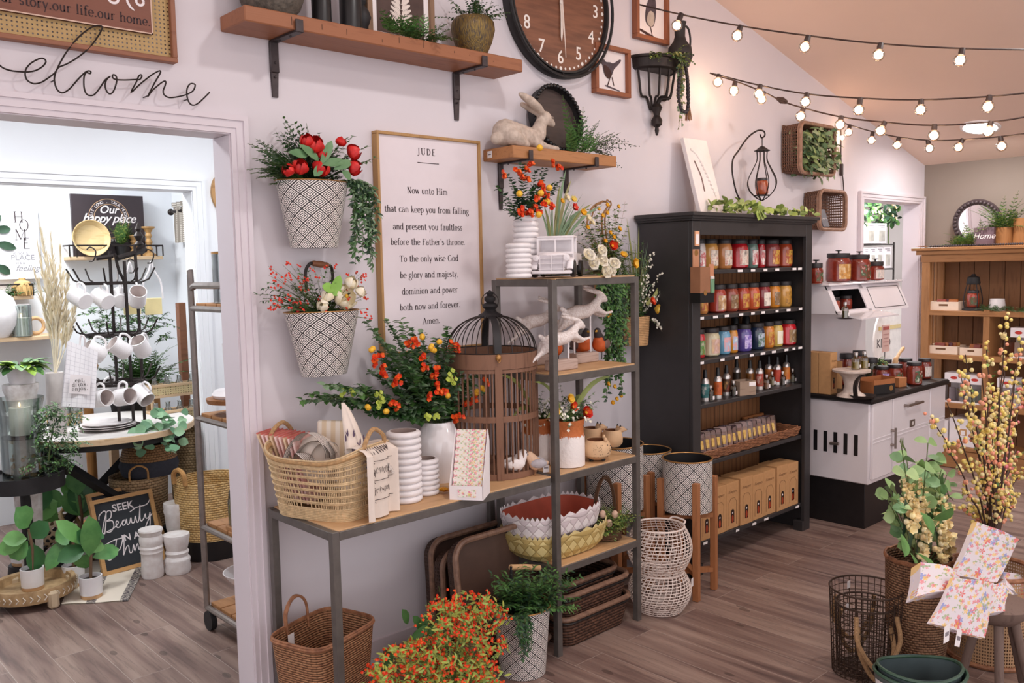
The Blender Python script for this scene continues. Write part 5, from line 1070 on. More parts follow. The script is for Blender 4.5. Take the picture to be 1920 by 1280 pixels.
def animalpot(label,px,pb,wpx,base,rz,kind,y=None):
 g=onz(px,pb,base);
 if y: g=ony(px,pb,y)
 r=w_at(px-wpx/2,px+wpx/2,pb-20,g.y)/2; t=thing('animal_planter',label,'planter',(g.x,g.y,base),rz,group=None); m=MB(CLAY)
 if kind==0: pr=[(.001,.006),(r*.55,.008),(r*.92,r*.4),(r,r*.75),(r*.92,r*1.15),(r*.72,r*1.42),(r*.66,r*1.42),(r*.8,r*1.1),(.001,r*.9)]
 else: pr=[(.001,.006),(r*.7,.008),(r*.98,r*.5),(r,r*.95),(r*.9,r*1.45),(r*.75,r*1.7),(r*.68,r*1.7),(r*.8,r*1.3),(.001,r*1.1)]
 m.lathe(pr,n=36,mats=[CLAY]*6+[pm('8a5a3c',.8)]*2); m.build('pot',t); top=pr[5][1]
 for sg in (1,-1):
  m=MB(CLAY);
  if kind==0: m.sph((r*.55,sg*r*.5,top+.004),r*.17,None,12,8,(.7,1,1)); m.build('ear',t)
  else: m.lathe([(r*.14,0),(r*.1,r*.16),(.001,r*.34)],n=10,T=TR(r*.72,sg*r*.3,top+r*.12),mats=[CLAY,BLKM]); m.build('ear',t)
 if kind==1:
  m=MB(CLAY); m.sph((r*.85,0,top-r*.05),r*.42,None,14,9,(1.25,.95,.75)); m.sph((r*1.3,0,top-r*.12),r*.2,None,10,7,(1.3,.8,.7)); m.build('head',t); m=MB(BLK); m.sph((r*1.52,0,top-r*.1),r*.08,None,8,6); m.build('nose',t)
 else:
  m=MB(BLK); m.sph((r*.985,0,r*.86),r*.085,None,10,6,(.5,1,.8)); m.build('nose',t); m=MB(BLK)
  for sg in (1,-1): m.sph((r*.9,sg*r*.33,r*1.05),r*.04,None,8,5)
  for sg in (1,-1):
   for k in range(3): m.tube([(r*.93,sg*r*.38,r*(.8-.06*k)),(r*.86,sg*r*.52,r*(.82-.07*k))],.0009,n=4)
  m.tube([(r*1.0,0,r*.83),(r*1.01,0,r*.7)],.001,n=4); m.build('face_marks',t)
  m=MB(INK)
  for i in range(60):
   a=RND.choice((U(-1.9,-1.2),U(.5,1.1),U(-.9,-.5))); z=U(.3,1.25)*r; rr=r*(1-.32*abs(z/r-.75)**1.7); p=Vector((rr*math.cos(a),rr*math.sin(a),z)); m.sph(p,.0014,None,5,4)
  m.build('spots',t)
 for a in (.6,-.6,2.5,-2.5): m=MB(BLKM); m.sph((r*.5*math.cos(a),r*.5*math.sin(a),.005),r*.17,None,10,6,(1,1,.5)); m.build('foot',t)
 return t
animalpot('round pale clay bear planter with dotted fur, in front on the table height tower shelf',1119,862,55,Z1+.006,-.75,0)
animalpot('pale clay fox planter with black tipped ears behind the bear planter, nearest the right post',1148,848,40,Z1+.006,-.4,1,2.68)
animalpot('pale clay fox planter with black tipped ears behind the bear planter, beside the dipped pot',1110,843,42,Z1+.006,-.4,1,2.77)
# -------- plaited baskets and a nest on the low tower shelf
def plait(c1,c2,k,gap='8f7d5a'):
 t=NT('plaited_strip'); t.set(Roughness=.6); v=t.coord((k,k,1),'UV',(0,0,PI/4)); sp=t.n('ShaderNodeSeparateXYZ'); t.l(v,sp.inputs[0])
 fx=t.math('FRACT',sp.outputs[0]); fy=t.math('FRACT',sp.outputs[1]); ck=t.math('MODULO',t.math('ABSOLUTE',t.math('ADD',t.math('FLOOR',sp.outputs[0]),t.math('FLOOR',sp.outputs[1]))),2)
 e=t.math('MINIMUM',t.math('MINIMUM',fx,t.math('SUBTRACT',1.0,fx)),t.math('MINIMUM',fy,t.math('SUBTRACT',1.0,fy)))
 c=t.mix(ck,lin(c1),lin(c2)); t.base(t.mix(t.math('LESS_THAN',e,.035),c,lin(gap))); t.bump(t.math('MINIMUM',e,.15),.6,.01); return t.m
def plaited(name,label,px,pb,y,hw,hd,h,z0,mat,mati,lining,rz=0):
 g=ony(px,pb,y); t=thing(name,label,'basket',(g.x,y,z0),rz); n=64; P=lambda k,z:[Vector((*se(2*PI*i/n,hw*k,hd*k,2/3.2),z)) for i in range(n)]
 m=MB(mat); prev=None; per=[0]; b=P(1,0)
 for i in range(n): per.append(per[-1]+(b[(i+1)%n]-b[i]).length)
 rows=[(.8,0),(.94,h*.3),(1.0,h*.8),(1.0,h)]
 for (k0,z0_),(k1,z1_) in zip(rows,rows[1:]):
  A,B=P(k0,z0_),P(k1,z1_); m.add(A+B,[(i,(i+1)%n,n+(i+1)%n,n+i) for i in range(n)],None,[[(per[i],z0_),(per[i+1],z0_),(per[i+1],z1_),(per[i],z1_)] for i in range(n)])
 m.add(P(.8,.002),[tuple(range(n))]); m.build('body',t)
 m=MB(mati); A,B=P(.97,h),P(.78,.012); m.add(A+B,[((i+1)%n,i,n+i,n+(i+1)%n) for i in range(n)]); m.add(P(.78,.012),[tuple(range(n))]); m.build('lining',t)
 m=MB(mat); m.lathe([(1,h-.022),(1.008,h-.02),(1.008,h),(1,h)],n=64,sc=(hw,hd),squash=3.2); m.build('rim_band',t)
 m=MB(lining); k=40; per_=[Vector((*se(2*PI*i/k,hw*1.005,hd*1.005,2/3.2),h)) for i in range(k)]
 for i in range(k): a,b=per_[i],per_[(i+1)%k]; m.add([a,b,(a+b)/2*1.005+Vector((0,0,.018-h*.005)),a*.985+Vector((0,0,h*.015)),b*.985+Vector((0,0,h*.015)),(a+b)/2*.99+Vector((0,0,.017+h*.005))],[(0,1,2),(5,4,3),(0,2,5,3),(1,4,5,2)])
 m.build('zigzag_rim',t); return t
WP=plait('f0e8e8','dccfd2',26,'b9abac'); YPm=plait('dcc88a','c2a868',26,'9a8248')
plaited('plaited_basket','pale yellow plaited basket with zigzag rim, beneath the white one',1040,1040,2.69,.245,.165,.105,Z3+.006,YPm,pm('6d6152',.8),pm('dcc98e',.6,var=.1),-.02)
plaited('plaited_basket','white plaited basket with zigzag rim and orange red inside, on the yellow one',1034,1000,2.69,.235,.15,.11,Z3+.083,WP,pm('c65a42',.7,var=.2,scale=12),pm('eee5e6',.6,var=.05),.0)
g=Vector((3.0,2.62,Z3+.006)); t=thing('nest_arrangement','twig nest arrangement with arched handle, eggs and greenery on the low tower shelf','decoration',g); TWIG=pm('6b4a34',.8,var=.3,scale=40)
m=MB(TWIG)
for i in range(46): z=.004+.06*(i/46); r=.055+.022*math.sin(PI*(.25+.6*i/46))+U(-.004,.004); a0=U(0,6.3); m.tube([(r*math.cos(a0+j*.5),r*math.sin(a0+j*.5),z+U(-.003,.003)) for j in range(9)],.0028,n=4)
m.disc((0,0,.03),.07); m.build('nest',t)
m=MB(TWIG)
for k in range(7): o_=U(-.008,.008); m.tube(smooth([(-.07,o_,.04),(-.068,o_,.16),(-.045,o_,.24),(0,o_+U(-.01,.01),.285+U(-.01,.01)),(.045,o_,.24),(.068,o_,.16),(.07,o_,.04)],5),.0035,n=5)
m.build('handle',t); m=MB(G2)
for i in range(90): sprig(m,(U(-.05,.05),U(-.06,.02),.05),(U(-1,1),U(-1,.3),U(0,1.3)),U(.05,.13),7,.024,.009,[G2,G4,G4,OLIVE],STEM,.5)
for i in range(10): sprig(m,(.04,-.03,.06),(1,U(-.6,.2),U(.2,1.3)),U(.08,.16),14,.016,.004,[G1,G2],STEM,.3)
m.build('greenery',t); SPK=pm('d9b59e',.6,var=.2,scale=80)
for x,y,z in ((-.035,-.055,.085),(-.05,-.03,.125),(.0,-.06,.12)): k=MB(SPK); k.sph((x,y,z),.018,None,12,8,(.85,.85,1.1)); k.build('egg',t)
# -------- dark rattan trays leaning under the tower
RATT=pm('6e5142',.5,col2='8d6c58',scale=40,name='dark_rattan'); RATD=weave('3e2a22','55392d',60,120,gap='1a100c')
def ratray(label,cx,y,w_,h_,lean,d=.075,rz=0):
 t=thing('rattan_tray',label,'tray',M=Matrix.Translation((cx,y,.014))@Matrix.Rotation(rz,4,'Z')@Matrix.Rotation(-lean,4,'X'),group=None)
 pts=rrect(w_,h_,.07,7); n=len(pts); m=MB(RATT); f=lambda k,y_:[(x*k,y_,z*k+h_/2) for x,z in pts]
 m.tube([(x,-d,z+h_/2) for x,z in pts],.013,n=8,closed=True); m.build('rim',t)
 m=MB(pm('5f463b',.55,var=.25,scale=8)); m.add(f(.93,-.002),[tuple(range(n))[::-1]]); m.add(f(.93,.004),[tuple(range(n))]); m.build('base',t)
 m=MB(pm('4a3329',.6,var=.3,scale=40))
 A=f(.93,0)
 for k in range(4): m.tube([(x*(.935+.012*k),-.008-.014*k,z*(.935+.012*k)+h_/2) for x,z in pts],.004,n=5,closed=True)
 P=[Vector((x,0,z)) for x,z in pts]; acc=0
 for i in range(n):
  a,b=P[i],P[(i+1)%n]; L=(b-a).length; k=max(1,int(L/.016))
  for j in range(k): q=a.lerp(b,j/k); m.tube([(q.x*.935,-.004,q.z*.935+h_/2),(q.x*.985,-d,q.z*.985+h_/2)],.0038,n=4,caps=False)
 m.tube([(x*.96,-.055,z*.96+h_/2) for x,z in pts],.006,n=5,closed=True); m.build('woven_side',t); return t
xl_=ony(808,1100,2.87).x; ratray('largest dark rattan tray standing at back under the console, against the wall',xl_+.33,2.93,.64,ony(900,997,2.87).z,.05)
xl_=ony(834,1100,2.76).x; ratray('smallest dark rattan tray, standing between the other two under the console',xl_+.2,2.84,.38,ony(860,1042,2.76).z,.05)
xl_=ony(885,1080,2.57).x; xr_=ony(1054,1080,2.57).x; ratray('middle sized dark rattan tray leaning in front of the other two',(xl_+xr_)/2,2.70,xr_-xl_,ony(960,1016,2.57).z,.10)
# -------- stacked dark rattan baskets
def ratbasket(label,cx,cy,z0,w_,d_,h,rz=0,name='rattan_basket'):
 t=thing(name,label,'basket',(cx,cy,z0),rz); pts=rrect(w_,d_,.06,6); n=len(pts); m=MB(RATT)
 m.tube([(x,y,h) for x,y in pts],.012,n=8,closed=True); m.build('rim',t); m=MB(RATD); per=[0]
 for i in range(n): per.append(per[-1]+math.dist(pts[i],pts[(i+1)%n]))
 for k0,z0_,k1,z1_ in ((.86,0,.95,h*.5),(.95,h*.5,.985,h)):
  m.add([(x*k0,y*k0,z0_) for x,y in pts]+[(x*k1,y*k1,z1_) for x,y in pts],[(i,(i+1)%n,n+(i+1)%n,n+i) for i in range(n)],weave('4a3228','6b4a3a',24,70,gap='1a100c',bump=1),[[(per[i],z0_),(per[i+1],z0_),(per[i+1],z1_),(per[i],z1_)] for i in range(n)])
  m.add([(x*k0*.96,y*k0*.96,z0_+.004) for x,y in pts]+[(x*k1*.97,y*k1*.97,z1_) for x,y in pts],[((i+1)%n,i,n+i,n+(i+1)%n) for i in range(n)],weave('3c2820','553a2d',24,70,gap='130b08',bump=1),[[(per[i],z0_),(per[i+1],z0_),(per[i+1],z1_),(per[i],z1_)] for i in range(n)])
 m.add([(x*.84,y*.84,.006) for x,y in pts],[tuple(range(n))],pm('3a2820',.7)); m.build('body',t)
 m=MB(BLK); m.tube([(x*1.0,y*1.0,h-.02) for x,y in pts],.004,n=5,closed=True); m.build('lashing',t); return t
bx,by=2.84,2.655
ratbasket('lowest dark rattan basket of the stack under the tower, on the floor',bx,by,.003,.46,.285,.13)
ratbasket('second dark rattan basket up, nested in the lowest of the stack',bx,by+.005,.115,.455,.28,.115)
ratbasket('topmost dark rattan basket of the stack, open under the low shelf',bx-.01,by+.02,.165,.40,.235,.10)
# -------- floor bucket with olive sprays, orange bush, willow basket, crate
g=onz(990,1262,0); zt=ony(985,1165,g.y-.1).z; r=w_at(935,1046,1175,g.y-.08)/2
t=thing('bucket_planter','diamond patterned floor bucket of dark green willowy leaves in front of the rattan trays','planter',(g.x,g.y+.03,.002)); h=zt; m=MB(DIA); rb=w_at(942,1028,1260,g.y)/2
m.lathe([(.001,0),(rb,0),(r,h),(r-.004,h),(rb-.004,.02),(.001,.02)],n=48,mats=[BLKM,diamond('2a2326','f0e9e4',12,20),RIMG,DARKIN,DARKIN]); m.build('bucket_body',t)
m=MB(RIMG); m.tube([(r*math.cos(a*PI/20),r*math.sin(a*PI/20),h) for a in range(40)],.003,n=6,closed=True); m.build('rim',t)
m=MB(G3); L=Vector(t.location)
for i in range(120):
 a=U(0,6.3); px,py=U(925,1085),U(1060,1150); sprig_to(m,Vector((U(-.06,.06),U(-.06,.06),h-.03)),ony(px,py,g.y+U(-.14,.12))-L,13,.038,.015,[G3,G1,G1,G2],.4)
for i in range(12): hang(m,(-.09+U(-.03,.03),-.07,h),U(.03,.16),(U(-.04,0),-.05,0),16,.02,.009,[G3,G1],STEM)
m.build('foliage',t); m=MB(BLKM); c_=ony(958,1095,g.y+.05)-L; d_=ony(1012,1095,g.y+.05)-L
for p in (c_,d_): m.tube([p+Vector((0,0,-.16)),p+Vector((0,0,-.03)),p+Vector((0,-.004,.075))],.006)
m.build('bail',t); m=MB(LTW); m.tube([c_+Vector((0,0,.07)),c_.lerp(d_,.5)+Vector((0,0,.073)),d_+Vector((0,0,.07))],.012,n=10); m.build('grip',t)
t=thing('kalanchoe_bush','big bushy bunch of tiny orange red blooms on the floor before the console','flowers',(0,0,0)); b0=onz(840,1300,0); b0.y=2.38; b0.x=ony(835,1290,2.38).x
m=MB(pm('8a5a3c',.8)); m.lathe([(.001,.002),(.06,.002),(.075,.1),(.068,.1),(.001,.08)],n=24,T=TR(b0.x,b0.y,0)); m.build('pot',t)
GY=pm('a9b04a',.6,var=.3,scale=25,name='stem_lime'); m=MB(GY); f=MB(REDO); base=Vector((b0.x,b0.y,.09)); cen=[]
for i in range(470):
 while True:
  px,py=U(690,950),U(1112,1300)
  if py>1300-.0 or (((px-870)/85)**2+((py-1185)/75)**2<1) or (((px-815)/125)**2+((py-1275)/75)**2<1): break
 y=b0.y+U(-.16,.14)-.0006*(py-1200); q=ony(px,py,y); q.z=max(q.z,.05)
 if i%3==0: sprig_to(m,base,q,7,.02,.008,[GY,G2,G4],.25,start=.35)
 else:
  for _ in range(5): m.leaf(q+Vector((U(-.018,.018),U(-.018,.018),U(-.02,.005))),rdir(-.2,1),(0,-1,.5),.028,.009,[GY,G4][_%2])
 for _ in range(3):
  c=q+Vector((U(-.02,.02),U(-.02,.02),U(-.012,.016))); f.sph(c,U(.003,.0045),[REDO,ORG,ORG][_%3],5,3); flower(f,c,(U(-.5,.5),-1,U(.2,1)),.0072,[ORG,REDO],None,4,.5)
for px,py in ((765,1170),(782,1190),(768,1200),(800,1195),(725,1240),(718,1260),(790,1180)): p=ony(px,py,2.36); q=p+Vector((U(-.05,.05),-.02,U(.02,.06))); m.leaf(p,q-p,(0,-1,.3),.08,.032,G1,.1,True)
m.build('greens',t); f.build('orange_blooms',t,kind='stuff')
WILL=pm('a5714f',.6,col2='7b4f36',scale=40,name='willow');
g=onz(628,1262,0); t=thing('willow_basket','brown willow basket with arched handle and price tag on the floor under the console','basket',(ony(618,1225,2.7).x,2.735,.002),.3); w0,d0,h0=.165,.13,.35; m=MB(weave('9a6a4c','b98a66',26,110,gap='3f2618',bump=1,width=.5)); n=56
P=lambda k,z:[Vector((*se(2*PI*i/n,w0*k,d0*k,2/5),z+(z/h0)**2*.03*math.cos(2*2*PI*i/n)*0)) for i in range(n)]; per=[0]; b_=P(1,0)
for i in range(n): per.append(per[-1]+(b_[(i+1)%n]-b_[i]).length)
for sg,kk in ((1,1),(-1,.965)):
 A,B=P(.8*kk,.0 if sg>0 else .006),P(1*kk,h0); fs=[(i,(i+1)%n,n+(i+1)%n,n+i) for i in range(n)]; m.add(A+B,fs if sg>0 else [q[::-1] for q in fs],None,[([(per[i],0),(per[i+1],0),(per[i+1],h0),(per[i],h0)] if sg>0 else [(per[i],h0),(per[i+1],h0),(per[i+1],0),(per[i],0)]) for i in range(n)])
m.add(P(.78,.006),[tuple(range(n))]); m.build('body',t); m=MB(WILL)
for k in range(4): m.tube([p+Vector((0,0,.004*k-.004)) for p in P(1.0+.012*math.sin(k*2),h0)],.0045,n=5,closed=True)
m.build('rim',t)
for i in range(0,n,2): pass
m=MB(WILL);
for sx,yy in ((-1,0),):
 for k in range(3): m.tube(smooth([(-.06,.118,h0-.03),(-.06,.122+.004*k,h0+.05),(-.03,.124,h0+.095+.004*k),(.01,.124,h0+.1),(.045,.124,h0+.06),(.05,.12,h0-.03)],5),.0052,n=6)
m.build('handle',t); m=MB(TAG); m.box((-.055,.108,h0-.045),(.03,.002,.055)); m.build('price_tag',t)
CRT=wood('8d6c57','60463a',0,.7,4); t=thing('wooden_crate','weathered slatted wooden crate standing on the floor under the console','crate',(2.09,2.74,.002),0)
m=MB(CRT); m.box((0,.0,.015),(.36,.2,.02),bev=.002); m.build('bottom',t)
for y in (-.1,.1):
 for z in (.045,.105): m=MB(CRT); m.box((0,y,z),(.36,.016,.054),bev=.003); m.build('side_slat',t)
for x in (-.17,.17): m=MB(CRT); m.box((x,0,.075),(.018,.183,.13),bev=.002); m.build('end_panel',t)
# -------- diamond planters on wooden stands
def standplanter(label,px,pt,pb,w_,y,rot,zleg=0):
 c=ony(px,pb,y); zt=ony(px,(pt),y).z; zb=c.z+.0; r=w_/2; t=thing('stand_planter',label,'planter',(c.x,y,0),rot,group=None); h=zt-zb
 m=MB(BLKM); nd=max(6,int(2*PI*r/.085)); m.lathe([(.001,zb),(r,zb),(r,zt),(r-.004,zt),(r-.004,zb+.02),(.001,zb+.02)],n=48,mats=[BLKM,diamond('2a2326','f0e9e4',13,1/.062),RIMG,DARKIN,DARKIN]); m.build('pot',t)
 m=MB(RIMG); m.tube([(r*math.cos(a*PI/24),r*math.sin(a*PI/24),zt) for a in range(48)],.004,n=6,closed=True); m.build('rim',t)
 LG=wood('a86f48','855335',2,.5,5)
 for i in range(4): a=PI/4+PI/2*i; m=MB(LG); m.box(((r+.014)*math.cos(a),(r+.014)*math.sin(a),(zb+.16)/2+.001),(.03,.03,zb+.16),bev=.002); m.build('leg',t)
 for a in (PI/4,-PI/4): m=MB(LG); m.box((0,0,0),(2*r+.01,.03,.022)); k=m.build('crossbar',t); k.location=(0,0,zb-.013+(.0 if a>0 else -.023)); k.rotation_euler=(0,0,a)
 for a in (PI/4,-PI/4): m=MB(LG); m.box((0,0,0),(2*r+.01,.028,.022)); k=m.build('lower_crossbar',t); k.location=(0,0,.13+(.0 if a>0 else -.023)); k.rotation_euler=(0,0,a)
 return t
standplanter('diamond patterned planter on wooden legs standing farthest forward, before the bookcase side',1289,858,953,w_at(1243,1335,880,2.56),2.56,.15)
standplanter('diamond patterned planter on wooden legs in the middle, partly behind the front one',1215,842,930,w_at(1172,1258,860,2.83),2.83,0)
standplanter('largest diamond patterned planter on wooden legs, behind the right post of the tower',1153,830,950,w_at(1100,1207,850,2.82),2.82,0)
# -------- white wire baskets stacked by the tower
WW=pm('e9d9d0',.45,var=.05,name='white_wire')
def wirebasket(label,z0,r,h):
 t=thing('wire_basket',label,'basket',(3.275,2.52,z0),group=None); f=lambda z:r*(.55+.45*math.sin(PI*(.12+.72*z/h)))if z>=0 else 0; m=MB(WW)
 for i in range(15): z=h*i/14; rr=f(z); m.tube([(rr*math.cos(a*PI/20),rr*math.sin(a*PI/20),z) for a in range(40)],.0022,n=4,closed=True)
 for i in range(6): z=.002; rr=f(0)*i/6; m.tube([(rr*math.cos(a*PI/14),rr*math.sin(a*PI/14),z) for a in range(28)],.002,n=4,closed=True) if rr>.01 else None
 m.build('hoops',t); m=MB(WW)
 for i in range(36): a=2*PI*i/36; m.tube([(f(h*j/10)*math.cos(a+.05*j),f(h*j/10)*math.sin(a+.05*j),h*j/10) for j in range(11)],.002,n=4)
 m.build('ribs',t); m=MB(WW); rr=f(h); m.tube([(rr*math.cos(a*PI/20),rr*math.sin(a*PI/20),h) for a in range(40)],.005,n=6,closed=True); m.build('rim',t)
 m=MB(WW); a0=-.2; m.tube(smooth([(rr*math.cos(a0-.45),rr*math.sin(a0-.45),h),(1.12*rr*math.cos(a0-.3),1.12*rr*math.sin(a0-.3),h+.012),(1.12*rr*math.cos(a0+.3),1.12*rr*math.sin(a0+.3),h+.012),(rr*math.cos(a0+.45),rr*math.sin(a0+.45),h)],5),.0045); m.build('handle',t); return t
wirebasket('lower of two rounded white wire baskets, on the floor beside the tower, with price tag',.004,.148,.185)
k=MB(TAG); k.box((.07,-.138,.125),(.028,.001,.04),T=Matrix.Rotation(.3,4,'Z')); k.build('price_tag',bpy.data.objects['wire_basket'])
wirebasket('upper of two rounded white wire baskets, stacked on the lower one beside the tower',.192,.153,.215)
# ================================================================ black bookcase of candles
BK=pm('343132',.45,var=.15,scale=12,name='black_painted_wood'); BX0,BX1,BY=3.715,4.93,2.64; BXT=1.862
BB=NT('beadboard'); BB.set(Roughness=.6)
_v=BB.coord(); _sp=BB.n('ShaderNodeSeparateXYZ'); BB.l(_v,_sp.inputs[0]); _f=BB.math('FRACT',BB.math('MULTIPLY',_sp.outputs[0],22)); _n=BB.noise(BB.coord((9,9,.9)),5,5)
BB.base(BB.mix(BB.math('LESS_THAN',_f,.1),BB.ramp(_n,[(.3,'8a5a38'),(.7,'a9744b')]),lin('4a2f1d')))
t=thing('black_bookcase','tall black bookcase with beadboard back filled with candles, against the main wall','bookcase',(0,0,0))
def bx(name,c,d,mat=BK,bev=.002,par=None): m=MB(mat); m.box(c,d,bev=bev); return m.build(name,par or t)
dpt=W-BY-.012; ym=BY+dpt/2
bx('side_panel',(BX0+.013,ym+.011,.93),(.024,dpt-.022,1.86)); bx('side_panel',(BX1-.013,ym+.011,.93),(.024,dpt-.022,1.86))
bx('face_stile',(BX0+.035,BY+.01,.93),(.07,.022,1.86)); bx('face_stile',(BX1-.035,BY+.01,.93),(.07,.022,1.86)); bx('face_rail',((BX0+BX1)/2,BY+.01,1.825),(BX1-BX0-.14,.022,.075)); bx('back_panel',((BX0+BX1)/2,W-.02,.97),(BX1-BX0-.05,.01,1.78),BB.m)
m=MB(BK);
for z,o in ((1.868,.012),(1.878,.022),(1.893,.034)): m.box(((BX0+BX1)/2,ym-o/2,z),(BX1-BX0+2*o,dpt+o,.016 if o<.03 else .02),bev=.003)
m.build('crown',t)
SH=[1.597,1.358,1.125,.892,.58,.158]
for i,z in enumerate(SH):
 bx('shelf_board',((BX0+BX1)/2,ym+.006,z),(BX1-BX0-.05,dpt-.03,.022))
LBL=pm('f4efee',.7,var=.02,name='shelf_label'); L0=BX0+.075; L1=BX1-.075
for z,xs in ((SH[0],(.36,.48,.6,.72,.9,.96)),(SH[1],(.02,.14,.24,.37,.48,.58,.72,.84,.97)),(SH[2],(.02,.2,.33,.47,.58,.69,.82,.9,.97)),(SH[5],(.05,.34,.5,.62,.95))):
 for f in xs: m=MB(LBL); m.box((L0+(L1-L0)*f,BY+.0125,z+.001),(.04+U(-.01,.008),.0012,.013)); m.build('shelf_label',t)
m=MB(BK); m.box((BX0+.045,BY+.03,.03),(.09,.06,.06)); m.build('foot',t); m=MB(BK); m.box((BX1-.045,BY+.03,.03),(.09,.06,.06)); m.build('foot',t)
def wax(c1,c2=None): return pm(c1,.22,col2=c2,var=.12,scale=25,coat=.8,name='candle_wax')
LIDM=pm('3a3637',.45,.3,.15,30,name='jar_lid')
def pic_label(cols,seed=0):
 key=('pl',tuple(cols),seed)
 if key in MATS: return MATS[key]
 k=NT('picture_label'); k.set(Roughness=.45); n=k.noise(k.coord((1,1,.7)),38,3,.6);
 st=[(.25+.5*i/(len(cols)-1),c) for i,c in enumerate(cols)]; k.base(k.ramp(n,st)); MATS[key]=k.m; return k.m
def jar(label,x,y,z,r,h,waxm,lab,group=None,rz=-2.3,lidh=.026,name='candle_jar',knob=False,band=None):
 t=thing(name,label,'candle',(x,y,z),0,group); m=MB(waxm); hb=h-lidh
 pr=[(.001,.002),(r*.86,.002),(r,.01),(r,hb*.82),(r*.95,hb*.9),(r*.84,hb),(.001,hb)]; m.lathe(pr,n=24,mats=[waxm]*3+[glass('f2e8e4',.3)]*0+[waxm]*3); m.build('glass_body',t)
 m=MB(LIDM); m.lathe([(.001,hb),(r*.9,hb),(r*.92,hb+.003),(r*.92,h-.003),(r*.88,h),(.001,h)],n=24)
 if knob: m.lathe([(.006,h),(.005,h+.012),(.02,h+.016),(.02,h+.02),(.001,h+.021)],n=12)
 m.build('lid',t)
 if lab:
  m=MB(lab); a0,a1=rz-.62,rz+.62; n=10; V=[]; z0,z1=hb*.14,hb*.74
  for i in range(n+1): a=a0+(a1-a0)*i/n; V+=[((r+.0012)*math.cos(a),(r+.0012)*math.sin(a),z0),((r+.0012)*math.cos(a),(r+.0012)*math.sin(a),z1)]
  m.add(V,[(2*i,2*i+2,2*i+3,2*i+1) for i in range(n)]); m.build('paper_label',t)
 return t
def row(z,items,y,wpx0,zpx,h,grp,prefix,suffix):
 for i,(px,wpx,w1,lab,desc) in enumerate(items):
  c=ony(px,zpx,y-.03); r=w_at(px-wpx/2,px+wpx/2,zpx,y-.03)/2*1.3; jar(f'{desc} {prefix}',c.x,y,z,r,h,w1,lab,grp,-1.75)
ZS=lambda i: SH[i]+.0115
A_,B_=('9c2a22','7c1d18')
P1=pic_label(['4a3538','e8d8c8','b04030']); P2=pic_label(['f3ece6','f3ece6','c04a50','f3ece6']); P3=pic_label(['5a4a2a','d9a848','a33a22','e8c890']); P4=pic_label(['f4efe8','e8a0a0','a8c0d8','f4efe8']); P5=pic_label(['3a2f6a','8a72c8','d8c8f0','4a3f8a']); P6=pic_label(['2a3a5a','c8d0e0','3a6a50','e8e0d8']); P7=pic_label(['e8d8c0','7a5a38','b89060'])
row(ZS(0),[(1319,20,wax('dcd0cc'),P2,'white candle jar with red lettered label, far left of'),(1339,25,wax('d59a4c'),P1,'amber yellow candle jar, second from left on'),(1365,25,wax('cf8a52'),P1,'peach tan candle jar on'),(1392,30,wax('c2202a','a3161f'),P1,'bright crimson candle jar, biggest on'),(1417,20,wax('6f8a80'),P2,'grey green candle jar on'),(1434,14,wax('b81f2a'),P2,'narrow showing crimson candle jar on'),(1453,26,wax('94403f'),P3,'dusky red candle jar with berry label on'),(1478,24,wax('b0482a'),P3,'russet pumpkin label candle jar, far right of')],2.78,0,480,.165,'candle jars on the top bookcase shelf','the top bookcase shelf','')
row(ZS(1),[(1322,22,wax('cf8a4c'),P3,'low tan candle jar, far left of'),(1353,26,wax('a83a2c'),pic_label(['f0ece8','c8a070','8a5a40']),'red brown candle jar with snowy label on'),(1377,24,wax('9c4632'),P7,'brown cinnamon label candle jar on'),(1399,22,wax('b8432a'),P3,'rust candle jar with orange slice label on'),(1418,22,wax('cf5a30'),P3,'orange peach label candle jar on'),(1438,23,wax('8e2a30'),pic_label(['efe2d4','efe2d4','8a6a60']),'dark red candle jar with plain cream label on'),(1458,20,wax('d98a2e'),P7,'golden orange candle jar on'),(1478,22,wax('d6a050'),pic_label(['3a2a1a','c89038','2a1a10']),'caramel candle jar with dark banded label, far right of')],2.77,0,560,.155,'candle jars on the second bookcase shelf','the second bookcase shelf','')
row(ZS(2),[(1318,20,wax('c22a34'),pic_label(['d8303a','4a8a3a','e8d0c0']),'red watermelon label candle jar, far left of'),(1340,28,wax('cbbf9c'),pic_label(['e8d0c8','c8a090','e0c090']),'sand cream candle jar on'),(1364,22,wax('6fa8c8'),P4,'sky blue candle jar on'),(1381,17,wax('d98e2e'),P4,'mustard candle jar on'),(1402,24,wax('5a4a98'),P5,'purple candle jar with lilac label on'),(1427,23,wax('26344e'),P6,'navy candle jar with winter label on'),(1447,20,wax('d8842e'),P3,'orange autumn label candle jar on'),(1463,20,wax('d8b85a'),pic_label(['f4ecd8','f4ecd8','d8c890']),'pale yellow candle jar on'),(1484,26,wax('c8222c'),P7,'bright scarlet candle jar, far right of')],2.76,0,645,.155,'candle jars on the third bookcase shelf','the third bookcase shelf','')
for px in (1386,1407): c=ony(px,600,2.9); m=MB(BLK); m.lathe([(.001,0),(.024,0),(.024,.17),(.012,.19),(.014,.225),(.001,.225)],n=16); solo('spray_bottle',f"black capped bottle standing behind the {'mustard' if px<1400 else 'purple'} candle jar",'bottle',m,(c.x,2.93,ZS(2)))
SIL=pm('d9d2ce',.25,.7,.08,20,name='brushed_can')
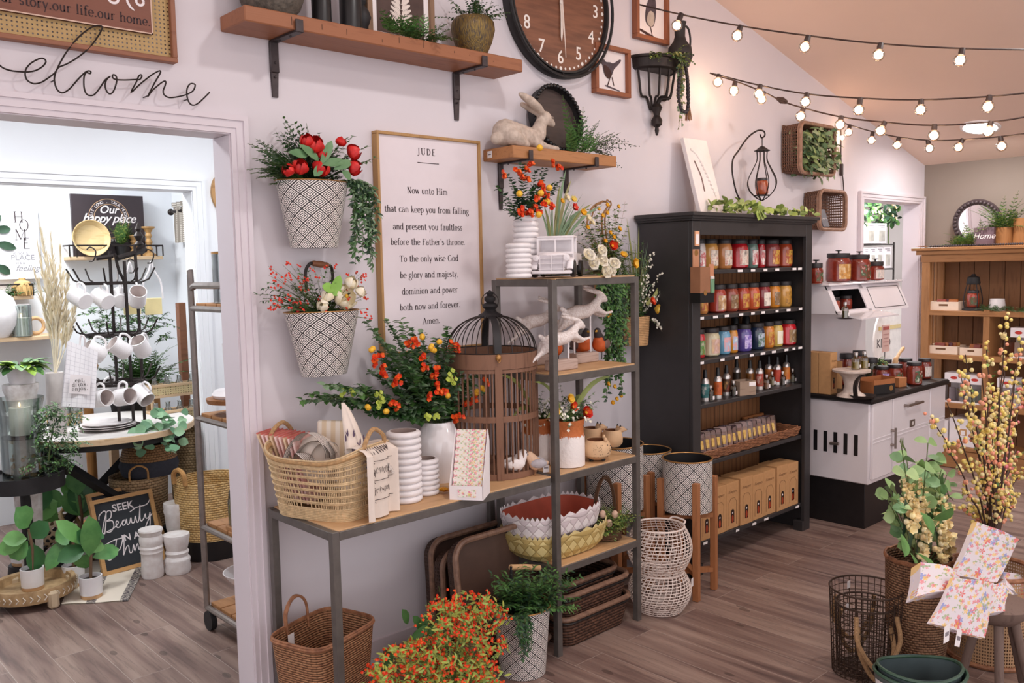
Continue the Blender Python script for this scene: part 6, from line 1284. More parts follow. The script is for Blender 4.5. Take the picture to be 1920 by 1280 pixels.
def spray(px,lab,desc,y=2.74,h=.17):
 c=ony(px,720,y); t=thing('spray_bottle',desc,'bottle',(c.x,y,ZS(3)),group='room sprays on the fourth bookcase shelf'); r=.0225; m=MB(SIL); m.lathe([(.001,.0),(r,.001),(r,h*.62),(r*.9,h*.68),(r*.5,h*.74),(r*.48,h*.75),(.001,h*.75)],n=20); m.build('can',t)
 m=MB(BLK); m.lathe([(r*.55,h*.72),(r*.55,h*.85),(r*.48,h*.88),(r*.4,h),(.001,h)],n=16); m.build('cap',t); m=MB(lab); m.lathe([(r+.0008,h*.12),(r+.0008,h*.56)],n=20); m.build('sleeve',t)
for px,cols,desc,y in ((1322,['1f4a4a','2f6a6a','e8e0d8'],'silver room spray with teal sleeve, far left of the row on the fourth shelf',2.72),(1346,['9c3a22','c8642a','7a2a18'],'silver room spray with rust sleeve and white mark, left of the pair on fourth shelf',2.72),(1362,['a03822','3a2a1a','d8a060'],'silver room spray with brown red sleeve, just left of small wooden box',2.75),(1381,['4a3a2a','2a2018'],'silver room spray with dark sleeve behind the small wooden box, left side',2.86),(1406,['b8742a','2a2018'],'silver room spray with gold banded dark sleeve rising behind the small wooden box',2.78),(1424,['5a6a4a','a8382a','e8e0d0'],'silver room spray with green and red sleeve, right beside the small wooden box',2.73),(1441,['d88a3a','a84a22'],'silver room spray with amber sleeve behind little oil bottles on the fourth shelf',2.8),(1457,['9c2a22','c84a2a'],'silver room spray with red sleeve, second from right on the fourth shelf',2.75),(1474,['d8622a','e8a050'],'silver room spray with orange sleeve, farthest right on the fourth shelf',2.77)): spray(px,pic_label(cols),desc,y)
def oilbottle(px,desc,col,y=2.72,z=None,h=.085,r=.018):
 c=ony(px,735,y); z=ZS(3) if z is None else z; t=thing('oil_bottle',desc,'bottle',(c.x,y,z)); m=MB(glass('dfd6c8',.5)); m.lathe([(.001,.001),(r,.001),(r,h*.62),(r*.45,h*.74),(r*.42,h*.86),(.001,h*.86)],n=18); m.build('glass_body',t)
 m=MB(wax(col)); m.lathe([(.001,.003),(r*.9,.003),(r*.9,h*.45),(.001,h*.45)],n=16); m.build('oil',t); m=MB(SIL); m.lathe([(r*.5,h*.84),(r*.5,h),(.001,h)],n=14); m.build('cap',t); m=MB(TAG); m.box((.003,-r-.001,h*.22),(.016,.001,.02)); m.build('price_tag',t)
oilbottle(1332,'small oil bottle with dark oil between the teal and rust room sprays','3a2a20',2.7); oilbottle(1375,'small dark oil bottle with price tag at left of small wooden box','2a2220',2.71); oilbottle(1437,'small amber oil bottle beside the green and red room spray','b87a2a',2.71); oilbottle(1447,'small clear oil bottle behind the amber oil bottle','c8b890',2.76); oilbottle(1467,'small dark oil bottle between the two rightmost room sprays','4a2a1a',2.72); oilbottle(1486,'tiny clear oil bottle at far right end of the fourth shelf','98a098',2.74)
a=ony(1378,748,2.69); t2=thing('sample_box','small grey wooden box with white card standing among the room sprays','box',(ony(1396,748,2.69).x,2.70,ZS(3)),-.35); m=MB(wood('9c8674','6f5b4c',0,.7,6));
for c,d in (((0,-.04,.04),(.11,.008,.08)),((0,.04,.04),(.11,.008,.08)),((-.051,0,.04),(.008,.074,.08)),((.051,0,.04),(.008,.074,.08)),((0,0,.004),(.1,.074,.008))): m.box(c,d)
m.build('box_body',t2); m=MB(TAG); m.box((.03,-.0448,.062),(.044,.001,.022)); m.build('card',t2)
# wax melts in a wicker tray
t=thing('wicker_tray','long shallow wicker tray of wax melt packs on the fifth bookcase shelf','tray',(0,0,0)); tx0,tx1=BX0+.09,BX1-.085; z5=ZS(4); m=MB(WILL)
for i in range(9):
 z=z5+.006+.006*i; m.tube([(tx0+(tx1-tx0)*k/40,BY+.035-.002*i+U(-.002,.002),z+.003*math.sin(k*1.6+i*2)) for k in range(41)],.004,n=5);
 m.tube([(tx1-.003*U(0,2),BY+.035+.2*k/10,z+.003*math.sin(k*2+i)) for k in range(11)],.004,n=5); m.tube([(tx0,BY+.035+.2*k/10,z+.003*math.sin(k*2+i)) for k in range(11)],.004,n=5); m.tube([(tx0+(tx1-tx0)*k/30,BY+.24,z+.003*math.sin(k*2+i)) for k in range(31)],.004,n=5)
m.box(((tx0+tx1)/2,BY+.14,z5+.004),(tx1-tx0-.01,.2,.006)); m.build('woven_tray',t)
bx2=solo('side_board','plain wooden board standing at right behind the wicker tray','board',MB(wood('b9794a','8f5a36',0,.6,4)).box((0,0,.05),(.22,.02,.1),bev=.002),(BX1-.14,W-.05,z5))
MELT=[pm(c,.35,var=.2,scale=30,coat=.5,name='wax_melt') for c in ('8a3a2c','b56a34','6a3a44','a8622e','c08a4a','5a3a34')]; CLR=glass('efe6ee',.9,'plastic_wrap'); BAND=pic_label(['c8862e','e8c060','7a3a1a'])
n_=17
pk=None
for i in range(n_):
 x=tx0+.05+(tx1-tx0-.2)*i/(n_-1); t=thing('wax_melt_pack','clear clamshell wax melt packs standing in a row in the wicker tray','packet',M=Matrix.Translation((x,BY+.13,z5+.012))@Matrix.Rotation(-.75,4,'Z')@Matrix.Rotation(-.5+U(-.12,.12),4,'X'),group='wax melt packs in the wicker tray')
 m=MB(MELT[i%6]); m.box((0,0,.05),(.07,.016,.085),bev=.006); m.build('wax',t); m=MB(CLR); m.box((0,0,.062),(.084,.026,.125),bev=.008); m.build('clamshell',t); m=MB(BAND); m.box((.0,-.014,.045),(.05,.001,.05)); m.build('label_band',t)
# kraft boxes on the bottom shelf
KR=pm('c79766',.75,var=.08,scale=50,name='kraft_card'); KRD=pm('6f4a2c',.8); WIN=pm('2a1a16',.3,name='dark_window')
def kraft(label,x,y,z,w_,d_,h,rz=0,group=None,big=True):
 t=thing('kraft_box',label,'box',(x,y,z),rz,group); m=MB(KR); m.box((0,0,h/2),(w_,d_,h),bev=.0015); m.build('carton',t)
 m=MB(WIN); zc=h*.26; V=[(-w_*.13,-d_/2-.0008,zc-h*.13),(w_*.13,-d_/2-.0008,zc-h*.13)]+[(w_*.13*math.cos(a*PI/8),-d_/2-.0008,zc+h*.1+w_*.13*math.sin(a*PI/8)) for a in range(9)]; m.add(V,[tuple(range(len(V)))]); m.sph((0,-d_/2-.0004,zc-h*.05),w_*.1,pm('a8401f',.4),8,6,(1,.1,2)); m.sph((0,-d_/2-.0004,zc+h*.08),w_*.06,TAG,8,6,(1,.1,1)); m.build('window',t)
 m=MB(KRD); text(m,'Keepers',facing((0,-d_/2-.0006,h*.8)),w_*.2,None,shear=.3,ext=0)
 m.tube([(-w_*.3,-d_/2-.0008,h*.08),(-w_*.3,-d_/2-.0008,h*.58),(-w_*.15,-d_/2-.0008,h*.66),(w_*.15,-d_/2-.0008,h*.66),(w_*.3,-d_/2-.0008,h*.58),(w_*.3,-d_/2-.0008,h*.08)],.0008,n=4); m.build('print',t); return t
xs=[1318+0,1346,1372,1398,1424,1449,1473,1495]; z6=ZS(5)
bw=(L1-L0-.03)/8
for i in range(8):
 x=L0+.02+bw*(i+.5); kraft('tall kraft candle boxes with arched dark window, lined up on the bottom bookcase shelf',x,BY+.09+.004*(i%3),z6,bw-.008,.13,.262+(.008 if i%3==0 else 0),-.02*(i%2),group='kraft boxes on the bottom bookcase shelf')
# hanging packages on the left stile
t=thing('air_freshener_pack','small peach card pack hanging at top of left bookcase stile','packet',(BX0+.035,BY-.004,0)); z=ony(1302,447,BY).z; m=MB(pm('f0b48c',.6,var=.1)); m.box((0,0,z),(.035,.006,.075)); m.box((0,-.0035,z-.003),(.024,.001,.05),TAG); m.build('card',t)
g=ony(1304,485,BY); t=thing('kraft_tag_card','tan card with gold seal hanging on the left bookcase stile','packet',(g.x,BY-.003,g.z)); m=MB(pm('c08a68',.7)); m.box((0,0,0),(.055,.004,.095)); m.build('card',t); m=MB(RIMG); m.disc((0,0,0),.016,T=facing((0,-.0028,.03))); m.build('seal',t)
g=ony(1310,525,BY-.05); t=thing('burner_box','brown and black burner box hanging in front of left bookcase stile','box',(g.x+.035,BY-.035,g.z-.02)); m=MB(pm('9a6a4c',.6,var=.1)); m.box((0,0,.02),(.085,.06,.13)); m.build('carton',t); m=MB(BLK); m.box((0,-.0,-.07),(.0855,.0605,.05)); m.build('dark_base',t); m=MB(RIMG); m.disc((0,0,0),.014,T=facing((.0,-.0312,-.045))); m.build('seal',t)
g=ony(1331,530,BY-.05); t=thing('air_freshener_pack','narrow white and green blister pack beside the hanging burner box','packet',(g.x+.012,BY-.05,g.z)); m=MB(pm('c98a68',.6)); m.box((0,0,.02),(.042,.004,.15)); m.box((0,0,-.075),(.042,.005,.05),BLK); m.build('card',t); m=MB(pm('7aa884',.3,coat=.6)); m.box((0,-.006,-.015),(.03,.012,.075),bev=.004); m.box((0,-.006,.025),(.03,.012,.02),pm('e8e0d8',.4),bev=.004); m.build('blister',t)
# on top of the bookcase
TZ=1.9035; t=thing('carved_wall_art','white carved wooden board leaning back on top of the black bookcase','panel',M=Matrix.Translation((ony(1342,396,2.8).x,2.83,TZ+.004))@Matrix.Rotation(-.27,4,'X'))
a0=.30; hp=ony(1296,245,2.8).z-TZ; m=MB(pm('f1e8e6',.6,var=.04)); m.box((0,0,hp/2),(.22,.025,hp),bev=.002); m.build('board',t); m=MB(pm('f6eeea',.6));
m.tube(smooth([(-.07,-.014,hp*.85),(-.03,-.014,hp*.8),(.0,-.014,hp*.7),(.05,-.014,hp*.45),(.08,-.014,hp*.12)],6),.006); m.tube(smooth([(-.06,-.014,hp*.7),(-.03,-.014,hp*.5),(-.03,-.014,hp*.3)],6),.004,pm('8a6f68',.7))
for i in range(12): z=hp*(.15+.05*i); m.sph((.085-.008*i,-.016,z),.008,None,8,6)
m.build('carving',t)
g=ony(1430,370,2.86); t=thing('hanging_jar_lantern','black wire teardrop lantern hung from a curved hook stand on top of bookcase','lantern',(g.x,2.86,TZ)); q_=lambda px,py:(ony(px,py,2.86)-Vector((g.x,2.86,TZ)))
m=MB(IRON); m.tube(smooth([q_(1440,392),q_(1408,388),q_(1385,370),q_(1374,330),q_(1374,300),(q_(1385,282)),q_(1402,258),q_(1420,245),q_(1432,246),q_(1434,254),q_(1428,258),q_(1425,252)],6),.005)
m.tube([(-.06,0,.006),(.06,0,.006)],.006); m.tube([(0,-.07,.006),(0,.06,.006)],.006); m.tube(smooth([q_(1448,400),q_(1458,392),q_(1463,398),q_(1456,402)],5),.004); m.build('hook_stand',t)
zc=q_(1429,275).z; zb=q_(1430,376).z; xx=q_(1429,275).x; rr=.088; m=MB(IRON); m.lathe([(.001,zc+.006),(.014,zc),(.036,zc-.018),(.046,zc-.022),(.046,zc-.026),(.001,zc-.01)],n=24,T=TR(xx)); m.tube([(xx,0,zc+.05),(xx,0,zc)],.003); m.build('cap',t)
for i in range(8):
 a=2*PI*i/8+.2; m=MB(IRON); m.tube(smooth([(xx+r_*math.cos(a),r_*math.sin(a),zb+(zc-zb)*f) for f,r_ in ((.93,.032),(.75,.032),(.58,.058),(.38,rr),(.22,rr*.93),(.08,.045),(0,.004))],5),.003,n=5); m.build('cage_wire',t)
m=MB(IRON); m.lathe([(.001,0),(.05,0),(.05,.004),(.001,.004)],n=20,T=TR(xx,0,zb+(zc-zb)*.09)); m.build('tray',t)
jar('cinnamon brown candle jar sitting inside the hanging wire lantern',g.x+xx,2.86,TZ+zb+(zc-zb)*.09+.0045,.036,.1,wax('a8522e','8a3c20'),pic_label(['efe4cc','3a5a3a','b8402a','efe4cc']),None,-1.1,.016)
m=MB(G4); EU=[pm('a3b860',.5,var=.2,scale=15,name='eucalyptus'),pm('b7c678',.5,var=.2,scale=15),pm('8fa855',.5,var=.2,scale=15)]
for i in range(150):
 px=U(1356,1520); h_=1 if px<1440 else .55; x=ony(px,392,2.72).x; m.leaf((x,2.66+U(0,.16),TZ+.01+U(0,.06)*h_),rdir(-.1,.9),rdir(.2,1),U(.03,.06)*h_**.5,U(.03,.05)*h_**.5,EU[i%3],.12,True)
x=ony(1428,405,2.6).x;
for i in range(4): m.leaf((x-.03+.02*i,2.61,TZ+.02),(U(-.3,.3),-.4,-1+.3*i),(0,-1,.2),.06,.045,EU[i%3],.1,True)
solo('eucalyptus_garland','light green round leafed garland lying along front of the bookcase top','garland',m)
# -------- square rattan baskets on the wall
def wallbasket(label,pl,pr,pt,pb,d,items):
 y=W-d; a=ony(pl,(pt+pb)/2,y); b=ony(pr,(pt+pb)/2,y); zt=(ony(pl,pt[0] if isinstance(pt,tuple) else pt,y).z); zb=ony(pr,pb,y).z; w_=b.x-a.x; h_=zt-zb
 t=thing('wall_basket',label,'basket',((a.x+b.x)/2,W-.004,(zt+zb)/2)); pts=rrect(w_,h_,.05,6); n=len(pts); RC=pm('8d6a55',.6,col2='a98570',scale=40,name='brown_rattan'); m=MB(RC); m.tube([(x,-d,z) for x,z in pts],.012,n=8,closed=True,flat=1); m.tube([(x,-d+.016,z) for x,z in pts],.008,n=6,closed=True); m.build('rim',t)
 m=MB(pm('74513f',.65,var=.25,scale=40))
 for k in range(7): m.tube([(x*(.95+.006*k),-.006-k*(d-.03)/7,z*(.95+.006*k)) for x,z in pts],.0042,n=4,closed=True)
 P=[Vector((x,0,z)) for x,z in pts]
 for i in range(n):
  p,q=P[i],P[(i+1)%n]; L=(q-p).length; k=max(1,int(L/.018))
  for j in range(k): c=p.lerp(q,j/k); m.tube([(c.x*.95,-.004,c.z*.95),(c.x*.99,-d+.01,c.z*.99)],.0042,n=4,caps=False)
 m.build('woven_side',t); m=MB(pm('74513f',.65,var=.25,scale=40))
 for k in range(int(w_/.022)): x=-w_/2+.02+.022*k; m.box((x,-.004,0),(.009,.003,h_*.94))
 for k in range(int(h_/.022)): z=-h_/2+.02+.022*k; m.box((0,-.0065,z),(w_*.94,.003,.009))
 m.build('base_lattice',t); return t,w_,h_
t,w_,h_=wallbasket('larger square rattan wall basket, upper one near the string lights',1500,1564,228,330,.14,0); lo=Vector(t.location); m=MB(G5); SG_=[pm('7d9566',.6,var=.25,scale=18,name='sage_leaf'),pm('95a86a',.6,var=.25,scale=18),pm('5f7d55',.6,var=.25,scale=18),pm('a9b58a',.6,var=.2,scale=18)]
for i in range(330):
 x=U(-.42,.5)*w_; z=U(-.5,.42)*h_
 if x<-.2*w_ and z>.25*h_: pass
 m.leaf((x,-U(.04,.16),z),rdir(-1,.6)+Vector((.2,-.5,-.2)),(0,-1,.3),U(.04,.075),U(.02,.038),SG_[i%4],.15,True)
o=lo; solo('sage_bush','mass of sage green leaves spilling out of the larger rattan wall basket','plant',m,lo)
t,w_,h_=wallbasket('smaller square rattan wall basket holding a grey slate card, above the stove',1536,1585,356,431,.12,0); lo=Vector(t.location)
m=MB(pm('6d6a72',.6,var=.25,scale=12,name='slate')); m.box((0,0,.06),(.085,.008,.125),bev=.001); ribbon(m,[(-.03,.05),(-.01,.06),(.0,.05),(.015,.06),(.03,.052)],.003,PAPER,facing((0,-.005,.0))); solo('slate_card','grey slate card with white script leaning inside the smaller rattan wall basket','card',m,M=Matrix.Translation((lo.x-.02,W-.085,lo.z-h_/2+.022))@Matrix.Rotation(-.3,4,'X'))
# ================================================================ white enamel cook stove
EN=pm('ece6ea',.25,var=.03,scale=6,coat=.5,name='white_enamel_stove'); CAST=pm('2c2829',.4,.4,.2,20,name='cast_iron'); CHR=pm('9a8d86',.3,.8,.15,30,name='worn_chrome')
SX0,SX1,SY=5.125,6.26,2.365; SYB=2.9; CT=.815
t=thing('cook_stove','antique white enamel cook stove with black iron top and upper warming oven','stove',(0,0,0))
bx('base_plinth',((SX0+SX1)/2+.0,(SY+SYB)/2+.01,.14),(SX1-SX0-.02,SYB-SY-.03,.28),CAST,.004,t); bx('body',((SX0+SX1)/2,(SY+SYB)/2,.535),(SX1-SX0,SYB-SY,.51),EN,.006,t); bx('iron_top',((SX0+SX1)/2,(SY+SYB)/2-.01,CT-.02),(SX1-SX0+.04,SYB-SY+.04,.035),CAST,.012,t)
m=MB(BLK)
for k in range(5): m.box((SX0-.0008,SY+.08+.066*k,.515),(.002,.025,.13),bev=.0008)
m.build('vent_slots',t); m=MB(CHR); m.tube([(SX0-.022,SY+.18,.515),(SX0-.022,SY+.235,.51)],.01,n=8); m.tube([(SX0,SY+.21,.512),(SX0-.02,SY+.21,.512)],.006); m.build('vent_knob',t)
fx=[SX0+.01,SX0+.29,SX0+.86,SX1-.01]
for i in range(3):
 d=bx('door' ,((fx[i]+fx[i+1])/2,SY-.008,.545),(fx[i+1]-fx[i]-.014,.018,.47),EN,.004,t); x=(fx[i]+fx[i+1])/2
 m=MB(EN); [m.box((x,SY-.018,.535+.022*k),(fx[i+1]-fx[i]-.03,.004,.006)) for k in (0,1)]; m.build('ridge',d)
 m=MB(CHR)
 if i==0: m.tube([(fx[1]-.02,SY-.045,.6),(fx[1]-.02,SY-.045,.47)],.008,n=8); [m.tube([(fx[1]-.02,SY-.012,z),(fx[1]-.02,SY-.045,z)],.009,n=8) for z in (.58,.49)]; m.build('handle',d)
 if i==1:
  m.tube([(x-.13,SY-.045,.715),(x+.1,SY-.045,.715)],.009,n=8); [m.tube([(xx_,SY-.012,.715),(xx_,SY-.045,.715)],.009,n=8) for xx_ in (x-.12,x+.05)]; m.build('handle',d)
  m=MB(CHR); m.box((x,SY-.02,.585),(.07,.006,.045),bev=.003); m.disc((0,0,0),.014,pm('e8e0dc',.3),T=facing((x,SY-.0235,.585))); m.build('gauge_plate',d)
bx('splash_back',((SX0+SX1)/2,SYB+.01,1.15),(SX1-SX0-.1,.02,.68),EN,.003,t)
# warming oven: slanted front
WO=MB(EN); y0,y1=2.62,2.92; za,zb_=1.31,1.485; V=[]
for x in (SX0+.04,SX1-.06): V+=[(x,y0-.02,za),(x,y1,za),(x,y1,zb_),(x,y0+.06,zb_)]
WO.add(V,[(0,1,2,3),(7,6,5,4),(1,5,6,2),(2,6,7,3),(0,4,5,1)]); WO.build('warming_oven',t)
nx=Vector((0,-(zb_-za),-.08)).normalized()
xa,xb,xc=SX0+.04,(SX0+SX1)/2-.05,SX1-.06
fp=lambda x,f,o=0:(x,y0-.02+.08*f+nx.y*o,za+(zb_-za)*f+nx.z*o)
m=MB(EN)
for (a,b,c_,d_) in ((xa,xa+.05,0,1),(xb-.05,xb,0,1),(xa,xb,.0,.12),(xa,xb,.86,1)): m.add([fp(a,c_,0),fp(b,c_,0),fp(b,d_,0),fp(a,d_,0),fp(a,c_,.012),fp(b,c_,.012),fp(b,d_,.012),fp(a,d_,.012)],[(4,5,6,7),(0,1,5,4),(1,2,6,5),(2,3,7,6),(3,0,4,7)])
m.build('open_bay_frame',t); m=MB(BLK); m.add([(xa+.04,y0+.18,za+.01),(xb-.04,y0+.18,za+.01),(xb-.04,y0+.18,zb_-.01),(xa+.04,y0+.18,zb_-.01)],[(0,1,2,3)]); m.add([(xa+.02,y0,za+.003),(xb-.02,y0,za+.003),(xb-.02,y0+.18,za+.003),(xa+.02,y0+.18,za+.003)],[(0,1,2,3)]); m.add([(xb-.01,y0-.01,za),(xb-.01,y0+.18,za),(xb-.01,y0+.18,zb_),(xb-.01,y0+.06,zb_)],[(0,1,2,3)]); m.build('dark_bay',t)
m=MB(EN); m.add([fp(xb,.0,.014),fp(xc,.0,.014),fp(xc,1,.014),fp(xb,1,.014),fp(xb,0,0),fp(xc,0,0),fp(xc,1,0),fp(xb,1,0)],[(0,1,2,3),(0,4,5,1),(1,5,6,2),(2,6,7,3),(3,7,4,0)]); d=m.build('oven_door',t); m=MB(BLK); P=[fp(xb+.05,.12,.016),fp(xc-.04,.12,.016),fp(xc-.04,.9,.016),fp(xb+.05,.9,.016)]
m.tube(smooth(P,1,True),.0022,n=4,closed=True); m.build('door_groove',d)
m=MB(EN); m.add([(xa,y0-.02,za-.004),(xb+.05,y0-.02,za-.004),(xb+.05,y0-.18,za-.03),(xa,y0-.18,za-.03),(xa,y0-.02,za+.004),(xb+.05,y0-.02,za+.004),(xb+.05,y0-.18,za-.022),(xa,y0-.18,za-.022)],[(3,2,1,0),(4,5,6,7),(0,1,5,4),(1,2,6,5),(2,3,7,6),(3,0,4,7)]); m.build('drop_door',t)
m=MB(EN); m.box(((xa+xc)/2,(y0+.06+y1)/2-.02,zb_+.006),(xc-xa+.03,y1-y0-.02,.012),bev=.004); m.build('oven_top',t)
m=MB(pm('e4dcde',.5,var=.1)); m.grid(lambda u,v: Vector((xa+(xc-xa)*u,y0+.03+.012*math.sin(u*40)+.02*v,zb_+.014-.012*v+.004*math.sin(u*40))),60,2); m.build('ruffled_edge',t)
# jars on and in the stove
RW=wax('8c3220','6f2417'); LA=[pic_label(['efe6d4','8a2a20','2f5a34','efe6d4']),pic_label(['e8d8b8','c89040','7a4a38']),pic_label(['6a7a70','e8d8d0','a8b0a8'])]
for px,wpx,h_,lab,desc,y in ((1530,26,.13,LA[0],'small',2.72),(1572,45,.19,LA[1],'large',2.78),(1611,40,.18,LA[0],'large',2.72),(1641,32,.13,LA[2],'small',2.72)):
 c=ony(px,500,y); r=w_at(px-wpx/2,px+wpx/2,500,y)/2
 jar({1530:'smaller red candle jar with knobbed lid, left end of the warming oven top',1572:'big red candle jar with knobbed lid and landscape label on warming oven top',1611:'big red candle jar with knobbed lid and oval label on warming oven top',1641:'smaller red candle jar with knobbed lid, right end of the warming oven top'}[px],c.x,y,zb_+.0135,r,h_,RW,lab,None,-2.0,.03,knob=True)
for px,y,r,desc in ((1560,2.7,.05,'wide red candle jar inside open bay of the warming oven'),(1585,2.74,.042,'red candle jar partly behind the clear bottle in warming oven bay')): c=ony(px,590,y); jar(desc,c.x,y,za+.005,r,.095,wax('a04432','7f3024'),None,None,-2,.02)
oilbottle(1583,'clear glass bottle with pale oil on a black saucer before the open warming bay','8a8448',2.53,za-.018,.095,.02); c=ony(1583,735,2.53); m=MB(BLK); m.lathe([(.001,0),(.04,0),(.055,.006),(.05,.006),(.038,.003),(.001,.003)],n=24); solo('saucer','little black saucer under the clear oil bottle on the drop door','saucer',m,(c.x,2.53,za-.0245))
CTZ=CT-.002
c=onz(1557,740,CTZ)
for i in (0,1): kraft(['front one of two kraft candle boxes standing on left end of the stove top','back one of two kraft candle boxes on left end of the stove top'][i],c.x+.045,c.y+.042+.083*i,CTZ,.085,.08,.26,0,None)
m=MB(KR); m.box((0,0,.09),(.012,.1,.18),bev=.001); c=ony(1578,690,2.66); solo('kraft_sheet','kraft card display backer standing behind the two stove top boxes','card',m,(c.x+.02,2.72,CTZ),.3)
RJ=[(1588,2.74,.05,.21,LA[1],'tall black lidded red candle jar at back of stove top, left of the pair'),(1611,2.76,.048,.21,LA[2],'tall black lidded red candle jar at back of stove top, right of the pair'),(1634,2.66,.042,.17,LA[0],'dark green tinted candle jar behind ivy on the stove top')]
for px,y,r,h_,lab,desc in RJ: c=ony(px,690,y); jar(desc,c.x,y,CTZ,r,h_,RW if px<1630 else wax('3a3a2c'),lab,None,-2,.035)
for px,y,r,h_,lab,desc in ((1654,2.58,.045,.12,P5,'squat red candle jar with purple label on the stove top'),(1678,2.52,.05,.13,LA[0],'wide red candle jar behind the tan box on stove top'),(1697,2.60,.05,.135,LA[1],'wide red candle jar at rear of the stove top cluster'),(1714,2.41,.05,.15,LA[0],'red candle jar nearest right end of the stove top'),(1733,2.48,.045,.14,LA[2],'red candle jar peeking behind the rightmost one on the stove top'),(1660,2.70,.045,.13,LA[0],'red candle jar in back row behind the squat purple labelled jar')): c=ony(px,700,y); jar(desc,c.x,y,CTZ,r,h_,RW,lab,None,-2,.022)
c=onz(1608,745,CTZ); t=thing('cake_stand','pale wooden pedestal cake stand on the stove top','stand',(c.x+.02,c.y+.05,CTZ)); m=MB(pm('e6d6cc',.6,col2='cdb9ac',scale=25)); zt_=.165; m.lathe([(.001,0),(.085,0),(.08,.012),(.05,.03),(.04,.06),(.05,.11),(.07,.14),(.11,zt_-.012),(.112,zt_),(.001,zt_)],n=36); m.build('pedestal',t); cs=Vector(t.location)
for px,dx,dy,desc in ((1604,-.045,-.02,'left yellow green oil bottle on the pedestal cake stand'),(1620,.01,-.035,'right yellow green oil bottle on the pedestal cake stand')): oilbottle(px,desc,'c8b838',cs.y+dy,CTZ+zt_,.105,.026)
t=thing('candle_snuffer_stand','black iron bent handle candle holder on the stove top before the cake stand','candle holder',(c.x+.0,c.y-.03,CTZ)); m=MB(IRON); m.lathe([(.001,0),(.06,.0),(.078,.02),(.074,.02),(.056,.006),(.001,.006)],n=28); m.build('dish',t); m=MB(IRON); m.tube(smooth([(-.075,0,.012),(-.085,0,.07),(-.06,0,.115),(-.02,0,.135),(.01,0,.138)],6),.009,flat=.4); m.tube(smooth([(-.06,.02,.012),(-.068,.02,.07),(-.045,.02,.11),(-.005,.01,.135)],6),.008,flat=.4); m.build('handle',t)
m=MB(G2)
for i in range(30): sprig(m,(0,0,.12),(U(-1,1),-U(0,1),U(-.2,1)),U(.04,.11),8,.016,.012,[G2,G4,G1],STEM,2)
c=ony(1634,690,2.7); solo('ivy_sprig','small green ivy sprig trailing behind the cake stand','plant',m,(c.x,2.67,CTZ))
c=onz(1663,738,CTZ); t=thing('display_tray_box','open tan and black card display box on the stove top','box',(c.x,c.y+.06,CTZ),-.25); m=MB(pm('a8683c',.7,var=.1));
for cc,dd in (((0,-.05,.045),(.19,.003,.09)),((0,.05,.05),(.19,.003,.1)),((-.095,0,.04),(.003,.1,.08)),((.095,0,.05),(.003,.1,.1)),((0,0,.002),(.19,.1,.004))): m.box(cc,dd)
m.box((0,-.052,.03),(.191,.002,.06),BLK); m.disc((0,0,0),.017,RIMG,T=facing((.06,-.0535,.032))); m.build('carton',t)
c=onz(1697,725,CTZ); m=MB(pm('b9794a',.7)); m.box((0,0,.03),(.075,.06,.06),bev=.001); solo('tan_box','small tan card box to the right of the display box on stove top','box',m,(c.x,c.y+.04,CTZ),-.25)
# ================================================================ string lights
def atd(px,py,d): return O0+ray(px,py)*(d/F)     # photo point at a given distance along the view
CORD=pm('3a2a26',.5,var=.1,name='light_cord'); BULBG=glass('fff4ea',.35,'bulb_glass'); FIL=glow('ffd9b4',28,'filament')
def strand(label,cable,bulbs,dd):
 t=thing('string_lights',label,'string lights',(0,0,0)); x0,x1=cable[0][0],cable[-1][0]; dep=lambda x: dd[0]+(dd[1]-dd[0])*(x-x0)/(x1-x0)
 m=MB(CORD); m.tube(smooth([atd(x,y,dep(x)) for x,y in cable],5),.0042,n=5); m.build('cable',t)
 for bxx,by_,sx_,sy_ in bulbs:
  d=dep(sx_); s=atd(sx_,sy_,d); b=atd(bxx,by_,d); ax=(b-s).normalized(); R_=.029
  k=MB(BULBG); k.sph(b,R_,None,14,9); o=k.build('bulb',t); k=MB(FIL); k.sph(b,R_*.7,None,8,6); k.build('filament',o); k=MB(CORD); k.tube([s-ax*.008,s+ax*.012,b-ax*R_*.8],[.013,.015,.014],n=8); k.build('socket',o)
strand('highest string of round bulbs, running from beside the clock out along the sloped ceiling',[(1128,-8),(1171,2),(1280,28),(1390,49),(1515,67),(1650,82),(1803,91),(1925,93)],[(1170,17,1175,3),(1269,48,1277,28),(1382,67,1388,51),(1509,88,1515,70),(1647,103,1651,84),(1800,113,1804,94)],(4.65,3.9))
strand('second string of round bulbs, starting on the wall left of the larger wall basket',[(1331,137),(1348,141),(1425,160),(1512,176),(1612,184),(1726,187),(1853,181),(1925,174)],[(1346,154,1347,142),(1423,176,1425,161),(1510,191,1513,177),(1610,206,1613,186),(1726,206,1727,189),(1852,200,1855,182)],(4.95,3.95))
strand('third string of round bulbs with a plug near its left end, just below the second',[(1335,139),(1378,152),(1430,172),(1468,190),(1505,202),(1576,219),(1657,229),(1752,235),(1855,229),(1925,219)],[(1376,170,1378,156),(1428,186,1431,174),(1501,218,1506,204),(1575,234,1577,220),(1651,245,1658,231),(1751,254,1752,236),(1853,246,1857,231)],(5.05,4.05))
for px,py,d in ((1376,170,5.04),(1428,187,5.0),(1346,155,4.94),(1579,258,5.95)):
 l=bpy.data.lights.new('bulb_lamp','POINT'); l.energy=.16; l.color=(1,.8,.62); l.shadow_soft_size=.03; o=bpy.data.objects.new('bulb_lamp',l); COL.objects.link(o); o.location=atd(px,py+6,d-.05)
k=MB(CORD); k.tube([atd(1456,184,5.0),atd(1466,188,5.0),atd(1476,192,4.99)],[.008,.02,.01],n=8); k.build('plug',bpy.data.objects['string_lights.002'])
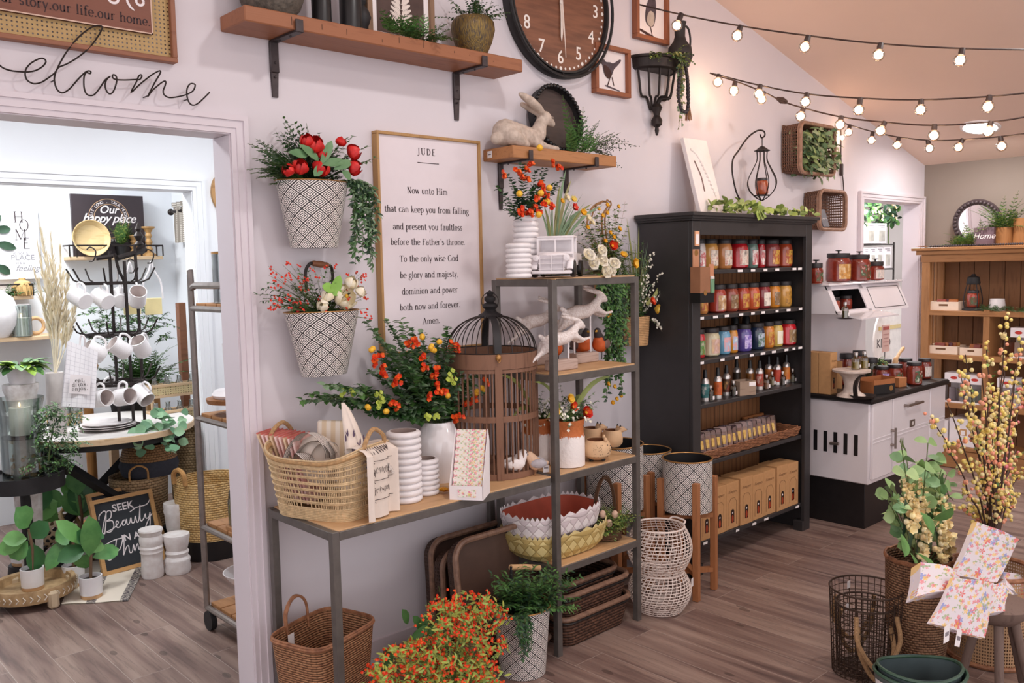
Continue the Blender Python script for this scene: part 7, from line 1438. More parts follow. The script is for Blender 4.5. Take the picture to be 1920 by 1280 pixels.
strand('lowest string of round bulbs, starting beside the larger wall basket',[(1580,228),(1592,234),(1637,247),(1685,257),(1742,263),(1803,262),(1877,256),(1925,250)],[(1591,248,1593,236),(1634,263,1636,250),(1682,272,1685,259),(1743,278,1740,265),(1797,276,1804,263),(1878,274,1876,258)],(6.15,4.6))
t=thing('wall_night_bulb','single small bulb and cord with switch hanging down the wall beside the larger basket','light',(0,0,0)); m=MB(CORD); m.tube(smooth([ony(1577,232,W-.012),ony(1577,262,W-.01),ony(1577,300,W-.01),ony(1580,330,W-.01),ony(1582,352,W-.01),ony(1582,378,W-.008)],4),.004,n=5); m.build('cord',t)
m=MB(CORD); c=ony(1578,318,W-.014); m.box((c.x,c.y,c.z),(.024,.02,.085),bev=.006); m.build('switch',t); k=MB(FIL); c=ony(1579,258,W-.035); k.sph(c,.014,None,10,7); k.build('bulb',t)
t=thing('recessed_light','round bright recessed light in the sloped ceiling','ceiling light',(0,0,0)); c=Vector((6.782,2.354,CEILX(6.782))); nrm=Vector((-.2545,0,-1)).normalized()
M_=Matrix.Translation(c+nrm*.006)@nrm.to_track_quat('Z','Y').to_matrix().to_4x4(); m=MB(glow('fff6f2',22,'lamp_glow')); m.lathe([(.001,0),(.105,0),(.11,-.003)],n=32,T=M_); m.build('diffuser',t); m=MB(WHT); m.lathe([(.105,-.003),(.112,.004),(.13,.002),(.132,-.006)],n=32,T=M_); m.build('trim_ring',t)
# ================================================================ wooden hutch on the far wall
HW=wood('a27349','7d5433',2,.5,4); HWY=wood('a27349','7d5433',1,.5,4); HB=wood('7d5638','583a26',2,.65,4); HX=7.1; HY0,HY1=1.75,2.87; HT=1.725
t=thing('wooden_hutch','honey wood open hutch with crown top against the grey far wall','cabinet',(0,0,0)); hp=lambda n,c,d,mt=HW,b=.003: bx(n,c,d,mt,b,t); ym=(HY0+HY1)/2; dx=7.43-HX
hp('crown',(7.26,ym,HT-.012),(.40,HY1-HY0+.14,.024),HWY); hp('crown_moulding',(7.262,ym,HT-.04),(.36,HY1-HY0+.08,.032),HWY); hp('frieze',(7.265,ym,HT-.085),(.335,HY1-HY0+.01,.06),HWY)
for y in (HY1-.03,HY0+.03):
 hp('corner_post',(HX+.025,y,.82),(.05,.06,1.62)); hp('corner_post',(7.4,y,.82),(.05,.06,1.62))
for z in (1.24,):
 for xx_ in (7.19,7.26,7.33): hp('side_bar',(xx_,HY1-.02,1.3),(.018,.02,.72))
m=MB(HB);
for i in range(9): y=HY0+.06+(HY1-HY0-.12)*(i+.5)/9; m.box((7.415,y,.85),(.02,(HY1-HY0-.12)/9-.004,1.55),bev=.002)
m.build('back_boards',t); ym2=onx(1848,620,HX).y
zs=[onx(1765,582,HX).z,onx(1765,664,HX).z,onx(1790,756,HX).z]
for z in zs: hp('shelf_board',(7.269,ym,z-.02),(.33,HY1-HY0-.014,.04),HWY)
hp('divider',(7.225,ym2,(zs[0]+.12)/2),(.236,.045,zs[0]-.1)); zd=onx(1800,838,HX).z
hp('bottom_board',(7.27,ym,zd-.015),(.33,HY1-HY0,.03),HWY); hp('base_drawer',(7.27,ym,(zd-.03)/2),(.31,HY1-HY0-.02,zd-.034),HWY,.006)
def onh(px,py,x): p=onx(px,py,x); return p
def whbox(name,label,cat,px0,px1,pt,pb,x,d,mt,z=None,bev=.002):
 a=onh(px0,pb,x); b=onh(px1,pt,x); z=a.z if z is None else z; m=MB(mt); w_=abs(a.y-b.y); h_=b.z-a.z; m.box((0,0,h_/2),(d,w_,h_),bev=bev); return solo(name,label,cat,m,(x+d/2,(a.y+b.y)/2,z+.001)), w_, h_
PINE=pm('ecd6c0',.7,var=.08,scale=20,name='pale_pine')
def crate(label,px0,px1,pt,pb,z,x=7.13,fill=None):
 a=onh(px0,pb,x); b=onh(px1,pt,x); w_=abs(a.y-b.y); h_=b.z-onh(px1,pb,x).z; t=thing('pine_crate',label,'crate',(x+.09,(a.y+b.y)/2,z+.001)); m=MB(PINE)
 for c,d in (((-.086,0,h_/2),(.008,w_,h_)),((.086,0,h_/2),(.008,w_,h_)),((0,-w_/2+.004,h_/2),(.164,.008,h_)),((0,w_/2-.004,h_/2),(.164,.008,h_)),((0,0,.004),(.17,w_-.01,.008))): m.box(c,d)
 m.box((-.0905,0,h_*.62),(.001,w_*.3,h_*.22),KRD); m.build('crate_body',t)
 for i in range(5 if fill else 0):
  k=solo('wax_melt_pack',fill,'packet',MB(MELT[i%6]).box((0,0,.04),(.018,w_*.32,.075),T=Matrix.Rotation(.5,4,'Y'),bev=.004),(x+.03+.026*i,(a.y+b.y)/2+(U(-.2,.2))*w_,z+.012),group='packs in '+label)
crate('pale pine crate of packs on the upper hutch shelf, left of the black lantern',1741,1797,560,576,zs[0],fill='wax packs in the pine crate left of the black hutch lantern')
crate('long white pine crate of dark packs on the middle hutch shelf',1733,1795,647,662,zs[1],fill='dark wax packs in the long pine crate on the middle hutch shelf')
crate('shorter white pine crate of pale packs on the middle hutch shelf, beside the divider',1799,1842,650,664,zs[1],fill='pale wax packs in the shorter pine crate beside the hutch divider')
a=onh(1824,576,7.2); t=thing('lantern_warmer','black lantern candle warmer holding a labelled red jar on the upper hutch shelf','lantern',(7.2,a.y,zs[0]+.001)); m=MB(BLKM); m.lathe([(.001,0),(.075,0),(.075,.012),(.05,.022),(.001,.022)],n=28); m.build('base',t)
m=MB(BLKM); m.lathe([(.045,.2),(.05,.21),(.042,.255),(.02,.265),(.012,.28),(.001,.28)],n=24); m.build('cap',t)
for i in range(4): a_=PI/4+PI/2*i; k=MB(BLKM); k.tube(smooth([(r_*math.cos(a_),r_*math.sin(a_),z) for r_,z in ((.06,.015),(.072,.07),(.062,.14),(.046,.205))],5),.004); k.build('cage_bar',t)
jar('red candle jar with framed label glowing inside the black lantern warmer',7.2,a.y,zs[0]+.024,.045,.13,wax('9c3a26'),pic_label(['efe4cc','8a2a20','3a5a3a','efe4cc']),None,PI+.4,.02)
a=onh(1866,576,7.2); m=MB(WSATIN); m.lathe([(.001,0),(.055,0),(.06,.02),(.05,.09),(.044,.09),(.05,.03),(.001,.02)],n=28); solo('white_pot','squat white pot on the upper hutch shelf, right of the lantern','pot',m,(7.24,a.y,zs[0]+.001))
m=MB(G5);
for i in range(40): a=onh(U(1835,1925),576,7.12+U(0,.1)); fern(m,(a.x,a.y,zs[0]+.005),(U(-1,0),U(-1,1),U(.1,.9)),U(.05,.11),6,.022,[G5,G2,G1],STEM,.9)
solo('fern_garland','grey green fern garland lying along the upper hutch shelf','garland',m)
# boxed jar warmers
OVAL=pm('c8382c',.5); WBX=pm('efe8ea',.6,var=.03)
def giftbox(label,px0,px1,pt,pb,z,x=7.13,cols=('e8dcd8','b8c8a8')):
 a=onh(px0,pb,x); b=onh(px1,pt,x); w_=abs(a.y-b.y); h_=b.z-onh(px1,pb,x).z; t=thing('candle_gift_box',label,'box',(x+.07,(a.y+b.y)/2,z+.001)); m=MB(WBX); m.box((0,0,h_*.84),(.14,w_,h_*.32),bev=.002); m.box((0,0,.006),(.14,w_,.012)); m.box((.066,0,h_/2),(.008,w_,h_)); m.build('carton',t)
 m=MB(OVAL); m.lathe([(.001,0),(.02,0)],n=20,T=Matrix.Translation((-.071,0,h_*.84))@Matrix.Rotation(-PI/2,4,'Y')@Matrix.Diagonal((.6,1.3,1,1))); m.build('oval_mark',t)
 m=MB(glass('f0eeee',.2,'box_window')); m.box((-.067,0,h_*.35),(.002,w_,h_*.68)); m.build('window',t)
 for i,cc in enumerate(cols): k=MB(pm(cc,.5,var=.08)); k.lathe([(.001,.0),(w_*.17,0),(w_*.17,h_*.42),(.001,h_*.42)],n=20,T=TR(-.01,w_*(.22-.44*i),.014)); k.build('pillar_candle',t)
giftbox('white topped candle gift box with red oval, left one on the third hutch shelf',1770,1807,694,750,zs[2],cols=('d8cfd6','b0a098')); giftbox('white topped candle gift box with red oval, between left box and divider',1809,1846,697,752,zs[2],cols=('b9d0ae','8fae92')); giftbox('white topped candle gift box on the third hutch shelf, right of the divider',1868,1905,703,758,zs[2],cols=('d8bfae','e8dcd0'))
giftbox('tall white topped mug gift box on the middle hutch shelf, right of the divider',1893,1926,612,669,zs[1],cols=('e8d8c8','d8b8a0'))
whbox('clear_box','short clear topped box on the third hutch shelf behind the stove top','box',1736,1768,692,716,7.15,.12,pm('d9d0c6',.4,var=.2,scale=20),z=zs[2])
o,w_,h_=whbox('white_carton','white carton with small kraft label in lowest hutch opening','box',1779,1832,795,840,7.13,.25,WBX,z=zd); k=MB(KR); k.box((-.1255,0,h_*.52),(.001,.055,.05)); k.box((-.126,0,h_*.5),(.001,.03,.035),TAG); k.build('label',o)
whbox('white_carton','white carton with black edge beside the labelled one, behind the stove corner','box',1764,1777,795,838,7.14,.25,WBX,z=zd)
# on the hutch top
MX=7.40; c=onx(1833,411,7.36); rr=(onx(1786,411,7.36).y-onx(1880,411,7.36).y)/2; t=thing('round_mirror','round mirror in a dark beaded frame leaning on wall on top of the hutch','mirror',(7.385,c.y,HT+.002)); T_2=Matrix.Translation((0,0,rr+.012))@Matrix.Rotation(PI/2-.12,4,'Y')@Matrix.Identity(4); cm=NT('mirror_glass'); cm.set(Metallic=1.0,Roughness=.03); cm.base((.85,.8,.8,1)); T_2=Matrix.Translation((-.02,0,rr))@Matrix.Rotation(-PI/2-.1,4,'Y')
m=MB(cm.m); m.lathe([(.001,.012),(rr*.8,.012)],n=48,T=T_2); m.build('glass',t); m=MB(pm('4a3d40',.5,var=.2,scale=20)); m.lathe([(rr*.76,0),(rr*.76,.016),(rr*.8,.02),(rr*.97,.02),(rr,.012),(rr,0)],n=56,T=T_2); m.build('frame',t)
for i in range(34): a_=2*PI*i/34; k=MB(pm('4a3d40',.45,var=.2,scale=20)); k.sph(T_2@Vector((rr*.885*math.cos(a_),rr*.885*math.sin(a_),.02)),rr*.085,None,9,6); k.build('bead',t)
def fernspray(label,px0,px1,py,n,L,x,up,mats_):
 m=MB(G2)
 for i in range(n): a=onx(U(px0,px1),py,x); fern(m,(a.x+U(-.04,.04),a.y,HT+up),(U(-1,.2),U(-1,1),U(.1,1.4)),U(*L),9,.036,mats_,STEM,.7)
 return solo('fern_plant',label,'plant',m)
fernspray('light green fern spray at left of the Home block on the hutch top',1786,1825,455,26,(.1,.22),7.22,.004,[G2,G4,G2])
fernspray('bright fern growing from the tree trunk pot on the hutch top',1870,1896,430,42,(.12,.3),7.28,.13,[G2,G4,G1,G2])
a=onh(1846,458,7.2); t=thing('home_block','small plum plank block sign reading Home on the hutch top','sign',(7.2,a.y,HT+.001)); bw_=abs(onh(1827,450,7.2).y-onh(1865,450,7.2).y); m=MB(wood('6f5a62','53424a',1,.7,5)); m.box((0,0,.07),(.04,bw_,.14),bev=.002); m.build('block',t)
m=MB(PAPER); text(m,'Home',facing((-.0205,0,.075),(-1,0,0)),.062,None,shear=.35); m.build('lettering',t)
for i,(px,lab,h_) in enumerate(((1882,'brown tree trunk pot on the hutch top holding the bright fern',.135),(1920,'brown tree trunk pot at far right of the hutch top, cut by photo edge',.2))):
 a=onh(px,455,7.28); m=MB(wood('9a6a3e','6f4526',2,.6,5)); rp=.075; m.lathe([(.001,0),(rp,0),(rp*.97,h_*.5),(rp,h_),(rp*.85,h_),(.001,h_-.02)],n=26); solo('trunk_pot',lab,'planter',m,(7.28,a.y,HT+.001))
t=thing('bead_strand','dark bead strand lying along front edge of the hutch top','garland',(0,0,0))
for i in range(40): a=onh(1745+i*4.4,461,7.1); k=MB(BEAD); k.sph((7.1+.006*math.sin(i),a.y,HT+.0095),.009,None,8,5); k.build('bead',t)
m=MB(pm('c08a5c',.8)); [m.leaf((7.1,onh(1730,460,7.1).y,HT+.006),rdir(-.1,.3),(0,0,1),.05,.02,None,.0) for _ in range(7)]; solo('dried_leaf','tan dried leaf cluster at left front corner of the hutch top','decoration',m)
# ================================================================ through the second opening
t=thing('wire_rack','black wire rack of white boxes in the far room','shelf',(0,0,0)); YR=3.62; m=MB(IRON)
xa,xb=ony(1600,460,YR).x,ony(1676,460,YR).x; zz=[ony(1640,458,YR).z,ony(1640,505,YR).z,ony(1640,552,YR).z]
for z in zz:
 for y in (YR,YR+.3): m.tube([(xa,y,z),(xb,y,z)],.008)
 for k in range(12): m.tube([(xa+(xb-xa)*k/11,YR,z),(xa+(xb-xa)*k/11,YR+.3,z)],.004)
m.build('wire_shelves',t)
for x in (xa,xb):
 for y in (YR,YR+.3): m=MB(IRON); m.tube([(x,y,0.0),(x,y,zz[0]+.02)],.009); m.build('post',t)
def winbox(label,p0,p1,pt,pb,y,z,lab=None):
 a=ony(p0,pb,y); b=ony(p1,pt,y); w_=b.x-a.x; h_=b.z-a.z; t=thing('white_box',label,'box',((a.x+b.x)/2,y+.08,z+.009)); m=MB(WBX); m.box((0,0,h_/2),(w_-.004,.16,h_),bev=.002); m.build('carton',t); m=MB(pm('b9b0a0',.3,var=.4,scale=14,coat=.5)); m.box((w_*.06,-.081,h_*.38),(w_*.55,.002,h_*.52)); m.build('window',t); m=MB(pm('8a8288',.7)); m.box((0,-.081,h_*.9),(w_*.6,.001,h_*.03)); m.box((w_*.1,-.081,h_*.82),(w_*.4,.001,h_*.025)); m.build('print',t)
for i,(p0,p1) in enumerate(((1623,1642),(1642,1663))): winbox(['left white windowed box on the top wire rack shelf','right white windowed box on the top wire rack shelf'][i],p0,p1,418,455,YR,zz[0])
for i,(p0,p1) in enumerate(((1617,1630),(1630,1643),(1643,1656),(1656,1672))): winbox('white windowed boxes lined up on the second wire rack shelf' if i<3 else 'white windowed box nearest the rack post on the second wire rack shelf',p0,p1,462,502,YR,zz[1])
for o in bpy.data.objects:
 if o.get('label','').startswith('white windowed boxes lined'): o['group']='white boxes on the second rack shelf'
m=MB(G1)
for i in range(170): px,py=U(1608,1684),U(380,418); q=ony(px,py,3.75+U(-.1,.1)); m.leaf(q,rdir(),rdir(),U(.05,.09),U(.03,.06),[G1,G3,G2][i%3],.1,True)
for i in range(14): q=ony(U(1630,1684),U(384,414),3.64); flower(m,q,(0,-1,.3),.022,CREAM,YEL,5,.3)
for i in range(3): q=ony(1630+18*i,420,3.75); m.tube([(q.x,q.y,zz[0]),(q.x,q.y,q.z+.1)],.006,STEM)
solo('leafy_plant','dark leafy plant with white blossoms on top of the far wire rack','plant',m)
t=thing('kind_sign','round white board lettered KIND with a yellow rod in the far room','sign',(ony(1668,645,3.3).x,3.3,ony(1660,640,3.3).z)); m=MB(pm('ece6e0',.6)); m.lathe([(.001,0),(.33,0),(.33,.015),(.001,.015)],n=40,T=Matrix.Rotation(PI/2,4,'X')); m.build('board',t); m=MB(pm('d8c07a',.5)); m.box((.0,-.02,.12),(.5,.012,.03)); m.build('rod',t)
m=MB(INK); text(m,'KIND',facing((-.15,-.0155,-.01)),.11,None); m.build('lettering',t); m=MB(IRON); m.tube([(0,.01,-.32),(0,.06,-ony(1660,640,3.35).z)],.012); m.tube([(0,-.16,-ony(1660,640,3.35).z+.006),(0,.16,-ony(1660,640,3.35).z+.006)],.012); m.build('stand',t)
a=ony(1659,657,2.86); c=Vector((6.62,2.84,0)); m=MB(BLKM); m.lathe([(.001,CTZ-.02),(.17,CTZ-.02),(.17,CTZ-.002),(.001,CTZ-.002)],n=28); m.tube([(0,0,.02),(0,0,CTZ-.02)],.02); m.lathe([(.001,0),(.13,0),(.001,.025)],n=24); solo('pedestal_table','black pedestal table behind the right end of the stove','table',m,(c.x,c.y,0))
t=thing('notice_card','pink notice card on a thin black stand behind the red jars on stove','sign',(a.x,2.86,CTZ)); m=MB(IRON); m.lathe([(.001,0),(.03,0),(.03,.005),(.001,.005)],n=16); m.tube([(0,0,.005),(0,0,.2)],.003); m.build('stand',t); m=MB(pm('e3c0b8',.7,var=.03)); zc=ony(1659,634,2.86).z-CTZ; m.box((0,-.006,zc),(.125,.003,.2)); m.box((0,-.008,zc+.075),(.1,.001,.025),pm('b8605a',.7)); [m.box((0,-.008,zc+.03-.028*k),(.095-.02*(k%2),.001,.006),pm('c89a94',.7)) for k in range(4)]; m.build('card',t)
a=ony(1680,665,2.8); m=MB(LTW); m.sph((0,0,.05),.05,None,14,9,(.7,.5,1.2)); m.tube([(.01,0,.09),(.06,0,.13),(.12,0,.16),(.13,0,.165)],[.014,.011,.014,.01],n=8); solo('wooden_scoop','carved wooden scoop standing at back of the stove top beside the notice card','scoop',m,(a.x,2.8,CTZ))
# ================================================================ front right corner of the shop
g=Vector((3.49,1.40,0)); zt=ony(1745,1046,1.36).z; t=thing('tall_willow_basket','tall brown willow basket of cream snapdragons and eucalyptus at front right','basket',(g.x,g.y,.002)); r0,r1=.095,.125; m=MB(weave('7f5a44','a07a5c',44,95,gap='2f1d14',bump=1,width=.5)); nseg=40
m.lathe([(.001,0),(r0,0),(r1*.97,zt*.5),(r1,zt),(r1-.008,zt),(r1*.95-.008,zt*.5),(.001,zt*.45)],n=nseg); m.build('body',t); m=MB(WILL); [m.tube([(r1*math.cos(a*PI/20+.1*k),r1*math.sin(a*PI/20+.1*k),zt-.004+.004*k+.003*math.sin(a*2+k)) for a in range(40)],.006,n=5,closed=True) for k in range(3)]; m.build('rim',t)
m=MB(G2); L=Vector(t.location); top=Vector((0,0,zt-.08)); q_=lambda px,py,y=None: ony(px,py,(1.38 if y is None else y))-L
EG=[pm('8fb070',.5,var=.2,scale=15,name='silver_dollar'),pm('a5be80',.5,var=.2,scale=15),pm('739a66',.5,var=.2,scale=15)]
for px,py in ((1690,835),(1740,830),(1665,938),(1668,915),(1735,880),(1765,880),(1760,900),(1770,910),(1780,930),(1720,870),(1700,860),(1775,890),(1665,925),(1750,860)):
 tgt=q_(px,py,1.38+U(-.08,.12)); d=tgt-top; pts=[top+d*(i/9)+Vector((0,0,.02*math.sin(PI*i/9))) for i in range(10)]; m.tube(pts,.002,STEM,4)
 for i in range(3,10):
  for sg in (1,-1): m.leaf(pts[i],rdir(-.2,.6),(U(-.4,.4),-1,U(0,1)),U(.045,.062),U(.04,.056),EG[i%3],.1,True)
for px,py,w_ in ((1725,960,.06),(1748,975,.06),(1690,1000,.05),(1770,950,.05),(1700,1030,.045),(1715,1035,.05)): p=q_(px,py,1.27); m.leaf(p,(U(-.9,.9),-.3,U(-.4,.2)),(0,-1,.5),.09,w_,G2,.15,True)
for px,py in ((1690,1000),(1700,1030),(1715,1038),(1740,1038),(1760,1040)): p=q_(px,py+15,1.33); m.leaf(p,(U(-.5,.1),-.2,1),(0,-1,.2),.17,.05,G3,.1,True)
m.build('eucalyptus',t); SN=[pm('f3e4b0',.6,col2='e8d08c',scale=50,name='snapdragon'),pm('f5ebc6',.6,col2='ecd9a4',scale=50),pm('efd29c',.6,var=.12)]
for x0_,y0_,x1_,y1_ in ((1702,890,1706,965),(1716,895,1728,1010),(1732,915,1722,1040),(1748,935,1760,1040),(1762,930,1772,1010),(1690,900,1700,990),(1776,945,1768,1045)):
 k=MB(SN[0]); a=q_(x0_,y0_,1.36); b=q_(x1_,y1_,1.30); k.tube([a,b,top],.003,STEM,4)
 for i in range(13):
  c=a.lerp(b,i/12)+Vector((U(-.018,.018),U(-.02,.01),U(-.008,.008))); s_=.5+.6*i/12; d=Vector((U(-.9,.9),-1,U(-.5,.4)))
  flower(k,c,d,.03*s_,SN,None,5,1.0,fine=False); k.sph(c,.012*s_,SN[i%3],7,5)
 k.build('snapdragon_stem',t)
# berry branches
g=onz(1858,1150,0); t=thing('berry_branches','tall spray of yellow and pink berry branches at the right edge','branches',(g.x,g.y,.002)); L=Vector(t.location); m=MB(pm('5a4a40',.5,var=.2)); m.lathe([(.001,0),(.055,0),(.07,.1),(.05,.22),(.04,.3),(.034,.3),(.001,.1)],n=24); m.build('vase',t); BRN=pm('4b3429',.7,var=.2); m=MB(BRN); lf=MB(G2); BC={k:MB(v) for k,v in dict(yellow=pm('e8c85c',.45,col2='f0dc8e',scale=60,name='berry_yellow'),pale=pm('f0e2b0',.5,col2='e6cf86',scale=60),coral=pm('e88a6a',.45,col2='f0b090',scale=60),pink=pm('dd6a74',.5,col2='e89090',scale=60)).items()}
base=Vector((0,0,.28)); tg=[(1888,590),(1885,620),(1810,665),(1800,700),(1745,780),(1775,755),(1815,760),(1840,690),(1850,640),(1860,720),(1875,700),(1905,690),(1918,720),(1890,780),(1860,800),(1830,790),(1845,850),(1875,850),(1905,840),(1915,880),(1820,930),(1808,950),(1835,960),(1880,920),(1905,930),(1850,900),(1866,760),(1900,760),(1855,830),(1890,880),(1870,880),(1915,640)]
for px,py in tg:
 q=ony(px,py,g.y+U(-.15,.15))-L; pts=[base.lerp(q,i/10)+Vector((.03*math.sin(PI*i/10)*U(-1,1),0,.05*math.sin(PI*i/10))) for i in range(11)]; m.tube(pts,[.005-.0003*i for i in range(11)],None,5)
 pink= px>1860 and 690<py<860
 for i in range(34):
  f=U(.35,1.02); k_=min(int(f*10),9); c=pts[k_].lerp(pts[k_+1],f*10-k_)+rdir()*U(.005,.035); key=RND.choice(('coral','pink','pale','yellow') if pink else ('yellow','pale','yellow','coral'))
  BC[key].sph(c,U(.007,.0115),None,7,5);
  if i%5==0: lf.leaf(c,rdir(),rdir(),.028,.014,[G2,OLIVE,G4][i%3])
  if i%11==0: flower(BC['pale'],c,(U(-.5,.5),-1,.2),.014,None,None,5,.3)
m.build('twigs',t); lf.build('leaves',t); [v.build(k+'_berries',t,kind='stuff') for k,v in BC.items()]
# nested wire baskets with rope handles
WIR=pm('4a382e',.5,.5,.3,40,name='rusty_wire'); ROPE=pm('b08a62',.85,var=.35,scale=120,bump=.4,name='rope')
def meshbasket(label,x,y,z0,r,h,n=34,tagpos=None):
 t=thing('wire_mesh_basket',label,'basket',(x,y,z0)); m=MB(WIR)
 for i in range(n): a=2*PI*i/n; m.tube([(r*.9*math.cos(a),r*.9*math.sin(a),0),(r*math.cos(a),r*math.sin(a),h)],.0016,n=4,caps=False)
 for i in range(13): z=h*i/12; rr_=r*(.9+.1*i/12); m.tube([(rr_*math.cos(a*PI/18),rr_*math.sin(a*PI/18),z) for a in range(36)],.0016,n=4,closed=True)
 for i in range(-4,5): c_=r*.88*i/5; l_=math.sqrt(max(0,(r*.9)**2-c_**2)); m.tube([(c_,-l_,0.002),(c_,l_,0.002)],.0016,n=4); m.tube([(-l_,c_,0.002),(l_,c_,0.002)],.0016,n=4)
 m.build('wire_mesh',t); m=MB(WIR); m.tube([(r*math.cos(a*PI/18),r*math.sin(a*PI/18),h) for a in range(36)],.004,n=6,closed=True); m.build('rim',t)
 for a0,sg in ((-2.35,1),(.8,1)):
  p=Vector((r*math.cos(a0-.6),r*math.sin(a0-.6),h*.78)); q=Vector((r*math.cos(a0+.6),r*math.sin(a0+.6),h*.78)); o_=Vector((math.cos(a0),math.sin(a0),0))*.05
  k=MB(ROPE); k.tube(smooth([p,p+o_*.6+Vector((0,0,-.1)),(p+q)/2+o_*.8+Vector((0,0,-.2)),q+o_*.6+Vector((0,0,-.1)),q],6),.009,n=8); k.build('rope_handle',t)
 return t
zt=ony(1640,1112,1.49).z; meshbasket('outer dark wire mesh basket with rope handles on the floor at front right',3.33,1.54,.003,.137,zt);
t=meshbasket('smaller dark wire mesh basket nested inside the outer rope handled one',3.33,1.54,.009,.112,zt*.8)
for dx,z in ((.02,zt*.66),(.03,zt*.93)): k=MB(TAG); k.box((dx,.085,z),(.024,.001,.03)); k.build('price_tag',t)
# galvanised tubs
GAL=pm('6f7a7a',.4,.35,.2,8,name='galvanised'); GRN=pm('3d5a48',.4,var=.2,name='green_rim')
def tub(label,x,y,z0,a_,b_,h,rz,mt=GAL):
 t=thing('oval_tub',label,'tub',(x,y,z0),rz); m=MB(mt); m.lathe([(.001,0),(.84,0),(1,h),(.985,h),(.82,.006),(.001,.006)],n=48,sc=(a_,b_)); m.build('tub_body',t); m=MB(GRN); m.tube([(a_*math.cos(i*PI/24),b_*math.sin(i*PI/24),h+.008*math.cos(2*i*PI/24)) for i in range(48)],.006,n=6,closed=True); m.build('rim',t); return t
c=onz(1725,1262,.2); t=tub('outer green rimmed oval metal tub with white lettered band, on the floor at bottom right',c.x,c.y,.003,.155,.115,.2,-.75)
m=MB(pm('e9e2e0',.6)); V=[]; n=16
for i in range(n+1): a_=PI*1.0+PI*.62*i/n; V+=[(.152*math.cos(a_),.113*math.sin(a_),.12),(.156*math.cos(a_),.116*math.sin(a_),.185)]
m.add(V,[(2*i,2*i+2,2*i+3,2*i+1) for i in range(n)]); m.build('paper_band',t); m=MB(INK); a_=PI*1.22; nn=Vector((math.cos(a_)/.155,math.sin(a_)/.115,0)).normalized(); text(m,'MARKET',facing((.1585*math.cos(a_),.1185*math.sin(a_),.165),nn),.022,None); m.build('lettering',t)
tub('inner grey green oval metal tub nested in the one with lettered band',c.x+.005,c.y+.004,.02,.142,.103,.2,-.75,pm('647274',.35,.4,.2,8))
# stool of floral towels
SX,SYY=3.45,1.10; zs_=ony(1815,1168,SYY).z; t=thing('milking_stool','weathered round wooden stool with splayed legs under floral towels','stool',(SX,SYY,.0)); OW=wood('77635a','574640',2,.75,6); m=MB(OW); m.lathe([(.001,zs_-.075),(.07,zs_-.07),(.115,zs_-.03),(.12,zs_-.005),(.112,zs_),(.001,zs_)],n=32); m.build('seat',t)
m=MB(BLK); [m.sph((.1*math.cos(a_)*.98,.1*math.sin(a_)*.98,z),.007,None,6,4) for a_ in (-1.3,-1.1,-.9,-.7,-.5) for z in (zs_-.035,zs_-.052)]; m.build('pierced_holes',t)
for a_ in (-.6,1.5,3.6,5.2): m=MB(OW); m.tube([(.06*math.cos(a_),.06*math.sin(a_),zs_-.07),(.13*math.cos(a_),.13*math.sin(a_),.001)],[.018,.015],n=10); m.build('leg',t)
FT=floral('dcd3d8',['d8503e','7f8cc8','a3b384','e8c060','dd7880','8fa878'],2.6,.42,'floral_towel_print')
def towelslab(name,label,cs,th=.022,ys=None,mt=None,roll=0):
 P=[ony(px,py,y) for px,py,y in cs]; n=(P[1]-P[0]).cross(P[3]-P[0]).normalized(); n = n if n.y<0 else -n; m=MB(mt or FT); L1,L2=(P[1]-P[0]).length,(P[3]-P[0]).length
 def fn(u,v): p=P[0].lerp(P[1],u).lerp(P[3].lerp(P[2],u),v); return p+n*(.004*math.sin(u*7+v*4)+roll*math.sin(PI*u))
 for k in range(4): m.grid(lambda u,v,k=k: fn(u,v)-n*(th*k/3)+Vector((.003*k*math.sin(k*3+u*5),0,0)),12,12,us=L1/.2,vs_=L2/.2)
 m.grid(lambda u,v: fn(u,1)-n*th*v,12,2,us=.5,vs_=.05); m.grid(lambda u,v: fn(0,u)-n*th*v,12,2,us=.5,vs_=.05); m.grid(lambda u,v: fn(1,u)-n*th*v,12,2,us=.5,vs_=.05); m.grid(lambda u,v: fn(u,0)-n*th*v,12,2,us=.5,vs_=.05)
 return solo(name,label,'towel',m)
towelslab('floral_towel','tall floral tea towel standing up and leaning at back of the stool',[(1790,1078,1.14),(1868,1092,1.14),(1913,1010,1.24),(1834,977,1.24)])
towelslab('floral_towel','floral tea towel draped down over front edge of the stool',[(1745,1168,.985),(1845,1196,.985),(1866,1092,1.06),(1790,1082,1.06)],.012)
towelslab('floral_towel','rolled floral tea towel lying on left side of the stool pile',[(1718,1118,1.06),(1795,1108,1.06),(1802,1078,1.14),(1728,1052,1.14)],.04,roll=.015)
towelslab('floral_towel','blue and green floral tea towel spread on right side of the stool',[(1846,1152,1.02),(1913,1140,1.06),(1890,1092,1.14),(1862,1094,1.12)],.02)
towelslab('floral_towel','red flowered tea towel bunched at the far right behind stool pile',[(1886,1100,1.12),(1922,1135,1.12),(1922,1085,1.18),(1880,1070,1.18)],.03,roll=.01)
for px,py,rz_ in ((1775,1188,.1),(1797,1196,.4)): a=ony(px,py,.975); m=MB(TAG); m.box((0,0,0),(.04,.001,.05),T=Matrix.Rotation(rz_,4,'Y')); m.box((0,-.001,0),(.026,.0005,.012),pm('8a8288',.8),T=Matrix.Rotation(rz_,4,'Y')); solo('price_tag',f"white barcode tag hanging under the draped floral towel, {'left' if px<1790 else 'right tilted'} one",'tag',m,tuple(a))
c=onz(1895,1250,0); t=thing('cane_hamper','round open weave cane hamper behind the stool at the right edge','basket',(c.x+.05,c.y+.1,.002)); m=MB(cane('b9926c',46,46,r=.3)); R_=.165; hh=ony(1895,1085,c.y).z; m.lathe([(R_*.95,.0),(R_,hh)],n=48); k=m
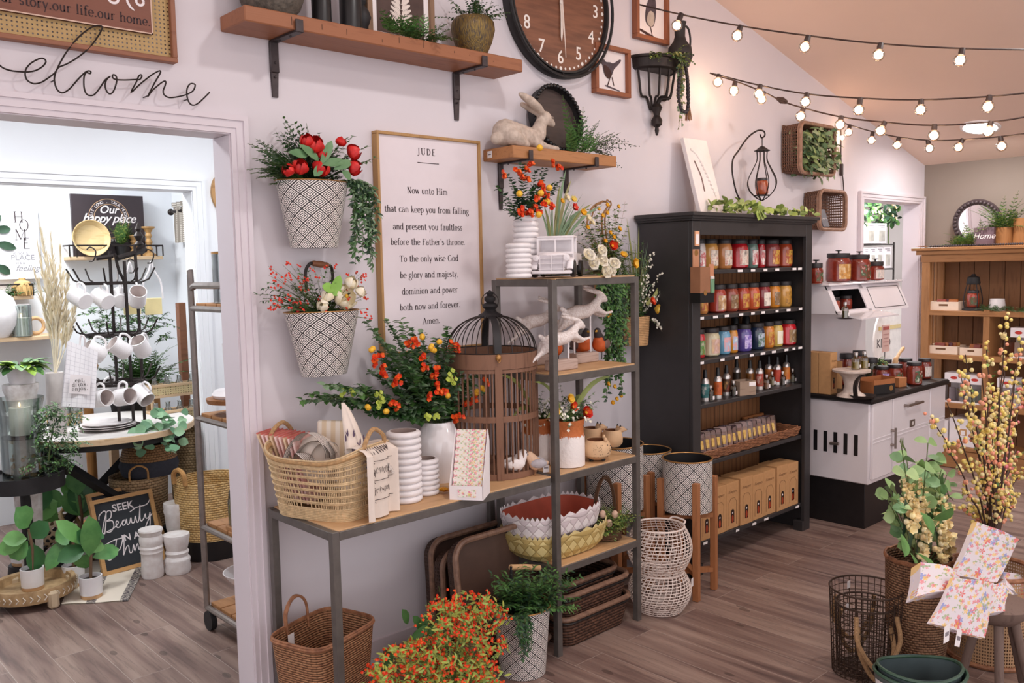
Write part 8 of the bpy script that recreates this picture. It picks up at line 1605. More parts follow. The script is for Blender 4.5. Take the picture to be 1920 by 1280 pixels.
k.uv=[[(u*2.2,v*1.6) for u,v in q] if q else q for q in k.uv]; m.build('cane_wall',t); m=MB(WILL); [m.tube([(R_*s_*math.cos(a_*PI/20),R_*s_*math.sin(a_*PI/20),z) for a_ in range(40)],.01,n=6,closed=True) for z,s_ in ((hh,1),(.01,.96))]; m.build('rim',t); m=MB(pm('5a3f2e',.7)); m.disc((0,0,.006),R_*.94); m.build('base',t)
solo('display_post','pale upright display post cut off by the right edge','post',MB(pm('cfc2b8',.6,var=.05)).box((0,0,.5),(.09,.04,1.0),bev=.004),(ony(1938,1100,1.42).x,1.42,.0))
# ================================================================ side room seen through the first opening
RGT=Vector((.735,-.678,0)); TWD=Vector((-.678,-.735,0)); UPV=Vector((0,0,1)); PALEW=wood('d6b894','b6946c',0,.6,4)
def txt(par,s,p,size,mt=INK,n=(0,-1,0),nm='lettering',**k): m=MB(mt); text(m,s,facing(p,n),size,None,**k); return m.build(nm,par)
# back wall signs
a=ony(-22,388,6.46); b=ony(79,522,6.46); t=thing('home_canvas','white plank canvas sign with HOME lettering and a green leaf on the back wall','sign',((a.x+b.x)/2,6.48,(a.z+b.z)/2)); w_,h_=b.x-a.x,a.z-b.z; m=MB(pm('e6e4e6',.7,var=.05,scale=6,stretch=(8,1,1))); m.box((0,0,0),(w_,.03,h_)); m.build('canvas',t)
x_=lambda px: ony(px,450,6.46).x-(a.x+b.x)/2; z_=lambda py: ony(40,py,6.46).z-(a.z+b.z)/2; m=MB(INK)
for ch,px,py in (('H',38,410),('O',47,425),('M',40,443),('E',50,459)): serif(m,ch,facing((x_(px),-.0155,z_(py))),.05,INK,.1,.8)
GI=pm('8d8a90',.8); text(m,'is not a',facing((x_(37),-.0155,z_(474.5))),.03,GI); text(m,'PLACE',facing((x_(41),-.0155,z_(483))),.05,GI); text(m,"it's a",facing((x_(36),-.0155,z_(492.5))),.028,GI); text(m,'feeling',facing((x_(48),-.0155,z_(503))),.055,GI,shear=.4); m.build('lettering',t)
m=MB(G3);
for px,py,d,L in ((0,432,(1,0,.1),.1),(0,455,(1,0,-.3),.13),(0,495,(.6,0,-.5),.1),(-8,420,(1,0,.8),.09)): m.leaf((x_(px)-.03,-.017,z_(py)),d,(0,-1,0),L,.055,None,.0,True)
m.build('printed_leaf',t)
SY_=6.36;
def railshelf(label,p0,p1,py,rail=True,y=SY_):
 a=ony(p0,py,y); b=ony(p1,py,y); z=a.z; t=thing('rail_shelf' if rail else 'wall_shelf',label,'shelf',(0,0,0)); m=MB(PALEW); m.box(((a.x+b.x)/2,(y+BKY)/2,z-.012),(b.x-a.x,BKY-y-.002,.024),bev=.002); m.build('board',t)
 if rail:
  m=MB(IRON); m.tube([(a.x,BKY-.01,z+.075),(a.x,y,z+.075),(b.x,y,z+.075),(b.x,BKY-.01,z+.075)],.006)
  for f in (0,.07,.93,1): x=a.x+(b.x-a.x)*f; m.tube([(x,y,z),(x,y,z+.075)],.005)
  m.build('rail',t)
 return z
zA=railshelf('black railed pale wood shelf below the dark happy place sign',131,306,481); zB=railshelf('black railed pale wood shelf below the HOME canvas',-30,63,557); zC=railshelf('long pale wood shelf low on the back wall behind the pampas grass',-40,128,637,False,6.2)
a=ony(138,443,6.42); b=ony(268,368,6.42); t=thing('happy_place_sign','dark sign lettered Our happy place standing on the railed shelf','sign',((a.x+b.x)/2,6.44,zA+.001)); w_=b.x-a.x; h_=b.z-zA; m=MB(pm('3a2f33',.6,var=.2,scale=6)); m.box((0,0,h_/2),(w_,.03,h_)); m.build('board',t)
m=MB(pm('c9a07a',.5)); zc_=ony(204,410,6.42).z-zA
for r_ in (.135,.1): m.tube([(r_*math.cos(i*PI/24),-.016,zc_+r_*math.sin(i*PI/24)) for i in range(49)],.002,n=4)
m.build('gold_rings',t); m=MB(PAPER); text(m,'Our',facing((-.0,-.0165,zc_+.06)),.075,None,shear=.3,bold=.001); text(m,'happy place',facing((0,-.017,zc_-.0)),.085,None,shear=.4,space=.9,bold=.001)
for i,ch in enumerate('SIT LONG . TALK MUCH'):
 a_=math.radians(170-160*i/19); text(m,ch,facing((.117*math.cos(a_),-.0165,zc_+.117*math.sin(a_)))@Matrix.Rotation(a_-PI/2,4,'Z'),.028,None)
text(m,'VISIT OFTEN',facing((0,-.0165,zc_-.15)),.028,None); m.build('lettering',t)
g=ony(171,470,6.38); m=MB(wood('dcc08e','b8945c',0,.6,5)); r_=w_at(137,205,440,6.38)/2; m.lathe([(.001,.0),(r_*.5,.004),(r_*.8,.02),(r_,.06),(r_*.96,.06),(r_*.75,.028),(.001,.014)],n=40,T=Matrix.Rotation(PI/2,4,'X')); solo('bamboo_bowl','round coiled bamboo bowl leaning upright against the happy place sign','bowl',m,M=Matrix.Translation((g.x,6.41,zA+r_-.004))@Matrix.Rotation(-.1,4,'X'))
g=ony(229,465,6.39); t=thing('potted_fern','small feathery fern in a black pot on the railed shelf','planter',(g.x,6.41,zA+.001)); m=MB(BLKM); m.lathe([(.001,0),(.03,0),(.04,.08),(.034,.08),(.001,.07)],n=20); m.build('pot',t); m=MB(G2); [fern(m,(0,0,.075),(U(-.7,.9),U(-.6,.3),U(.8,1.6)),U(.1,.2),9,.04,[G2,G4,G2],STEM,.4) for _ in range(20)]; m.build('foliage',t)
CST=[(.001,0),(.045,0),(.045,.015),(.018,.03),(.026,.05),(.014,.07),(.026,.1),(.014,.125),(.024,.145),(.016,.165),(.03,.19),(.045,.2),(.045,.21),(.001,.21)]
for px,h_,lab in ((252,.7,'shorter turned wood candlestick on the railed shelf, beside the fern'),(281,1,'taller turned wood candlestick on right end of the railed shelf')): g=ony(px,470,6.4); m=MB(wood('c79c66','94683a',2,.5,5)); m.lathe([(r,z*h_) for r,z in CST],n=20); solo('candlestick',lab,'candlestick',m,(g.x,6.41,zA+.001))
# left shelf things
m=MB(G5);
for i in range(50): g=ony(U(4,60),553,6.4); sprig(m,(g.x,6.41,zB+.004),(U(-1,1),-U(0,1),U(.2,1.2)),U(.05,.12),7,.02,.012,[G5,G1,G2],STEM,.6)
solo('shelf_greenery','grey green sprigs on the railed shelf below the HOME canvas','plant',m)
g=ony(45,553,6.38); m=MB(wood('d2ac72','a67d48',0,.6,8)); m.lathe([(.001,0),(.05,0),(.06,.05),(.045,.09),(.02,.1),(.02,.115),(.001,.115)],n=20); [m.tube([(.061*math.cos(a_),.061*math.sin(a_),0),(.061*math.cos(a_),.061*math.sin(a_),.06)],.004,n=4) for a_ in [i*.4 for i in range(16)]]; solo('wicker_lantern','small tan wicker lantern on the railed shelf below the HOME canvas','lantern',m,(g.x,6.4,zB+.001))
def stamp():
 k=NT('black_white_lattice'); tc=k.n('ShaderNodeTexCoord'); sp=k.n('ShaderNodeSeparateXYZ'); k.l(tc.outputs['UV'],sp.inputs[0]); q=k.math('ADD',k.math('ABSOLUTE',k.math('SUBTRACT',k.math('FRACT',k.math('MULTIPLY',sp.outputs[0],3)),.5)),k.math('ABSOLUTE',k.math('SUBTRACT',k.math('FRACT',k.math('MULTIPLY',sp.outputs[1],3)),.5))); k.base(k.mix(k.math('GREATER_THAN',k.math('FRACT',k.math('MULTIPLY',q,7)),.5),lin('2a2628'),lin('d8d4d6'))); return k.m
a=ony(8,628,6.3); b=ony(61,570,6.3); w_=b.x-a.x; h_=b.z-zC; t=thing('framed_pattern_print','white framed black geometric print leaning on the low back shelf','picture',((a.x+b.x)/2,6.38,zC+.001)); m=MB(WHT)
frame(m,0,0,h_/2,w_,h_,.016,.02)
m.build('frame',t); m=MB(stamp()); m.quad((-w_/2+.02,-.004,.03),(w_/2-.02,-.004,.03),(w_/2-.02,-.004,h_-.03),(-w_/2+.02,-.004,h_-.03)); m.build('print',t)
g=ony(0,640,6.27); m=MB(WSATIN); m.lathe([(.001,0),(.05,0),(.11,.08),(.12,.16),(.09,.25),(.05,.28),(.05,.3),(.04,.3),(.001,.2)],n=28); solo('white_vase','big rounded white vase at left photo edge on the low back shelf','vase',m,(g.x,6.27,zC+.001))
WAXW=pm('f6f0e4',.5,var=.02,name='white_wax'); FLM=glow('ffd9a0',4,'flame_glow')
def hurricane(label,px,y,z,r,h,rc,hc,lift=0,flare=0):
 g=ony(px,700,y); t=thing('glass_hurricane',label,'candle holder',(g.x,y,z)); m=MB(glass('eef4f2',.4)); m.lathe([(.001,.002),(r,.002),(r,h*.8),(r*(1+flare),h),(r*(1+flare)-.004,h),(r-.004,h*.8),(r-.004,.008)],n=36); m.build('glass',t); k=MB(WAXW); k.lathe([(.001,lift+.006),(rc,lift+.006),(rc,lift+hc),(.001,lift+hc-.006)],n=24); o=k.build('candle',t); k=MB(FLM); k.sph((0,0,lift+hc+.014),.007,None,8,6,(.7,.7,1.9)); k.build('flame',o); return t
hurricane('small clear glass hurricane with white candle on the low back shelf',47,6.24,zC+.001,.06,.2,.052,.12)
g=ony(60,630,6.24); m=MB(LTW); m.tube([(.05*math.cos(a_*PI/10),0,.062+.05*math.sin(a_*PI/10)) for a_ in range(20)],.012,n=8,closed=True); solo('wooden_ring','pale wooden ring ornament standing beside the small glass hurricane','decoration',m,(g.x+.04,6.3,zC+.001))
# curtain and upright on the side wall
t=thing('valance_curtain','grey plaid gathered valance on a dark rod at the side window','curtain',(0,0,0)); m=MB(stripes('cfc8be','8f867c',9,.45,2)); x0=2.575; zt,zb=onx(330,388,x0).z,onx(330,455,x0).z; m.grid(lambda u,v: Vector((x0+.018*math.sin(u*46)*(0.4+.6*v),6.32-.72*u,zt-(zt-zb)*v)),90,6,us=2,vs_=1); m.grid(lambda u,v: Vector((x0-.012+.022*math.sin(u*60),6.32-.72*u,zt+.03-.03*v)),90,1,us=2,vs_=.1); m.build('valance',t); m=MB(IRON); m.tube([(x0+.005,6.36,zt-.03),(x0+.005,5.55,zt-.03)],.01,n=8); m.sph((x0+.005,6.38,zt-.03),.024,None,10,7); m.build('rod',t)
struct('window_1',MB(pm('d8dde0',.4)).box((2.63,5.93,1.6),(.02,.6,.9)))
a=onx(333,470,2.5); m=MB(BRNW); m.box((0,0,.72),(.05,.06,1.44),bev=.003); solo('wood_upright','brown wooden upright post by the side window','post',m,(2.5,a.y,0))
# ---- round table and what is on it
TC=Vector((1.72,5.40,0)); TZ_=.765; t=thing('round_table','round white topped table with pale edge and black crossed legs','table',tuple(TC)); R_=.5; m=MB(pm('e2dcd8',.5,var=.05)); m.lathe([(.001,TZ_),(R_-.004,TZ_),(R_-.004,TZ_-.004)],n=64); m.build('top',t); m=MB(PALEW); m.lathe([(R_-.004,TZ_-.002),(R_,TZ_-.004),(R_,TZ_-.035),(.001,TZ_-.035)],n=64); m.build('edge',t)
m=MB(BLKM); m.lathe([(.001,TZ_-.036),(R_-.05,TZ_-.036),(R_-.05,TZ_-.075),(.001,TZ_-.075)],n=48); m.build('apron',t)
for y in (-.2,.2):
 for sg in (1,-1): k=MB(BLKM); k.tube([(sg*.38,y,TZ_-.075),(-sg*.36,y,.022)],.03,n=4); k.build('leg',t)
def tpos(px,py,z=TZ_): g=onz(px,py,z); return g
c=tpos(205,803);
for i in range(3): m=MB(pm('ebe3e2',.35,var=.05)); m.lathe([(.001,0),(.1,0),(.155-.02*(i==2),.016),(.15-.02*(i==2),.018),(.09,.006),(.001,.006)],n=40); solo('white_plate',['lowest white plate of the stack on round table front','middle white plate of the stack on round table front','topmost smaller white plate of the stack on round table front'][i],'plate',m,(c.x-.01,c.y+.0,TZ_+.0015+.011*i))
for i,(px,py,lab) in enumerate(((104,795,'left bamboo sleeved glass tumbler on round table'),(122,800,'middle bamboo sleeved glass tumbler in front on round table'),(143,797,'right bamboo sleeved glass tumbler on round table'))):
 c=tpos(px,py); t=thing('glass_tumbler',lab,'glass',(c.x,c.y+.02,TZ_+.001)); m=MB(glass('eef2f0',.4)); m.lathe([(.001,.001),(.036,.001),(.042,.11),(.04,.11),(.034,.006),(.001,.006)],n=24); m.build('glass',t); k=MB(pm('d8b070',.6,var=.2));
 for j in range(10): a_=2*PI*j/10; k.tube([(.039*math.cos(a_),.039*math.sin(a_),.005),(.0425*math.cos(a_+.5),.0425*math.sin(a_+.5),.07)],.0016,n=4); k.tube([(.039*math.cos(a_),.039*math.sin(a_),.005),(.0425*math.cos(a_-.5),.0425*math.sin(a_-.5),.07)],.0016,n=4)
 k.tube([(.0425*math.cos(a_*PI/12),.0425*math.sin(a_*PI/12),.072) for a_ in range(24)],.0025,n=4,closed=True); k.build('bamboo_sleeve',t)
# mug rack
Y0=5.26; c=ony(224,772,Y0); MC=Vector((c.x,Y0,TZ_)); t=thing('mug_rack','black iron tiered mug rack with finial on the round table','rack',tuple(MC)); zt_=lambda py: ony(228,py,Y0).z-TZ_
m=MB(IRON); m.lathe([(.001,.0),(.11,.0),(.11,.012),(.001,.012)],n=32); m.build('base',t)
for px,p0 in ((215,470),(236,490),(263,458)): x=ony(px,600,Y0).x-MC.x; m=MB(IRON); m.tube([(x,.02 if px!=236 else -.03,.01),(x,.02 if px!=236 else -.03,zt_(p0))],.0095,n=8); m.build('post',t)
for py in (530,626,716):
 z=zt_(py); m=MB(IRON); m.lathe([(.15,z-.008),(.16,z-.008),(.16,z+.008),(.15,z+.008),(.15,z-.008)],n=32); m.tube([(-.16,0,z),(.16,0,z)],.008); m.tube([(0,-.16,z),(0,.16,z)],.008); m.build('tier_ring',t)
 for i in range(8): a_=2*PI*i/8+.3; o_=Vector((math.cos(a_),math.sin(a_),0)); k=MB(IRON); k.tube([o_*.155+UPV*z,o_*.2+UPV*(z+.02),o_*.235+UPV*(z+.085)],.005,n=5); k.build('hook',t)
x=ony(262,440,Y0).x-MC.x; m=MB(IRON); m.lathe([(.001,-.01),(.03,0),(.012,.02),(.028,.05),(.012,.075),(.02,.09),(.001,.13)],n=16,T=TR(x,.02,zt_(458))); m.build('finial',t)
m=MB(IRON); z=zt_(474); m.tube([(x-.14,-.02,z-.03),(x+.05,.05,z+.02)],.016,n=4); m.tube([(ony(180,480,Y0).x-MC.x,0,zt_(484)),(ony(212,480,Y0).x-MC.x,0,zt_(480))],.012,n=4)
for px,py in ((170,478),(245,500),(279,482)): q=ony(px,py,Y0)-MC; m.tube(smooth([q+RGT*-.02+UPV*.03,q+UPV*.045,q+RGT*.03+UPV*.02,q+RGT*.015-UPV*.03,q+RGT*-.01-UPV*.035],5),.004,n=5)
m.tube(smooth([ony(215,475,Y0)-MC,ony(222,505,Y0)-MC,ony(233,530,Y0)-MC,ony(234,560,Y0)-MC],4),.009,n=5); m.build('top_arm',t)
MUGM=pm('f3eeee',.3,var=.03,coat=.4,name='mug_glaze'); mug=None
mm=MB(MUGM); mm.lathe([(.001,.0),(.045,.0),(.05,.006),(.05,.115),(.046,.115),(.045,.012),(.001,.012)],n=32,mats=[MUGM]*4+[pm('e2d6d2',.4)]*2);
for i in range(12): mm.tube([(.0503*math.cos(a_*PI/12),.0503*math.sin(a_*PI/12),.02+.0075*i) for a_ in range(24)],.0008,n=4,closed=True)
hm=MB(MUGM); hm.tube(smooth([(.048,0,.095),(.075,0,.1),(.09,0,.07),(.08,0,.035),(.049,0,.022)],5),.007,n=8); me_b,me_h=None,None
def addmug(px,py,y,ax,lab,s=1):
 global me_b,me_h
 p=ony(px,py,y); z=(RGT*ax[0]+UPV*ax[1]+TWD*ax[2]).normalized(); h=(UPV-z*UPV.dot(z)).normalized(); yv=z.cross(h); c=p-z*.057*s
 t=thing('white_mug',lab,'mug',M=Matrix(((h.x,yv.x,z.x,c.x),(h.y,yv.y,z.y,c.y),(h.z,yv.z,z.z,c.z),(0,0,0,1)))@Matrix.Diagonal((s,s,s,1)))
 if me_b is None: me_b=mm.build('cup',t).data; me_h=hm.build('handle',t).data
 else:
  for n,me in (('cup',me_b),('handle',me_h)): o=bpy.data.objects.new(n,me); COL.objects.link(o); o.parent=t
 return t
for px,py,y,ax,lab in ((150,559,5.1,(-.75,.35,-.45),'white mug on the top tier farthest left, its base facing out'),(193,560,5.15,(-.7,.35,-.45),'white mug on the top tier second from left, base facing out'),(226,558,5.3,(-.3,.3,-.6),'white mug on the top tier behind the black post'),(258,557,5.1,(.35,.6,.6),'ribbed white mug on the top tier farthest right, open mouth up'),
 (178,659,5.08,(-.6,.55,.5),'white mug on the middle tier at left, mouth tipped to the towel'),(225,653,5.06,(-.55,.6,.55),'white mug at centre of the middle tier'),(264,650,5.1,(-.1,.75,.6),'white mug on the middle tier at right, mouth facing up'),
 (189,747,5.06,(.85,.15,.45),'white lettered mug on the lowest tier at left'),(232,744,5.05,(.85,.15,.45),'white lettered mug at centre of the lowest tier'),(266,739,5.08,(.6,-.5,.3),'white lettered mug on the lowest tier at right, tipped down'),(210,733,5.3,(.4,.2,-.5),'white mug behind the front pair on the lowest tier')): addmug(px,py,y,ax,lab,.93 if y!=5.05 else .95)
TGR=stripes('f4f0f2','c9c4ca',7,.06,2); t=thing('tea_towel','white grid tea towel lettered eat drink enjoy hanging from the mug rack','towel',(0,0,0)); yT=5.0; P=[ony(px,py,yT) for px,py in ((116,762),(178,765),(184,660),(127,638))]
m=MB(TGR); m.grid(lambda u,v: P[0].lerp(P[1],u).lerp(P[3].lerp(P[2],u),v)+Vector((0,.008*math.sin(u*9),0)),14,14,us=1.0,vs_=1.0); m.grid(lambda u,v: P[0].lerp(P[1],u).lerp(P[3].lerp(P[2],u),v)+Vector((0,.018+.008*math.sin(u*9),-.006)),14,14,us=1,vs_=1); m.build('cloth',t)
m=MB(PAPER); q=[ony(px,py,yT-.012) for px,py in ((129,737),(168,740),(171,705),(132,701))]; m.quad(*q); m.build('patch',t); m=MB(INK)
for s,py in (('eat.',713),('drink.',721),('enjoy.',729)): cc=ony(150,py,yT-.016); serif(m,s,facing((cc.x,cc.y,cc.z)),.014,INK,.3,1.2)
m.build('lettering',t); m=MB(PAPER); p=ony(152,640,yT); m.tube(smooth([P[3].lerp(P[2],.4),p+UPV*.03,p+RGT*.02+UPV*.02,P[3].lerp(P[2],.55)],4),.005); m.build('loop',t)
for px,py,lab,y in ((287,560,'pale yellow paddle board hanging from white wire loop at right of the mug rack',5.3),(247,560,'pale yellow paddle board hanging behind the top tier mugs',5.45)):
 g=ony(px,py,y); t=thing('paddle_board',lab,'board',tuple(g)); m=MB(pm('ead9a0',.5,var=.06)); m.box((0,0,-.045),(.1,.012,.1),bev=.005); m.build('board',t); m=MB(PW); m.tube(smooth([(-.06,0,-.0),(-.05,0,.1),(-.015,0,.17),(0,0,.22),(.015,0,.17),(.05,0,.1),(.06,0,0)],5),.005); m.build('wire_loop',t)
c=tpos(107,772); c.y=5.3; t=thing('pampas_vase','ribbed grey white vase of tall cream pampas plumes on the round table','vase',(ony(106,760,5.3).x,5.3,TZ_+.001)); L=Vector(t.location); m=MB(pm('cfc6c2',.7,var=.1)); hv=ony(106,698,5.3).z-TZ_; m.lathe([(.001,0),(.045,0),(.05,hv*.5),(.046,hv),(.04,hv),(.001,hv*.8)],n=24); m.build('vase',t); PMP=[pm('efe4cc',.9,var=.1,name='pampas'),pm('e4d3b0',.9,var=.1)]
for px,py in ((76,435),(72,470),(95,450),(88,490),(112,470),(125,520),(140,560),(66,520),(100,530),(120,570)):
 k=MB(PMP[0]); q=ony(px,py,5.3+U(-.05,.08))-L; b=Vector((0,0,hv-.02)); pts=[b.lerp(q,i/12)+Vector((.02*math.sin(PI*i/12),0,0)) for i in range(13)]; k.tube(pts,.003,n=4)
 for i in range(90): f=U(.32,1); j=min(int(f*12),11); s_=math.sin(PI*min(1,(f-.25)/.75*.9+.08)); p=pts[j].lerp(pts[j+1],f*12-j); d=(q-b).normalized(); k.leaf(p,d+rdir()*.4*s_,rdir(),U(.05,.1),.008*s_+.003,PMP[i%2],.05)
 k.build('plume',t)
m=MB(G2);
for i in range(60): q=onz(U(262,330),U(772,800),TZ_); px,py=U(262,340),U(770,848); p=ony(px,py,4.98+U(-.06,.06)); m.leaf(p,rdir(-.6,.5),(U(-.4,.4),-1,U(0,1)),U(.05,.075),U(.045,.065),[pm('86b48a',.5,var=.2,scale=15,name='dollar_leaf'),pm('9cc49a',.5,var=.2,scale=15),pm('6f9f78',.5,var=.2,scale=15)][i%3],.1,True)
q=tpos(272,792); m.tube(smooth([(q.x,q.y+.05,TZ_+.01),ony(290,800,4.97),ony(315,830,4.96),ony(320,850,4.96)],5),.003,STEM)
solo('silver_dollar_eucalyptus','pale green round leafed eucalyptus spilling over right edge of the round table','plant',m)
m=MB(G1)
for i in range(120): px,py=U(62,140),U(760,875); p=ony(px,py,4.9+U(-.08,.1)); sprig(m,p,(U(-1,1),-U(0,.6),U(-1,.6)),U(.05,.11),7,.022,.012,[G1,G3,G2,G5],STEM,.8)
m.tube(smooth([ony(100,800,5.0),ony(95,830,4.9),ony(90,870,4.88)],5),.004,STEM); solo('ivy_garland','leafy green garland hanging off left edge of the round table','garland',m)
# back console with crates of bottles and ferns
t=thing('back_console','pale wood console behind the round table holding bottle crates','table',(2.3,5.93,0)); m=MB(PALEW); m.box((0,0,.685),(.64,.5,.03),bev=.003); m.build('top',t)
for x in (-.29,.29):
 for y in (-.22,.22): m=MB(PALEW); m.box((x,y,.335),(.05,.05,.67)); m.build('leg',t)
CNB=cane('e3cf9e',60,60,r=.22)
for j,(p0,p1,pt,pb,lab,y) in enumerate(((284,380,715,740,'upper cane fronted crate of small glass bottles',5.62),(288,380,760,783,'lower cane fronted crate of small glass bottles',5.5))):
 a=ony(p0,pb,y); b=ony(p1,pt,y); w_=b.x-a.x; z0=.701 if j else ony(330,742,y).z; h_=.075; t=thing('bottle_crate',lab,'crate',((a.x+b.x)/2,y+.07,z0)); m=MB(PALEW)
 for c,d in (((0,-.07,.006),(w_,.012,.016)),((0,-.07,h_),(w_,.012,.016)),((0,.07,h_/2),(w_,.012,h_)),((-w_/2,0,h_/2),(.012,.15,h_)),((w_/2,0,h_/2),(.012,.15,h_)),((0,0,.004),(w_,.14,.008))): m.box(c,d)
 m.build('crate_frame',t); m=MB(CNB); m.quad((-w_/2,-.068,.01),(w_/2,-.068,.01),(w_/2,-.068,h_),(-w_/2,-.068,h_),size=(w_,h_)); m.build('cane_front',t)
 if not j:
  [MB(PALEW).box((x*.96,yy,-(z0-.701)/2-.001),(.016,.016,z0-.702)).build('stand_leg',t) for x in (-w_/2,w_/2) for yy in (-.06,.06)]
 for i in range(4): m=MB(glass('eef2f2',.5)); m.lathe([(.001,.001),(.026,.001),(.028,.06),(.014,.09),(.013,.115),(.017,.12),(.012,.12),(.001,.02)],n=18); solo('glass_bottle','little clear glass bottles in the '+('upper' if not j else 'lower')+' cane fronted crate','bottle',m,((a.x+b.x)/2-w_*.36+w_*.24*i,y+.07,z0+.009),group=('upper' if not j else 'lower')+' crate bottles')
t=thing('fern_crate','big feathery fern in a wooden box on the back console','planter',(ony(325,690,5.95).x-.2,6.02,.702)); m=MB(KR); m.box((0,0,.11),(.2,.14,.22),bev=.003); m.build('box',t); m=MB(G1); [fern(m,(U(-.08,.08),U(-.05,.05),.2),(U(-1,1),U(-1,.2),U(.1,1.5)),U(.2,.42),12,.06,[G1,G2,G2],STEM,.9) for _ in range(46)]; m.build('foliage',t)
m=MB(G1)
for i in range(90): p=ony(U(166,300),U(585,650),5.9+U(-.1,.1)); sprig(m,p,(U(-1,1),-U(0,1),U(-.2,1)),U(.08,.16),8,.03,.016,[G1,G3,G2],STEM,.6)
g=ony(235,700,5.95); m.lathe([(.001,0),(.09,0),(.11,.16),(.1,.16),(.001,.14)],BLKM,20,T=TR(g.x,5.95,.702)); solo('leafy_bush','dark leafy bush behind the mug rack','plant',m)
g=ony(158,640,6.0); m=MB(wood('b8834a','8a5a2e',2,.6,6)); m.lathe([(.001,0),(.06,0),(.05,.03),(.07,.08),(.05,.13),(.075,.2),(.06,.25),(.08,.3),(.001,.3)],n=20); m.lathe([(.001,-.85),(.09,-.85),(.09,-.82),(.03,-.8),(.03,-.002),(.001,-.002)],n=16); solo('carved_wood_pedestal','carved orange brown wooden pedestal behind the pampas grass','stand',m,(g.x,6.0,.86))
# ---- left edge: black pedestal tray, hurricane, stacked white stands
zt_=.60; c=onz(46,893,zt_); t=thing('pedestal_tray','round black pedestal tray at left photo edge','stand',(c.x,c.y,0)); Rr=.19; m=MB(BLKM); m.lathe([(.001,zt_),(Rr-.012,zt_),(Rr-.012,zt_+.02),(Rr,zt_+.02),(Rr,zt_-.06),(Rr-.02,zt_-.065),(.001,zt_-.065)],n=48); m.build('tray',t); m=MB(BLKM); m.tube([(0,0,0.02),(0,0,zt_-.06)],.03,n=10); m.lathe([(.001,0),(.13,0),(.12,.02),(.001,.03)],n=30); m.build('pedestal',t)
t=hurricane('large flared glass hurricane with white candle above wooden beads, on black pedestal tray',32,c.y-.02,zt_+.001,.1,.42,.05,.15,.22,.18); g=Vector(t.location); m=MB(BLKM); m.lathe([(.001,.21),(.094,.21),(.094,.216),(.001,.216)],n=32); m.build('inner_disc',t)
gl=thing('wood_bead_garland','tan wooden beads piled inside the large flared hurricane','garland',tuple(g)); WB=pm('cba57c',.6,var=.15,scale=30,name='wood_bead')
for i in range(64):
 a_=U(0,6.3); r_=U(.0,.084); k=MB(WB); k.sph((r_*math.cos(a_),r_*math.sin(a_),.018+.0145*(i//15)+(.03 if i>55 else 0)),.0115,None,8,5); k.build('bead',gl)
y=5.12; g=ony(48,860,y); t=thing('white_candle_stand','tall distressed white turned stand behind the large hurricane','stand',(g.x,y,0)); z1=ony(48,718,y).z; m=MB(pm('e9e4e2',.7,col2='cfc5c0',scale=30)); m.lathe([(.001,0),(.1,0),(.1,.03),(.05,.08),(.07,z1*.5),(.05,z1-.3),(.085,z1-.16),(.06,z1-.14),(.075,z1-.06),(.085,z1-.03),(.085,z1),(.001,z1)],n=32); m.build('stand_body',t)
t=thing('potted_greens','white ribbed pot of bright green leaves on top of the distressed white stand','planter',(g.x+.01,y,z1+.001)); hp_=ony(52,684,y).z-z1; m=MB(WSATIN); m.lathe([(.001,0),(.06,0),(.078,hp_),(.072,hp_),(.001,hp_-.02)],n=28); m.build('pot',t); m=MB(G4); L=Vector(t.location)
for i in range(46): a_=U(0,6.3); d=Vector((math.cos(a_),math.sin(a_),U(-.1,.7))); m.leaf((.03*d.x,.03*d.y,hp_),d,UPV,U(.07,.13),U(.04,.07),[pm('9cc24a',.5,var=.2,scale=15,name='lime_leaf'),G2,G1][i%3],.35,True)
m.build('foliage',t)
# ---- fiddle leaf figs, tray, rug, signs, vases, baskets on the floor
FIG=[pm('4f8a4a',.4,var=.25,scale=12,col2='6fa85f',name='fig_leaf'),pm('3f7542',.4,var=.25,scale=12),pm('7bb565',.4,var=.2,scale=12)]
def fig(label,x,y,z,sh,leaves,r=.055,h=.11):
 t=thing('potted_fiddle_fig',label,'planter',(x,y,z)); m=MB(WHT); m.lathe([(.001,0),(r*.92,0),(r*.93,.018),(r*.95,.018),(r,h),(r*.9,h),(r*.88,h-.02),(.001,h-.02)],n=28,mats=[LTW,LTW]+[WHT]*4+[pm('3a2c24',.9)]); m.build('pot',t); k=MB(pm('7a5f48',.8)); k.tube([(0,0,h-.02),(.008,0,h+sh*.5),(0,0,h+sh)],.008,n=7); k.build('stem',t); L=Vector((x,y,z)); m=MB(FIG[0])
 for i,(px,py,wd) in enumerate(leaves): p=Vector((0,0,h+sh*U(.35,1))); q=ony(px,py,y+U(-.06,.06))-L; m.leaf(p.lerp(q,.12),q-p,(U(-.2,.2),-1,.6),(q-p).length*1.12,wd*1.4,FIG[i%3],.1,True)
 m.build('leaves',t); return t
c=onz(60,1115,.02); TP=onz(62,1100,.07); t=thing('carved_wood_tray','round carved wooden tray on short feet on the floor','tray',(TP.x,TP.y,0)); R_=.2; m=MB(pm('c9a97e',.7,col2='a98a62',scale=25)); m.lathe([(.001,.06),(R_-.03,.06),(R_-.025,.1),(R_-.005,.105),(R_,.06),(R_-.005,.04),(.001,.04)],n=48); m.build('bowl',t); m=MB(pm('e3d6c4',.7));
for i in range(40): a_=2*PI*i/40; m.tube([((R_+.001)*math.cos(a_),(R_+.001)*math.sin(a_),.055),((R_+.001)*math.cos(a_+.06),(R_+.001)*math.sin(a_+.06),.07),((R_+.001)*math.cos(a_),(R_+.001)*math.sin(a_),.085)],.003,n=4)
m.build('carved_chevrons',t)
